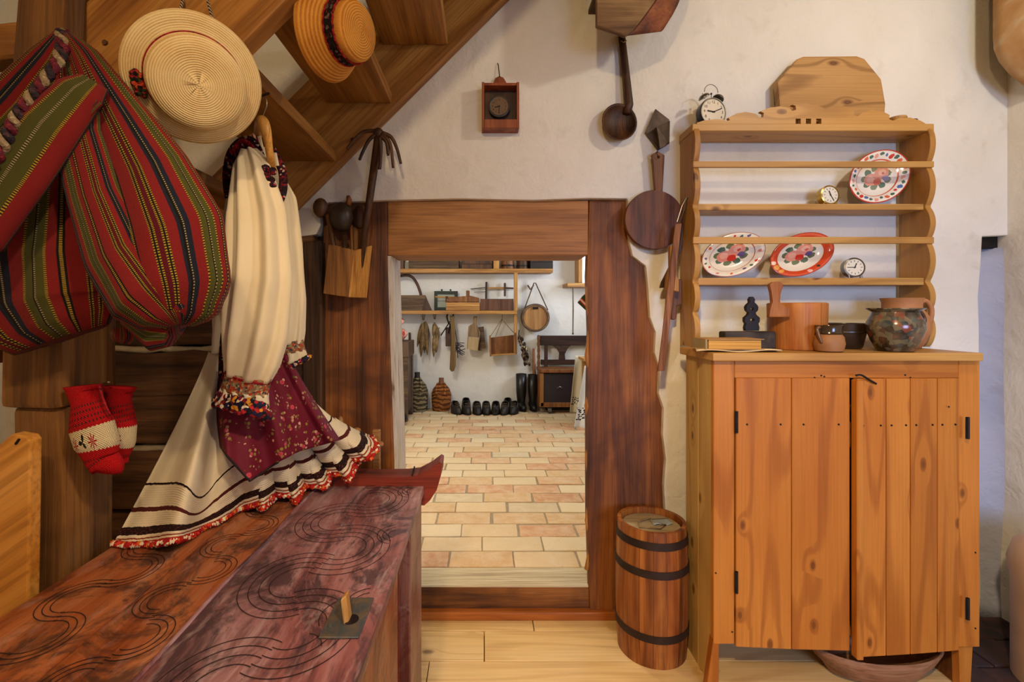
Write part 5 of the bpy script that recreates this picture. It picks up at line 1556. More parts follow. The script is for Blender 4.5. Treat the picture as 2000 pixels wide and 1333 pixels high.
c = m.mix(leaf, c, m.ramp(sp2.outputs[1], [(0, '#8a7a34'), (0.4, '#b58a6a'), (0.6, '#6a5a2c'), (0.8, '#c9a08a')], 'CONSTANT'))
rose = m.math('MULTIPLY', m.math('LESS_THAN', vo.outputs['Distance'], 0.22), m.math('GREATER_THAN', sp1.outputs[0], 0.45))
c = m.mix(rose, c, m.ramp(vo.outputs['Distance'], [(0.0, '#8f1c2c'), (0.08, '#c23a40'), (0.2, '#b8485a')]))
m.base(c)
m.bump(m.noise(m.mapping(co, (300, 300, 300)), 1, 2), 0.1, 0.001)
g = G(); g.grid(apron_fn, 70, 46); g.build('apron_cloth', m.m, AP, smooth='all', solid=0.003)
g = G(); g.tube([apron_fn(0, i / 24) for i in range(25)] + [apron_fn(i / 40 * 0.45, 1) for i in range(1, 41)], 0.003, 6); g.build('dark_binding', plain('dark_binding', '#1e1412', 0.8), AP, smooth='all')

# ================================================================== straw hats
def straw(name, a, b, freq):
    m = M(name, 0.7, 0, 0.3)
    tc = m.n('ShaderNodeTexCoord')
    ln = m.n('ShaderNodeVectorMath', operation='LENGTH'); m.l(tc.outputs['UV'], ln.inputs[0])
    s_ = m.math('SINE', m.math('MULTIPLY', ln.outputs['Value'], freq))
    n = m.noise(m.mapping(m.coord('UV'), (60, 60, 1)), 1, 3)
    n2 = m.noise(m.coord(), 14, 4)
    k = m.math('MULTIPLY_ADD', s_, 0.16, m.math('ADD', m.math('MULTIPLY', n, 0.3), m.math('MULTIPLY', n2, 0.45)))
    m.base(m.ramp(k, [(0.12, a), (0.52, b)]))
    m.bump(m.math('MULTIPLY_ADD', s_, 0.5, n), 0.4, 0.004)
    return m.m
def perp(ax, ref=(0, 0, 1)):
    ax = Vector(ax).normalized(); r = Vector(ref); r = (r - ax * r.dot(ax)).normalized(); return ax, r, ax.cross(r)
hc = P(382, 158, 1.035)
H1 = thing('straw_boater', 'pale flat straw hat with thin red cord hanging on the stair stringer', 'hat', hc)
ax = Vector((0.80, -1, -0.74)).normalized()
ST1 = straw('pale_straw', '#cfa565', '#eedaa8', 190)
g = G(); R = 0.133
g.lathe([(R, -0.002), (R * 0.985, 0.001), (R * 0.85, 0.0015), (R * 0.715, 0.002), (R * 0.70, 0.006), (R * 0.69, 0.042), (R * 0.66, 0.050), (R * 0.5, 0.053), (R * 0.25, 0.0535), (0, 0.0535)], hc, ax, 64)
g.v = [p for p in g.v]
g.build('brim_and_crown', ST1, H1, smooth='all', solid=0.002)
_, r_, q_ = perp(ax)
g = G(); g.tube([hc + ax * 0.009 + (r_ * math.cos(t) + q_ * math.sin(t)) * R * 0.708 for t in [2 * PI * i / 64 for i in range(64)]], 0.0018, 6, closed=True)
g.tube([hc + ax * 0.014 + (r_ * math.cos(t) + q_ * math.sin(t)) * R * 0.704 for t in [2 * PI * i / 64 for i in range(64)]], 0.0014, 6, closed=True); g.build('red_cord', EMBR, H1, smooth='all')
g = G()
_, rl, ql = perp(ax, (-1, 0, 0))
for i in range(14):
    t_ = (i / 13 - 0.5) * 0.42 - 0.06
    c = hc + (rl * math.cos(t_) + ql * math.sin(t_)) * R * (0.80 + 0.05 * math.sin(i * 2.4)) + ax * 0.008
    g.ball(c, 0.007, 6)
g.build('wool_flower', speckle('flower_wool', [(0, '#2a3a22'), (0.3, '#8f1c1e'), (0.6, '#1c1a1a'), (0.78, '#b5402a')], 150), H1, smooth='all')
for (a, b) in (((342, 62), (358, -4)), ((424, 72), (404, -4))):
    p0_, p1_ = P(a[0], a[1], 1.045), P(b[0], b[1], 1.085)
    m2 = bpy.data.materials.get('black_white_cord')
    if not m2:
        m = M('black_white_cord', 0.8); tcx = m.coord(rnd=False); w_ = m.n('ShaderNodeTexWave'); w_.bands_direction = 'DIAGONAL'; w_.inputs['Scale'].default_value = 60; m.l(tcx, w_.inputs['Vector'])
        m.base(m.ramp(w_.outputs['Fac'], [(0.45, '#1d1512'), (0.55, '#b8a58c')], 'CONSTANT')); m2 = m.m
    g = G(); g.tube([p0_.lerp(p1_, i / 6) for i in range(7)], 0.0032, 6); g.build('hanging_cord', m2, H1, smooth='all')

hc = P(645, 66, 1.22)
H2 = thing('straw_hat', 'golden straw hat with black and red ribbon hanging under the stairs', 'hat', hc)
ax = Vector((1, -0.42, -0.16)).normalized()
g = G(); R = 0.113; KH = 0.82
g.lathe([(R * a_, b_ * KH) for a_, b_ in ((1, -0.012), (0.99, -0.008), (0.88, 0.014), (0.76, 0.034), (0.66, 0.050), (0.62, 0.062), (0.615, 0.088), (0.60, 0.104), (0.54, 0.115), (0.3, 0.119), (0, 0.120))], hc, ax, 64)
g.build('brim_and_crown', straw('golden_straw', '#a8641c', '#d99a40', 120), H2, smooth='all', solid=0.002)
g = G(); g.lathe([(R * a_, b_ * KH) for a_, b_ in ((0.665, 0.056), (0.65, 0.062), (0.642, 0.080), (0.64, 0.084))], hc, ax, 64, False); rb = g.build('ribbon', speckle('black_patterned_ribbon', [(0, '#17100e'), (0.72, '#5d4f4a'), (0.82, '#2a1a18'), (0.93, '#6a2020')], 150), H2, smooth='all', solid=0.002)
for h_, k in ((0.0545, 0.675), (0.0855, 0.645)):
    _, r_, q_ = perp(ax)
    g = G(); g.tube([hc + ax * (h_ * KH + 0.0012 * math.sin(i * PI / 2)) + (r_ * math.cos(t) + q_ * math.sin(t)) * R * k for i, t in enumerate([2 * PI * i / 96 for i in range(96)])], 0.0022, 6, closed=True); g.build('red_ric_rac', EMBR, rb, smooth='all')
g = G(); _, r_, q_ = perp(ax); p0_ = hc + r_ * R * 0.62 + ax * 0.055
g.tube([p0_, Vector((TX - 0.004, 1.24, TZ + 0.004))], 0.0015, 5); g.build('hanging_thread', MAT['rope'], H2)

# ================================================================== woven striped bags
def stripes(name, seq, dens=1.0, shift=0.0, tick=500):
    m = M(name, 0.9, 0, 0.15)
    m.b.inputs['Sheen Weight'].default_value = 0.05
    tc = m.n('ShaderNodeTexCoord'); sx = m.n('ShaderNodeSeparateXYZ'); m.l(tc.outputs['UV'], sx.inputs[0])
    t = m.math('FRACT', m.math('MULTIPLY_ADD', sx.outputs['X'], dens, shift))
    pos, st, gr = 0.0, [], []
    tot = sum(w for w, _ in seq)
    for w, c in seq:
        st.append((pos / tot, c)); pos += w
    c = m.ramp(t, st[:32], 'CONSTANT')
    tk = m.math('GREATER_THAN', m.math('SINE', m.math('MULTIPLY', sx.outputs['Y'], tick)), 0.1)
    tk2 = m.math('GREATER_THAN', m.math('SINE', m.math('MULTIPLY_ADD', sx.outputs['Y'], tick * 1.0, m.math('MULTIPLY', sx.outputs['X'], 160.0))), 0.2)
    # stitch-like ticks: yellow-marked lines turn dark between the ticks
    mark = m.ramp(t, [(p, (1, 1, 1, 1) if cc in ('#a8882e', '#9a8f6a') else (0, 0, 0, 1)) for p, cc in st[:32]], 'CONSTANT')
    c = m.mix(m.math('MULTIPLY', mark, tk), c, '#1c1814')
    n = m.noise(m.mapping(tc.outputs['UV'], (180, 420, 1)), 1, 2)
    c = m.mix(0.45, c, m.ramp(n, [(0.3, (0.5, 0.5, 0.5, 1)), (0.65, (1.1, 1.1, 1.1, 1))]), 'MULTIPLY')
    m.base(c)
    m.bump(n, 0.5, 0.003)
    return m.m
RD, DR, GN, NV, YL, BK_, WH = '#7c1e20', '#54111c', '#4a4a20', '#1d2030', '#a8882e', '#17130f', '#9a8f6a'
SEQ = [(9, RD), (1.2, BK_), (1.6, YL), (1.2, BK_), (5, RD), (1.5, YL), (4, GN), (1.0, WH), (0.8, BK_), (4, GN), (1.5, YL), (7, RD), (3.5, NV), (1.0, WH), (1.6, BK_), (2, NV), (6, RD), (1.1, YL), (1.0, BK_), (1.1, YL), (3, DR), (1.1, YL), (1, BK_), (1.1, YL)]
SM1 = stripes('striped_wool_weave', SEQ, 4.0, 0.1, 900)
SM2 = stripes('striped_wool_weave_wide', SEQ, 3.2, 0.35, 900)
SM3 = stripes('striped_wool_weave_flap', SEQ, 2.0, 0.22, 500)
BG = thing('striped_bag', 'red and green striped woven bag drooping to a round pouch beside the blouse', 'bag', P(280, 420, 0.945))
cloth_tube([(0, (134, 72, 0.975, 12, .012)), (.1, (160, 120, 0.965, 38, .02)), (.3, (215, 245, 0.955, 78, .03)), (.5, (270, 355, 0.945, 105, .045)), (.72, (318, 465, 0.935, 122, .062)), (.88, (345, 560, 0.930, 108, .065)), (.96, (350, 608, 0.935, 76, .05)), (1, (350, 630, 0.945, 30, .02))], 72, 44, 5, 0.12, 0.4).build('pouch', SM1, BG, smooth='all')
cloth_tube([(0, (152, 222, 0.920, 42, .012)), (.12, (150, 262, 0.913, 46, .016)), (.35, (185, 385, 0.900, 52, .022)), (.6, (232, 500, 0.890, 66, .03)), (.82, (290, 580, 0.890, 76, .04)), (.95, (330, 622, 0.910, 55, .03)), (1, (345, 636, 0.925, 24, .015))], 64, 36, 4, 0.15, 1.2).build('front_pocket', SM2, BG, smooth='all')
ribbon([(118, 274, 0.900), (140, 250, 0.895), (165, 222, 0.895), (190, 196, 0.900)], 13).build('pocket_rim', SM3, BG, smooth='all', solid=0.008)
cloth_tube([(0, (250, 575, 0.955, 22, .02)), (.4, (275, 612, 0.945, 40, .035)), (.8, (320, 630, 0.945, 60, .04)), (1, (345, 640, 0.945, 40, .03))], 48, 16, 3, 0.1).build('lower_fold', SM2, BG, smooth='all')

B2 = thing('striped_bag', 'darker striped woven bag with heavy folded flap hanging at the far left', 'bag', P(80, 420, 1.0))
cloth_tube([(0, (118, 95, 1.05, 20, .015)), (.15, (100, 190, 1.03, 70, .03)), (.4, (92, 360, 1.01, 118, .05)), (.65, (85, 500, 1.0, 146, .065)), (.85, (92, 590, 1.0, 150, .065)), (.95, (108, 640, 1.005, 128, .05)), (1, (120, 664, 1.01, 100, .025))], 80, 44, 6, 0.14, 0.9).build('body', stripes('striped_wool_weave_left', SEQ, 4.0, 0.55, 900), B2, smooth='all')
cloth_tube([(0, (186, 160, 0.915, 26, .018)), (.12, (160, 178, 0.902, 44, .024)), (.4, (100, 248, 0.885, 56, .03)), (.7, (30, 345, 0.875, 62, .03)), (1, (-50, 460, 0.870, 62, .03))], 56, 30, 3, 0.12).build('flap', stripes('striped_wool_weave_fold', [(9, RD), (1.5, YL), (5, GN), (1.2, WH), (5, GN), (1.5, YL), (9, RD), (2.5, NV), (1.2, WH)], 2.0, 0.0, 560), B2, smooth='all')
cloth_tube([(0, (122, 66, 1.030, 12, .012)), (.2, (90, 110, 1.020, 30, .018)), (.55, (20, 190, 1.010, 44, .02)), (1, (-60, 270, 1.000, 48, .02))], 48, 24, 3, 0.1).build('upper_fold', SM3, B2, smooth='all')
cloth_tube([(0, (238, 640, 1.000, 20, .015)), (.5, (240, 655, 1.000, 26, .02)), (1, (236, 668, 1.000, 18, .012))], 32, 8, 4, 0.2).build('corner_tuft', SM2, B2, smooth='all')
# braided carrying cord
pc = catmull([P(122, 60, 0.98), P(118, 110, .93), P(80, 165, .885), P(38, 220, .86), (P(8, 280, .845)), P(-30, 350, .84)], 14)
for s_ in range(3):
    g = G(); pts = []
    for i, p in enumerate(pc):
        a = i * 0.62 + s_ * 2 * PI / 3
        pts.append(p + Vector((math.cos(a) * 0.0075, math.sin(a) * 0.006, math.sin(a * 1.0) * 0.004)))
    g.tube(pts, 0.0062, 8); g.build('cord_strand', speckle('braid_wool_%d' % s_, [(0, ('#5a2030', '#8c7a62', '#2c2630')[s_]), (0.7, ('#7a2a34', '#a8967a', '#4a3238')[s_])], 220), B2, smooth='all')

# ================================================================== knitted mittens
m = M('red_knit', 0.9, 0, 0.15)
tc = m.n('ShaderNodeTexCoord'); sx = m.n('ShaderNodeSeparateXYZ'); m.l(tc.outputs['UV'], sx.inputs[0])
zz = m.math('MULTIPLY_ADD', m.math('PINGPONG', m.math('MULTIPLY', sx.outputs['X'], 34.0), 0.5), 0.03, sx.outputs['Y'])
c = m.ramp(zz, [(0, '#b3151c'), (0.47, '#e0cfa8'), (0.70, '#c0181e')], 'CONSTANT')
dots = m.math('MULTIPLY', m.math('GREATER_THAN', m.math('SINE', m.math('MULTIPLY', sx.outputs['X'], 230.0)), 0.3), m.math('GREATER_THAN', m.math('SINE', m.math('MULTIPLY', sx.outputs['Y'], 130.0)), 0.1))
zone = m.math('MULTIPLY', m.math('GREATER_THAN', sx.outputs['Y'], 0.22), m.math('LESS_THAN', sx.outputs['Y'], 0.42))
zone2 = m.math('MULTIPLY', m.math('GREATER_THAN', sx.outputs['Y'], 0.76), m.math('LESS_THAN', sx.outputs['Y'], 0.87))
c = m.mix(m.math('MULTIPLY', dots, m.math('ADD', zone, zone2)), c, '#3a2a24')
# red stars and dark sprigs on the pale band
for (ux, uy, col, k) in ((0.33, 0.60, '#a8141c', 4), (0.19, 0.60, '#a8141c', 4), (0.26, 0.585, '#2c2420', 3)):
    du = m.math('MULTIPLY', m.math('SUBTRACT', sx.outputs['X'], ux), 2.6); dv = m.math('SUBTRACT', sx.outputs['Y'], uy)
    an = m.math('ARCTAN2', dv, du); rr = m.math('SQRT', m.math('ADD', m.math('MULTIPLY', du, du), m.math('MULTIPLY', dv, dv)))
    star = m.math('LESS_THAN', rr, m.math('MULTIPLY_ADD', m.math('COSINE', m.math('MULTIPLY', an, k * 2.0 if k == 4 else 3.0)), 0.04, 0.042))
    c = m.mix(star, c, col)
m.base(c)
kn = m.math('MULTIPLY', m.math('SINE', m.math('MULTIPLY', sx.outputs['X'], 330.0)), m.math('SINE', m.math('MULTIPLY', sx.outputs['Y'], 260.0)))
m.bump(kn, 0.6, 0.004)
KN = m.m
MT = thing('knitted_mitten', 'red and white knitted mitten hanging in front, flared cuff up', 'mitten', P(185, 840, 1.07), 'pair of mittens on the post')
cloth_tube([(0, (162, 754, 1.075, 37, .022)), (.10, (163, 766, 1.075, 28, .024)), (.2, (167, 784, 1.07, 25, .024)), (.45, (179, 832, 1.065, 41, .032)), (.65, (190, 868, 1.065, 40, .032)), (.8, (198, 895, 1.07, 30, .026)), (.92, (211, 912, 1.07, 30, .022)), (1, (213, 922, 1.075, 24, .015))], 48, 40).build('hand', KN, MT, smooth='all')
g = G(); g.tube(catmull([P(194, 753, 1.062), P(200, 775, 1.05), P(208, 796, 1.045), P(214, 810, 1.05)], 5), 0.0025, 6); g.build('loop', EMBR, MT, smooth='all')
MT2 = thing('knitted_mitten', 'red and yellowish knitted mitten half hidden behind its partner', 'mitten', P(232, 840, 1.13), 'pair of mittens on the post')
cloth_tube([(0, (233, 756, 1.135, 33, .02)), (.10, (232, 768, 1.135, 26, .022)), (.2, (232, 786, 1.13, 22, .022)), (.45, (238, 830, 1.125, 26, .026)), (.65, (236, 862, 1.125, 26, .026)), (.85, (230, 890, 1.13, 20, .022)), (1, (236, 908, 1.13, 14, .012))], 48, 36).build('hand', KN, MT2, smooth='all')
g = G(); g.tube([(-0.958, 1.19, CAMZ - (752 - CY) * 1.19 / F), tuple(P(205, 749, 1.12)), tuple(P(212, 747, 1.10))], 0.0022, 6); g.ball(P(212, 747, 1.10), 0.0035, 6); prop(g.build('wall_nail', MAT['steel']), 'small steel nail in the post holding the mittens', 'nail')
# ================================================================== far room: shelf unit
DS = 5.43
def fx(px, d=DS): return (px - CX) * d / F
def fz(py, d=DS): return CAMZ - (py - CY) * d / F
def fbox(x0, x1, y0, y1, d0, d1):
    """box from its px outline at its front distance d0"""
    g = G(); g.box(fx(x0, d0), fx(x1, d0), d0, d1, fz(y1, d0), fz(y0, d0)); return g
SU = thing('wall_shelf', 'two-tier plank wall shelf on the far white wall', 'shelf', (0, 5.55, fz(608)))
fbox(735, 1080, 525, 533, DS, 5.675).build('shelf_board', MAT['tanwood'], SU, bevel=0.003)
fbox(735, 1010, 607, 614, DS, 5.675).build('shelf_board', MAT['tanwood'], SU, bevel=0.003)
fbox(1004, 1011, 533, 607, DS + 0.002, DS + 0.05).build('upright', MAT['tanwood_z'], SU, bevel=0.002)
fbox(1004, 1010, 614, 690, DS + 0.05, DS + 0.10).build('upright', MAT['tanwood_z'], SU, bevel=0.002)
fbox(964, 975, 470, 525, DS + 0.01, 5.66).build('upright', MAT['tanwood_z'], SU, bevel=0.002)
ZS1, ZS2 = fz(525) + 0.001, fz(607) + 0.001
def shelf_item(name, lab, cat, x0, x1, ytop, d0, d1, zfloor, mat, bevel=0.006, rough=0.004, group=None):
    g = G(); g.box(fx(x0, d0), fx(x1, d0), d0, d1, zfloor, fz(ytop, d0))
    o = g.build(name, mat, bevel=bevel, seg=2, rough=rough, rscale=9)
    return prop(o, lab, cat, group)
def crate(name, lab, x0, x1, ytop, d0, d1, zfloor, mat, slats=3):
    """open box of boards"""
    xa, xb, zt_ = fx(x0, d0), fx(x1, d0), fz(ytop, d0)
    T = thing(name, lab, 'box', ((xa + xb) / 2, (d0 + d1) / 2, zfloor))
    h = (zt_ - zfloor) / slats
    for k in range(slats):
        g = G(); g.box(xa, xb, d0, d0 + 0.012, zfloor + k * h + 0.001, zfloor + (k + 1) * h - 0.001); g.build('front_slat', mat, T, bevel=0.002)
    g = G(); g.box(xa, xb, d1 - 0.012, d1, zfloor, zt_); g.build('back_board', mat, T)
    for (a, b) in ((xa, xa + 0.012), (xb - 0.012, xb)):
        g = G(); g.box(a, b, d0 + 0.0125, d1 - 0.0125, zfloor, zt_); g.build('end_board', mat, T)
    g = G(); g.box(xa + 0.0125, xb - 0.0125, d0 + 0.0125, d1 - 0.0125, zfloor, zfloor + 0.012); g.build('bottom', mat, T)
    return T
shelf_item('upright_board', 'narrow tan board standing at the left end of the upper shelf', 'board', 768, 780, 480, 5.46, 5.50, ZS1, MAT['tanwood_z'])
shelf_item('dark_board', 'narrow black board standing on the upper shelf', 'board', 782, 788, 485, 5.46, 5.60, ZS1, MAT['darkwood'])
prop(shelf_item('card', 'pale grey card leaning on the upper shelf', 'card', 789, 798, 512, 5.56, 5.57, ZS1, plain('grey_card', '#b3ab98', 0.8), 0.001, 0), None, 'card')
crate('long_trough', 'long dark weathered wooden trough on the upper shelf', 798, 896, 504, 5.45, 5.64, ZS1, MAT['greywood'], 3)
crate('dark_crate', 'squarish black-brown wooden box on the upper shelf by the upright', 902, 961, 498, 5.45, 5.64, ZS1, MAT['darkwood'], 3)
for (px, w, yt, lab, mt_, bands) in ((992, 12.5, 501, 'brown coopered tub on the upper shelf beside the upright', 'brownwood', 2), (1021, 12.5, 504, 'small dark coopered tub between the brown tub and the black box', 'darkwood', 2)):
    d = 5.54; c = Vector((fx(px, d), d, ZS1)); r = S(w, d); h = fz(yt, d) - ZS1
    T = thing('wooden_tub', lab, 'tub', c)
    g = G(); g.lathe([(r, 0), (r * 0.97, h * 0.5), (r * 0.92, h), (r * 0.84, h), (r * 0.88, 0.02), (0, 0.02)], c, n=26); g.build('tub_wall', MAT[mt_], T, smooth=True)
    for k in range(bands):
        z = h * (0.2 + 0.5 * k); g = G(); g.lathe([(r * 0.99, z), (r * 1.03, z), (r * 1.02, z + 0.02), (r * 0.97, z + 0.02)], c, n=26, cap=False); g.build('hoop', MAT['iron'], T, smooth=True)
crate('black_box', 'wide black wooden box at the right end of the upper shelf', 1036, 1080, 499, 5.45, 5.64, ZS1, plain('black_wood', '#2a211c', 0.6, 0, 0.3), 2)
# trug basket with a bent handle
T = thing('trug_basket', 'dark split-wood trug basket with tall bent handle on the lower shelf', 'basket', (fx(800), 5.54, ZS2))
for k in range(4):
    y0, y1 = 577 + k * 7.5, 577 + (k + 1) * 7.5
    g = G(); g.box(fx(748, 5.46), fx(831 - 0.5 * k, 5.46), 5.46, 5.475, fz(y1, 5.46) + 0.001, fz(y0, 5.46)); g.build('slat', MAT['greywood'], T, bevel=0.003, rough=0.002)
g = G(); g.box(fx(748, 5.46), fx(831, 5.46), 5.476, 5.64, ZS2, ZS2 + 0.02); g.build('bottom', MAT['greywood'], T)
g = G(); g.tube(catmull([P(752, 590, 5.54), P(762, 550, 5.54), P(780, 540, 5.54), P(800, 539, 5.54), P(812, 550, 5.54), P(821, 572, 5.54), P(826, 600, 5.54)], 6), 0.016, 8); g.build('handle', MAT['darkwood'], T, smooth='all')
g = G(); g.add([P(831, 577, 5.46), P(844, 607, 5.46), P(824, 607, 5.46), P(831, 577, 5.62), P(844, 607, 5.62), P(824, 607, 5.62)], [(0, 1, 2), (5, 4, 3), (0, 3, 4, 1), (1, 4, 5, 2), (2, 5, 3, 0)]); g.build('end_wedge', MAT['darkwood'], T)
# green frame
T = thing('green_frame', 'small green-black wooden frame standing on the lower shelf', 'frame', (fx(871, 5.6), 5.6, ZS2))
GF = plain('green_black_paint', '#2c3428', 0.6, 0, 0.3)
xa, xb, zt_ = fx(848, 5.6), fx(894, 5.6), fz(569, 5.6); t = 0.038
for b in ((xa, xb, zt_ - t, zt_), (xa, xb, ZS2, ZS2 + t), (xa, xa + t, ZS2 + t, zt_ - t), (xb - t, xb, ZS2 + t, zt_ - t)):
    g = G(); g.box(b[0], b[1], 5.60, 5.625, b[2], b[3]); g.build('frame_bar', GF, T)
g = G(); g.box(xa + t, xb - t, 5.61, 5.618, ZS2 + t, zt_ - t); g.build('pane', plain('grey_green_glass', '#a4aa9c', 0.2, 0, 0.06), T)
for px in (863, 880):
    g = G(); g.ball(P(px, 567, 5.61), 0.012, 6); g.build('peg', GF, T)
# wooden plane on a light crate
T = crate('light_crate', 'light new-looking wooden crate with two boards on the lower shelf', 871, 937, 591, 5.445, 5.56, ZS2, MAT['tanwood'], 2)
T = thing('wood_plane', 'old wooden carpenter plane lying across the light crate', 'plane', P(900, 588, 5.5))
zc = fz(591, 5.445) + 0.002
g = G(); g.prism([Vector((fx(871), 5.46, zc)), Vector((fx(936), 5.46, zc)), Vector((fx(936), 5.46, zc + 0.05)), Vector((fx(918), 5.46, zc + 0.075)), Vector((fx(878), 5.46, zc + 0.055)), Vector((fx(871), 5.46, zc + 0.04))], (0, 0.06, 0)); g.build('stock', MAT['brownwood'], T, bevel=0.006)
g = G(); g.tube([(fx(849), 5.49, zc + 0.062), (fx(890), 5.49, zc + 0.056)], 0.009, 8); g.build('front_arm', MAT['tanwood'], T)
g = G(); g.box(fx(910), fx(917), 5.47, 5.51, zc + 0.06, zc + 0.135); g.build('wedge', MAT['brownwood'], T, bevel=0.005)
g = G(); g.tube([(fx(872), 5.49, zc + 0.0), (fx(872), 5.49, zc + 0.07)], 0.016, 8); g.build('knob', MAT['darkwood'], T)
T = crate('brown_crate', 'brown wooden box with grained front at the right end of the lower shelf', 938, 1003, 584, 5.445, 5.60, ZS2, wood('brown_crate_wood', '#3a2014', '#5c3826', '#704a34', 'z', 1.4, 0.6, 0.2), 1)
T = thing('bow_saw', 'wooden frame saw with two upright handles leaning above the brown box', 'saw', (fx(968, 5.63), 5.63, ZS2))
for (px, y0, y1) in ((950, 551, 606), (986, 553, 579)):
    g = G(); g.bar(P(px, y0, 5.63), P(px - (1 if px < 960 else -0), y1, 5.63), 0.024, 0.026, (0, 1, 0)); g.build('upright', MAT['darkwood'], T, bevel=0.004)
g = G(); g.bar(P(953, 563.5, 5.63), P(985, 562.5, 5.63), 0.016, 0.02); g.build('stretcher', MAT['tanwood'], T)
g = G(); g.bar(P(986, 563, 5.63), P(1003, 563.5, 5.63), 0.016, 0.02); g.build('stretcher', MAT['darkwood'], T)
g = G(); g.tube([P(919, 565, 5.63), P(950, 562, 5.63)], 0.006, 6); g.build('blade_rod', MAT['steel'], T)
g = G(); g.tube([P(926, 571, 5.63), P(950, 570, 5.63)], 0.004, 6); g.build('tension_rod', MAT['steel'], T)
fbox(1004.5, 1007, 551, 606, 5.60, 5.62)

# ------------------------------------------------------------------ hanging on the far wall
def hang_leafs(name, lab, cat, cx0, ytop, specs, mat, d=5.55):
    T = thing(name, lab, cat, P(cx0, ytop, d))
    for (x0, y0, x1, y1, w) in specs:
        pts = [P(x0 + (x1 - x0) * i / 6, y0 + (y1 - y0) * i / 6, d + 0.02 * math.sin(x1)) for i in range(7)]
        rr = [S(w, d) * q for q in (0.35, 0.8, 1.0, 1.0, 0.85, 0.55, 0.12)]
        g = G(); g.tube(pts, rr, 8); g.build('husk', mat, T, smooth='all')
    g = G()
    for q in (-3, 0, 3): g.tube([P(cx0 + q, ytop - 10, d), P(cx0 + q * 0.4, ytop + 4, d)], 0.004, 5)
    g.build('tie', MAT['rope'], T)
    return T
HUSK = plain('dry_husk', '#7d6238', 0.8, 0, 0.3, 18, 0.4, col2='#4a3820')
hang_leafs('husk_bundle', 'bunch of long dry husks hanging at the left below the shelf', 'bundle', 827, 622, [(824, 632, 815, 678, 4), (826, 632, 822, 698, 5), (828, 630, 829, 690, 5), (831, 628, 835, 694, 5), (833, 632, 837, 672, 4)], HUSK)
hang_leafs('husk_bundle', 'smaller light-tipped dry husk bunch beside the first one', 'bundle', 849, 620, [(849, 630, 846, 660, 4), (850, 634, 856, 668, 5.5), (848, 655, 847, 698, 4), (853, 655, 852, 690, 4), (858, 640, 845, 668, 2)], plain('light_husk', '#8f7448', 0.8, 0, 0.3, 18, 0.4, col2='#5a4426'))
T = thing('iron_shears', 'black iron sheep shears hanging open below the shelf', 'shears', P(876, 612, 5.55))
g = G(); g.tube(catmull([P(877, 634, 5.55), P(873, 620, 5.55), P(876, 612, 5.55), P(884, 612, 5.55), P(885, 622, 5.55), P(879, 640, 5.55)], 5), 0.009, 6); g.build('spring_bow', MAT['iron'], T, smooth='all')
for (a, b) in (((879, 628), (861, 656)), ((879, 632), (876, 652))):
    g = G(); g.bar(P(a[0], a[1], 5.55), P(b[0], b[1], 5.55), 0.012, 0.034, (0, 1, 0)); g.build('blade', MAT['iron'], T, bevel=0.004)
prop(fbox(870, 884, 640, 677, 5.57, 5.60).build('leather_pouch', plain('brown_leather', '#4a3222', 0.6, 0, 0.3), bevel=0.008, seg=2), 'brown leather sheath hanging behind the wooden beater', 'sheath')
g = G(); v, f = flat_shape([[(fx(a, 5.5), fz(b, 5.5)) for a, b in ((879, 617), (886, 617), (889, 640), (890, 690), (890, 715), (887, 725), (882, 727), (878, 722), (879, 700), (881, 660))]], 0.03); g.add([p + Vector((0, 5.52, 0)) for p in v], f)
prop(g.build('wooden_beater', wood('beater_wood', '#4f3a1c', '#6f5428', '#866a38', 'z', 1, 0.6, 0.3), bevel=0.008, seg=2), 'long rounded wooden beater hanging lowest below the shelf', 'beater')
g = G(); rr = random.Random(4)
for i in range(26):
    a = P(893 + rr.uniform(-3, 3), 668 + rr.uniform(0, 22), 5.52); b = a + Vector((rr.uniform(-0.02, 0.09), rr.uniform(-0.03, 0.03), rr.uniform(-0.06, 0.04))); g.tube([a, b], 0.004, 4)
g.tube([P(888, 640, 5.52), P(893, 668, 5.52), P(894, 700, 5.52)], 0.005, 5)
prop(g.build('dried_sprig', plain('dark_sprig', '#2c2630', 0.8)), 'dark dried herb sprig hanging beside the wooden beater', 'sprig')
T = thing('wooden_paddle', 'pale wooden paddle with short handle hanging under the shelf', 'paddle', P(924, 616, 5.55))
g = G(); v, f = flat_shape([[(fx(a, 5.54), fz(b, 5.54)) for a, b in ((925, 618), (932, 618), (931, 634), (938, 650), (934, 686), (912, 681), (915, 638), (924, 632))]], 0.02); g.add([p + Vector((0, 5.55, 0)) for p in v], f); g.build('blade', wood('paddle_wood', '#6a5236', '#8f7450', '#a68a64', 'z', 1.2, 0.7, 0.3), T, bevel=0.004)
g = G(); v, f = flat_shape([[(fx(a, 5.51), fz(b, 5.51)) for a, b in ((915, 658), (936, 660), (933, 686), (913, 682))]], 0.015); g.add([p + Vector((0, 5.52, 0)) for p in v], f); g.build('worn_patch', wood('pale_patch_wood', '#9c8258', '#b39a6e', '#c2aa80', 'z', 1.2, 0.7, 0.3), T)
g = G(); v, f = flat_shape([[(fx(a, 5.6), fz(b, 5.6)) for a, b in ((932, 640), (945, 638), (949, 680), (941, 682), (940, 686), (932, 684))]], 0.02); g.add([p + Vector((0, 5.60, 0)) for p in v], f)
prop(g.build('grey_slat', MAT['greywood'], bevel=0.003), 'greyish notched slat hanging behind the pale paddle', 'slat')
T = thing('hanging_tray', 'shallow wooden box hanging from strings below the brown box', 'tray', P(981, 690, 5.50))
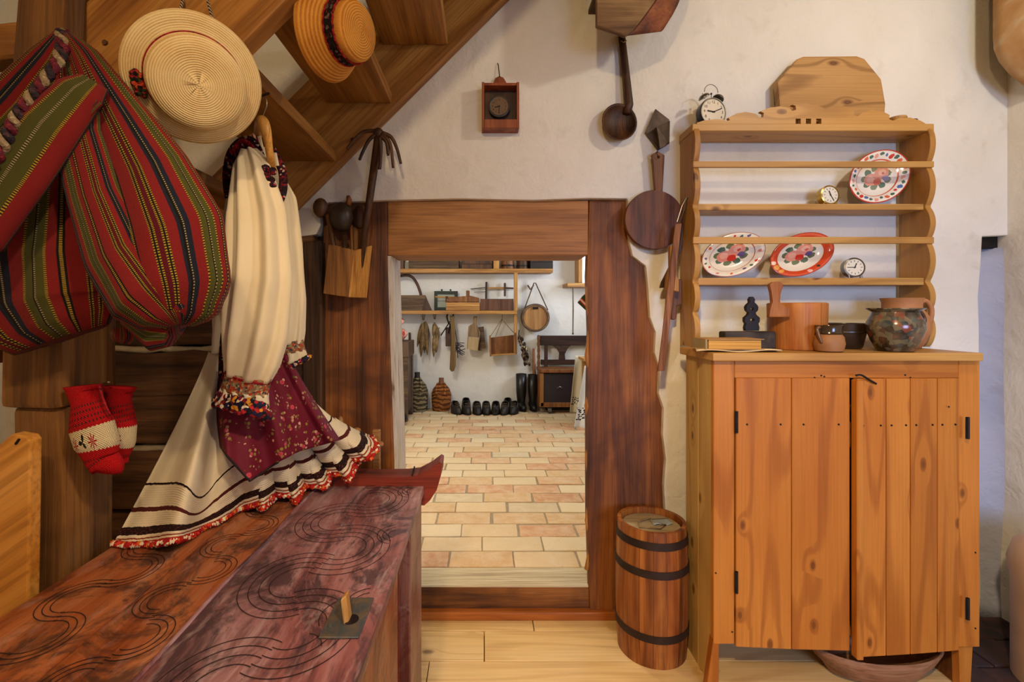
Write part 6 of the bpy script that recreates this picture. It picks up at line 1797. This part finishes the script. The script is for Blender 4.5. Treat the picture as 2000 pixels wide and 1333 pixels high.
g = G(); v, f = flat_shape([[(fx(a, 5.48), fz(b, 5.48)) for a, b in ((956, 661), (1007, 655), (1009, 692), (957, 695))]], 0.012); g.add([p + Vector((0, 5.56, 0)) for p in v], f); g.build('back_board', wood('tray_wood', '#5a3416', '#8a5426', '#a06a36', 'z', 1.6, 0.6, 0.3, 0, '#3a2412', 0.5), T)
for (a, b) in (((957, 656), (958, 696)), ((1006, 650), (1008, 692))):
    g = G(); g.bar(P(*a, 5.50), P(*b, 5.50), 0.10, 0.016, (1, 0, 0)); g.build('side', MAT['brownwood'], T, bevel=0.003)
g = G(); g.bar(P(957, 694, 5.50), P(1008, 691, 5.50), 0.10, 0.014); g.build('bottom', MAT['tanwood'], T, bevel=0.003)
g = G(); g.tube([P(958, 657, 5.50), P(980, 624, 5.58), P(1005, 652, 5.50)], 0.0035, 5); g.tube([P(968, 658, 5.56), P(981, 624, 5.58), P(981, 612, 5.60)], 0.003, 5); g.build('string', MAT['rope'], T)
g = G(); rr = random.Random(9)
for i in range(60):
    t = rr.random(); g.ball(P(1017 + 13 * t + rr.uniform(-4, 5), 660 + 56 * t + rr.uniform(-3, 3), 5.58 + rr.uniform(-0.04, 0.02)), 0.02, 5, (0.8, 0.8, 1.2))
g.tube([P(1012, 664, 5.58), P(1014, 645, 5.62)], 0.006, 5)
prop(g.build('garlic_braid', speckle('corn_husk', [(0, '#3a2618'), (0.4, '#6a5a44'), (0.65, '#2c1c14'), (0.85, '#b5a078')], 40), smooth='all'), 'knobbly dried plait hanging beside the tall boots', 'plait')
# round canteen keg with rope
T = thing('round_canteen', 'flat round wooden keg hanging on a rope right of the shelf', 'keg', P(1046, 621, 5.5))
c = P(1045, 621, 5.53); r = S(27.5, 5.5)
g = G(); g.lathe([(r * 0.95, 0.09), (r, 0.06), (r, -0.06), (r * 0.96, -0.07), (r * 0.86, -0.07), (r * 0.84, -0.05), (0, -0.05)], c, (0, 1, 0), 40); g.build('rim', MAT['greywood'], T, smooth=True)
g = G(); g.lathe([(r * 0.84, -0.058), (0, -0.058)], c, (0, 1, 0), 40, False); g.build('head', wood('keg_head_wood', '#6a4422', '#8f6434', '#a67a46', 'z', 0.8, 0.6, 0.2), T, smooth=True)
g = G(); g.box(c.x - 0.035, c.x + 0.03, c.y - 0.075, c.y - 0.056, c.z + 0.10, c.z + 0.125); g.build('bung', BLACK, T, bevel=0.004)
g = G(); g.tube([P(1024, 605, 5.5), P(1043, 553, 5.6), P(1046, 553, 5.6), P(1070, 606, 5.5)], 0.007, 6); g.tube([P(1031, 558, 5.66), P(1036, 566, 5.6), P(1042, 558, 5.64)], 0.009, 6); g.build('rope', MAT['rope'], T)

# ------------------------------------------------------------------ window board, cord, textile at the right
T = thing('window_1', 'small window with wooden board at the far right', 'window', P(1128, 555, 5.3)); del T['category']; T['kind'] = 'structure'
g = G(); g.box(fx(1108, 5.35), fx(1175, 5.35), 5.35, 5.675, fz(561, 5.35), fz(553, 5.35)); g.build('window_sill', MAT['tanwood'], T, bevel=0.004)
g = G(); g.box(fx(1128, 5.5), fx(1136, 5.5), 5.45, 5.67, fz(553, 5.5), fz(440, 5.5)); g.build('window_frame', MAT['tanwood_z'], T, bevel=0.004)
g = G(); g.box(fx(1138, 5.66), fx(1170, 5.66), 5.655, 5.66, fz(552, 5.66), fz(440, 5.66))
m = M('daylit_pane', 0.1); m.b.inputs['Emission Color'].default_value = (0.8, 0.9, 1.0, 1); m.b.inputs['Emission Strength'].default_value = 2.5; m.base('#dfe6ee'); g.build('pane', m.m, T)
g = G(); g.tube([P(1119, 562, 5.36), P(1119.5, 605, 5.36), P(1119, 652, 5.36)], [0.005, 0.008, 0.006], 6); g.ball(P(1119, 652, 5.36), 0.012, 6)
prop(g.build('pull_cord', MAT['rope']), 'thin grey pull cord hanging below the window board', 'cord')
g = G(); v, f = flat_shape([[(fx(a, 2.26), fz(b, 2.26)) for a, b in ((1128, 591), (1137, 580), (1150, 566), (1165, 575), (1165, 612), (1146, 608))]], 0.02); g.add([p + Vector((0, 2.26, 0)) for p in v], f); g.tube([P(1150, 566, 2.26), P(1190, 545, 2.245), P(1240, 540, 2.19)], 0.004, 6)
m = M('red_green_textile', 0.9); co = m.coord(rnd=False); w_ = m.n('ShaderNodeTexWave'); w_.bands_direction = 'DIAGONAL'; w_.inputs['Scale'].default_value = 11; m.l(co, w_.inputs['Vector']); m.base(m.ramp(w_.outputs['Fac'], [(0, '#1f4a2a'), (0.4, '#1c2018'), (0.5, '#a82430'), (0.9, '#d8c8b8')], 'CONSTANT'))
prop(g.build('hanging_textile', m.m, bevel=0.006), 'red and green cloth corner hanging by the right jamb', 'cloth')

# ------------------------------------------------------------------ demijohns
def demijohn(px, ybase, hw, ytop, lab, a, b, d, stop):
    c = Vector((fx(px, d), d, BZ + 0.003)); r = S(hw, d); h = fz(ytop, d) - BZ
    T = thing('wicker_demijohn', lab, 'demijohn', c)
    m = M('wicker_%d' % px, 0.8, 0, 0.2); co = m.coord(rnd=False)
    w1 = m.n('ShaderNodeTexWave'); w1.bands_direction = 'Z'; w1.inputs['Scale'].default_value = 7; w1.inputs['Distortion'].default_value = 9; w1.inputs['Detail'].default_value = 2; m.l(co, w1.inputs['Vector'])
    m.base(m.ramp(w1.outputs['Fac'], [(0.25, a), (0.6, b)])); m.bump(w1.outputs['Fac'], 0.8, 0.02)
    key = [(0, 0.86), (0.03, 0.93), (0.32, 1.0), (0.5, 0.99), (0.66, 0.84), (0.78, 0.5), (0.86, 0.30)]
    prof = []
    for i in range(111):
        q = 0.86 * i / 110
        for (qa, ra), (qb, rb2) in zip(key, key[1:]):
            if qa <= q <= qb:
                rr_ = ra + (rb2 - ra) * (q - qa) / (qb - qa); break
        prof.append((r * rr_ + 0.0045 * math.sin(i * 2 * PI / 5.5), h * q))
    g = G(); g.lathe(prof, c, n=36); g.build('wicker_body', m.m, T, smooth=True)
    g = G(); g.lathe([(r * 0.29, h * 0.85), (r * 0.24, h * 0.94), (r * 0.27, h * 0.97), (r * 0.25, h), (0, h)], c, n=20); g.build('neck', stop, T, smooth=True)
    for s_ in (-1, 1):
        g = G(); g.tube(catmull([c + Vector((s_ * r * 0.30, -r * 0.25, h * 0.84)), c + Vector((s_ * r * 0.42, -r * 0.5, h * 0.78)), c + Vector((s_ * r * 0.45, -r * 0.85, h * 0.62)), c + Vector((s_ * r * 0.35, -r * 0.98, h * 0.5))], 4), 0.014, 6); g.build('handle', m.m, T, smooth='all')
    g = G(); g.lathe([(r * 0.99, h * 0.5), (r * 1.03, h * 0.52), (r * 0.99, h * 0.54)], c, n=36, cap=False); g.build('plaited_band', m.m, T, smooth=True)
demijohn(815, 800, 20.5, 728, 'greyish wicker-covered demijohn with dark neck beside the table', '#4a3d28', '#8f7f5c', 5.52, plain('dark_stopper', '#2a241c', 0.5))
demijohn(862, 797, 19, 739, 'orange-brown wicker-covered demijohn next to the row of shoes', '#6a3a18', '#a86a34', 5.55, plain('brown_stopper', '#7a5030', 0.6))
g = G(); g.tube([P(800, 650, 5.655), P(801, 740, 5.655), P(801, 796, 5.655)], [0.014, 0.017, 0.02], 8)
prop(g.build('broom_stick', MAT['darkwood']), 'thin dark stick leaning on the wall behind the grey demijohn', 'stick')

# ------------------------------------------------------------------ shoes and boots
LE = plain('black_leather', '#16120f', 0.35, 0, 0.3, 20, 0.3, 0.5)
LB = plain('dusty_black_leather', '#26201a', 0.5, 0, 0.35, 14, 0.4)
def shoe(px, py, kind, lab, yaw):
    d = (5.57 if py < 795 else 5.35 + (803 - py) * 0.004); c = Vector((fx(px, d), d, BZ + 0.002))
    T = thing('leather_shoe', lab, 'shoe', c, 'row of old shoes along the far wall')
    L, W, H = 0.205, 0.098, 0.12
    fwd = Vector((math.sin(yaw), -math.cos(yaw), 0)); rt_ = Vector((math.cos(yaw), math.sin(yaw), 0))
    def up_fn(u, v):
        a = 2 * PI * u
        k = math.cos(a)
        toe = 0.5 + 0.5 * k
        x = (L / 2) * k; w = (W / 2) * math.sin(a) * (1 - 0.18 * k * k)
        top = H * (0.62 if toe > 0.6 else 0.95) * (1 if kind != 'boot' else 1.25)
        s_ = 1 - 0.45 * v ** 2 if v < 0.85 else 1 - 0.45 * 0.72 - (v - 0.85) * 0.4
        shift = -0.035 * v * (1 if toe > 0.3 else 0.2)
        return c + fwd * (x * s_ + shift) + rt_ * w * s_ + Vector((0, 0, 0.014 + top * math.sin(min(v, 1) * PI / 2)))
    g = G(); g.grid(up_fn, 28, 10, True); g.build('upper', LB, T, smooth='all', solid=0.006)
    g = G(); pts = [c + fwd * (L / 2 * 1.04 * math.cos(t)) + rt_ * (W / 2 * 1.06 * math.sin(t) * (1 - 0.15 * math.cos(t) ** 2)) for t in [2 * PI * i / 24 for i in range(24)]]; g.prism(pts, (0, 0, 0.015)); g.build('sole', LE, T)
    if kind == 'opanak':
        g = G(); tp = c + fwd * L * 0.42 + Vector((0, 0, 0.05)); g.tube(catmull([tp, tp + fwd * 0.03 + Vector((0, 0, 0.03)), tp + fwd * 0.012 + Vector((0, 0, 0.075))], 5), [0.022 * (1 - i / 11) + 0.003 for i in range(11)], 8); g.build('curled_tip', LB, T, smooth='all')
    else:
        g = G()
        for k in range(3): q = c + fwd * (0.02 + 0.022 * k) + Vector((0, 0, H * (0.98 - 0.12 * k))); g.tube([q - rt_ * 0.026, q + rt_ * 0.026], 0.004, 5)
        g.build('lacing', MAT['rope'], T)
rows_ = [(891, 797, 'shoe', 'low black shoe at the left end, next to the orange demijohn', 0.5), (911, 801, 'shoe', 'broad black shoe, second of the front row from the orange demijohn', 0.3), (911, 790, 'opanak', 'pointed black shoe standing behind the second front shoe', 0.2), (932, 803, 'shoe', 'open laced shoe near the middle of the shoe row, left of its mate', 0.2), (950, 802, 'shoe', 'open laced shoe near the middle of the shoe row, right of its mate', 0.1), (968, 801, 'opanak', 'left of the two tall shoes with upturned points', -0.1), (986, 804, 'shoe', 'wide flat black shoe in front of the shoes with points', -0.25), (991, 790, 'opanak', 'right of the two tall shoes with upturned points', -0.2), (1004, 799, 'shoe', 'narrow black shoe last in the row beside the tall boots', -0.3)]
for r_ in rows_: shoe(r_[0], r_[1], r_[2], r_[3], r_[4])
def boot(px, py, ytop, hw, lab, yaw):
    d = min(F * (CAMZ - BZ) / (py - CY), 5.57); c = Vector((fx(px, d), d, BZ + 0.002)); r = S(hw, d); h = fz(ytop, d) - BZ
    T = thing('tall_boot', lab, 'boot', c, 'pair of tall boots')
    g = G(); g.lathe([(r * 0.72, 0.06), (r * 0.78, 0.12), (r * 0.95, h * 0.5), (r, h), (r * 0.92, h), (r * 0.85, h * 0.6)], c, n=24, cap=False); g.build('shaft', LE, T, smooth='all')
    fwd = Vector((math.sin(yaw), -math.cos(yaw), 0))
    g = G(); g.tube([c - fwd * 0.05 + Vector((0, 0, 0.05)), c + Vector((0, 0, 0.065)), c + fwd * 0.06 + Vector((0, 0, 0.045)), c + fwd * 0.11 + Vector((0, 0, 0.032)), c + fwd * 0.135 + Vector((0, 0, 0.028))], [0.04, 0.052, 0.04, 0.034, 0.014], 14); g.build('foot', LE, T, smooth='all')
    g = G(); g.prism([c + fwd * (0.04 + 0.11 * math.cos(t)) + Vector((math.cos(yaw), math.sin(yaw), 0)) * 0.042 * math.sin(t) for t in [2 * PI * i / 20 for i in range(20)]], (0, 0, 0.014)); g.build('sole', LE, T)
boot(1018, 793, 731, 10.5, 'tall black leather boot on the left, nearest the small shoes', 0.2)
boot(1040, 796, 732, 9.0, 'tall black leather boot on the right, against the bench', 0.1)
g = G(); g.tube([P(1042, 681, 5.66), P(1043, 735, 5.66), P(1044, 796, 5.66)], [0.012, 0.018, 0.018], 6)
prop(g.build('wooden_stake', wood('stake_wood', '#6a3c20', '#935a34', '#a87048', 'z', 1.2, 0.6, 0.2)), 'reddish tapering wooden stake leaning behind the tall boots', 'stake')

# ------------------------------------------------------------------ bench with drawer box
T = thing('carved_bench', 'dark carved bench with high back and drawer box below', 'bench', (fx(1105, 5.4), 5.45, BZ))
fbox(1052, 1190, 656, 675, 5.60, 5.625).build('top_rail', MAT['benchwood'], T, bevel=0.004)
fbox(1056, 1190, 703, 713, 5.60, 5.622).build('lower_rail', MAT['benchwood'], T, bevel=0.004)
fbox(1063, 1070, 675, 724, 5.595, 5.62).build('back_post', MAT['benchwood'], T, bevel=0.004)
g = G(); g.tube([P(1052, 655 + i * 6, 5.58) for i in range(14)], [0.013 + 0.006 * (i % 2) for i in range(14)], 8); g.build('turned_post', wood('turned_bench_post', '#3a2014', '#70431f', '#8a5a30', 'z', 1, 0.5, 0.2), T, smooth='all')
pts = [(1091, 704), (1092, 690), (1088, 682), (1080, 677), (1078, 674), (1084, 674), (1094, 681), (1096, 674), (1100, 674), (1101, 682), (1108, 675), (1114, 675), (1108, 682), (1103, 692), (1104, 704)]
v, f = flat_shape([[(fx(a, 5.61), fz(b, 5.61)) for a, b in pts]], 0.018); g = G(); g.add([p + Vector((0, 5.61, 0)) for p in v], f); g.build('carved_splat', MAT['benchwood'], T)
fbox(1053, 1190, 722, 729, 5.33, 5.62).build('seat', MAT['brownwood'], T, bevel=0.005)
fbox(1054, 1062, 729, 795, 5.345, 5.60).build('side_post', wood('bench_side_wood', '#70431f', '#96622e', '#a87440', 'z', 1, 0.5, 0.2), T, bevel=0.003)
fbox(1062, 1190, 730, 787, 5.36, 5.58).build('drawer_front', plain('dark_slate_panel', '#2e2528', 0.35, 0, 0.15, 8, 0.1), T, bevel=0.003)
fbox(1056, 1190, 787, 796, 5.345, 5.60).build('base_rail', MAT['brownwood'], T, bevel=0.003)
g = G(); g.tube(catmull([P(1088, 759, 5.352), P(1093, 756, 5.34), P(1098, 758, 5.352)], 4), 0.005, 6); g.build('drawer_pull', MAT['steel'], T)
g = G(); c = Vector((fx(1074, 5.36), 5.385, BZ + 0.034)); g.lathe([(0.034, -0.02), (0.034, 0.02)], c, (1, 0, 0.2), 18); g.box(c.x - 0.03, c.x + 0.03, c.y - 0.02, c.y + 0.02, c.z + 0.03, fz(796, 5.345)); g.build('caster', MAT['rust'], T, smooth=True)
g = G(); g.box(fx(1066, 5.55), fx(1185, 5.55), 5.55, 5.60, BZ, fz(796, 5.55)); g.build('plinth', MAT['benchwood'], T)

# ------------------------------------------------------------------ white cloths at the right
def drape(name, lab, x_top, x_bot, y_top, y_bot, d, folds, mat):
    def fn(u, v):
        a = x_top[0] + (x_top[1] - x_top[0]) * u; b = x_bot[0] + (x_bot[1] - x_bot[0]) * u
        px = a + (b - a) * v; py = y_top + (y_bot - y_top) * v + 6 * math.sin(u * 3 + 1) * v
        return P(px, py, d + 0.03 * math.sin(u * folds) * (0.3 + v))
    g = G(); g.grid(fn, 40, 24)
    return prop(g.build(name, mat, smooth='all', solid=0.004), lab, 'cloth')
def emb(name, base, y0, y1):
    m = M(name, 0.85, 0, 0.2); tc = m.n('ShaderNodeTexCoord'); sx = m.n('ShaderNodeSeparateXYZ'); m.l(tc.outputs['UV'], sx.inputs[0])
    vo = m.n('ShaderNodeTexVoronoi'); vo.inputs['Scale'].default_value = 1; m.l(m.mapping(tc.outputs['UV'], (14, 34, 1)), vo.inputs['Vector'])
    k = m.math('MULTIPLY', m.math('MULTIPLY', m.math('GREATER_THAN', sx.outputs['Y'], y0), m.math('LESS_THAN', sx.outputs['Y'], y1)), m.math('LESS_THAN', vo.outputs['Distance'], 0.38))
    m.base(m.mix(k, base, '#2c2a35')); return m.m
drape('linen_towel', 'cream embroidered towel hanging beside the bench', (1124, 1160), (1113, 1152), 695, 801, 5.05, 9, emb('cream_towel', '#cfc4a6', 0.72, 0.86))
drape('white_tablecloth', 'white embroidered tablecloth edge hanging nearest the right jamb', (1142, 1200), (1121, 1200), 715, 833, 4.70, 14, emb('white_embroidered_cloth', '#e4e6ea', 0.66, 0.86))
T = thing('side_table', 'small table hidden under the white cloths by the right jamb', 'table', (1.15, 4.9, BZ))
g = G(); g.box(fx(1140, 4.75), 1.45, 4.76, 5.02, fz(695, 5.05) - 0.03, fz(695, 5.05) - 0.005); g.build('table_top', MAT['tanwood'], T)
for (x, y_) in ((1.05, 4.79), (1.42, 4.79), (1.05, 4.99), (1.42, 4.99)):
    g = G(); g.box(x - 0.02, x + 0.02, y_ - 0.02, y_ + 0.02, BZ, fz(695, 5.05) - 0.03); g.build('leg', MAT['tanwood_z'], T)

# ------------------------------------------------------------------ table and bundles at the left
T = thing('dark_table', 'dark wooden table standing at the left beside the jamb', 'table', (-1.15, 5.0, BZ))
g = G(); g.box(-1.45, fx(799, 5.0), 4.95, 5.37, fz(668, 5.0) - 0.16, fz(668, 5.0)); g.build('table_box', wood('worn_table_wood', '#33241a', '#5a4330', '#70563c', 'z', 1, 0.6, 0.2), T, bevel=0.005)
for y_ in (4.98, 5.34):
    g = G(); g.box(fx(797, 5.0) - 0.05, fx(797, 5.0), y_ - 0.025, y_ + 0.025, BZ, fz(668, 5.0) - 0.16); g.build('leg', MAT['greywood'], T, bevel=0.004)
g = G(); g.box(-1.40, fx(794, 5.0), 5.0, 5.35, BZ + 0.08, fz(668, 5.0) - 0.16); g.build('side_panel', wood('table_panel_wood', '#3a2c22', '#5c4a3a', '#6e5a46', 'z', 1, 0.6, 0.2), T)
PK = speckle('pink_floral_cloth', [(0, '#c8705c'), (0.4, '#d98a74'), (0.62, '#a8483c'), (0.78, '#e0a890'), (0.92, '#8a2f2c')], 26)
for (px, py, w, lab) in ((778, 668, 15, 'pink floral bundle lying on the table at the left jamb'), (774, 627, 15, 'pink floral bundle hung above the other bundle')):
    d = 5.1; g = G(); c = P(px, py, d); g.ball(c, S(w, d), 14, (1.0, 0.9, 0.78))
    if py > 650: 
        zmin = min(v_.z for v_ in g.v); dz = fz(668, 5.0) + 0.003 - zmin
        g.v = [v_ + Vector((0, 0.1, dz)) for v_ in g.v]
    else:
        g.tube([c, c + Vector((0, 0.1, 0.25))], 0.006, 6)
    prop(g.build('cloth_bundle', PK, smooth='all', rough=0.02, rscale=9), lab, 'bundle')
g = G(); g.ball(P(783, 797, 5.0), 0.09, 10, (1.1, 0.9, 0.8)); zmin = min(v_.z for v_ in g.v); g.v = [v_ + Vector((0, -0.20, BZ + 0.002 - zmin)) for v_ in g.v]
prop(g.build('dark_pot', MAT['iron'], smooth='all'), 'dark round pot on the floor at the left jamb', 'pot')

# ================================================================== utensil box on the left door post
T = thing('utensil_box', 'hand-made wooden box nailed to the left door post', 'box', P(675, 580, 1.9))
BXW = MAT['boxwood']
d0, d1_ = 1.86, 1.968
A0, A1 = (641, 478), (690, 490)   # front top
B0, B1 = (631, 574), (679, 582)   # front bottom
def quad(pts, thick):
    g = G(); g.add(pts + [p + thick for p in pts], [(0, 1, 2, 3), (7, 6, 5, 4), (0, 4, 5, 1), (1, 5, 6, 2), (2, 6, 7, 3), (3, 7, 4, 0)]); return g
ft = [P(631, 574, d0), P(679, 581, d0), P(690, 488, d0), P(641, 478, d0)]
back = Vector((0.052, 0.098, 0.0))
quad(ft, Vector((0.001, 0.010, 0))).build('front_board', BXW, T, bevel=0.002)
sd = [ft[1] + Vector((0, .0105, 0)), ft[1] + back, ft[2] + back + Vector((0, 0, 0.03)), ft[2] + Vector((0, .0105, -0.004))]
quad(sd, Vector((-0.010, 0.002, 0))).build('side_board', wood('light_box_side', '#96601f', '#b8823a', '#c9984e', 'z', 1.3, 0.6, 0.3), T, bevel=0.002)
sl_ = [ft[0] + Vector((0, .0105, 0)), ft[0] + back, ft[3] + back, ft[3] + Vector((0, .0105, 0))]
quad(sl_, Vector((0.010, -0.002, 0))).build('side_board', BXW, T, bevel=0.002)
bk = [ft[0] + back + Vector((.012, 0, 0)), ft[1] + back - Vector((.012, 0, 0)), ft[2] + back + Vector((-.012, 0, 0.09)), ft[3] + back + Vector((.012, 0, 0.09))]
quad(bk, Vector((0, 0.008, 0))).build('back_board', BXW, T)
bt = [ft[0] + Vector((.011, .011, .003)), ft[1] + Vector((-.011, .011, .003)), ft[1] + back + Vector((-.011, -.003, .003)), ft[0] + back + Vector((.011, -.003, .003))]
quad(bt, Vector((0, 0, 0.008))).build('bottom', BXW, T)
cb = (ft[0] + ft[1]) / 2 + back * 0.5 + Vector((0, 0, 0.02))
# utensils
def utensil(name, lab, cat, base, tip, r0, r1, mat):
    T = thing(name, lab, cat, base, 'utensils in the box on the post')
    g = G(); g.tube([base, base.lerp(tip, 0.5), tip], [r0, (r0 + r1) / 2, r1], 10); g.build('handle', mat, T, smooth='all')
    return T
dm = 1.915
t = utensil('wooden_spoon', 'dark wooden spoon leaning to the left out of the box', 'spoon', P(668, 560, dm), P(640, 420, dm), 0.008, 0.011, MAT['darkwood'])
g = G(); g.ball(P(626, 406, dm), 0.034, 12, (0.9, 0.55, 1.15)); g.build('bowl', MAT['darkwood'], t, smooth='all')
t = utensil('round_ladle', 'dark gourd-shaped ladle standing upright in the box', 'ladle', P(676, 560, dm - 0.008), P(672, 460, dm), 0.009, 0.012, MAT['darkwood'])
g = G(); g.ball(P(667, 424, dm), 0.048, 14, (0.98, 0.8, 1.25)); g.build('bowl', plain('dark_gourd', '#33261c', 0.4, 0, 0.35, 10, 0.2), t, smooth='all')
g = G(); g.tube([P(680, 400, dm), P(682, 390, dm - 0.005), P(680, 384, dm)], [0.014, 0.011, 0.008], 8); g.build('knob', MAT['brownwood'], t, smooth='all')
t = utensil('wooden_rod', 'short reddish wooden rod between ladle and whisk', 'rod', P(690, 560, dm + 0.02), P(686, 440, dm + 0.01), 0.007, 0.006, MAT['brownwood'])
t = utensil('twig_whisk', 'long peeled-branch whisk with spread curved prongs', 'whisk', P(698, 560, dm + 0.02), P(739, 268, 1.865), 0.012, 0.017, MAT['darkwood'])
top = P(739, 260, 1.86)
g = G(); g.ball(top, 0.020, 8); g.build('knot', MAT['darkwood'], t, smooth='all')
for pts in (((735, 256), (710, 258), (690, 275), (678, 292)), ((734, 262), (720, 275), (708, 298), (702, 313)), ((745, 262), (757, 272), (764, 290), (768, 328)), ((747, 260), (764, 268), (775, 290), (783, 320)), ((742, 268), (744, 290), (742, 328), (740, 326)), ((744, 266), (755, 278), (758, 300), (757, 302))):
    pp = catmull([P(a, b, 1.855) for a, b in pts], 5); g = G(); g.tube(pp, [0.0085 * (1 - 0.4 * i / len(pp)) for i in range(len(pp))], 8); g.build('prong', MAT['darkwood'], t, smooth='all')
t = utensil('dark_scoop', 'round-backed dark spoon behind the whisk in the box', 'spoon', P(703, 560, dm + 0.03), P(704, 450, dm + 0.03), 0.008, 0.009, MAT['darkwood'])
g = G(); g.ball(P(703, 424, dm + 0.025), 0.045, 12, (0.7, 0.4, 1.1)); g.build('bowl', MAT['darkwood'], t, smooth='all')
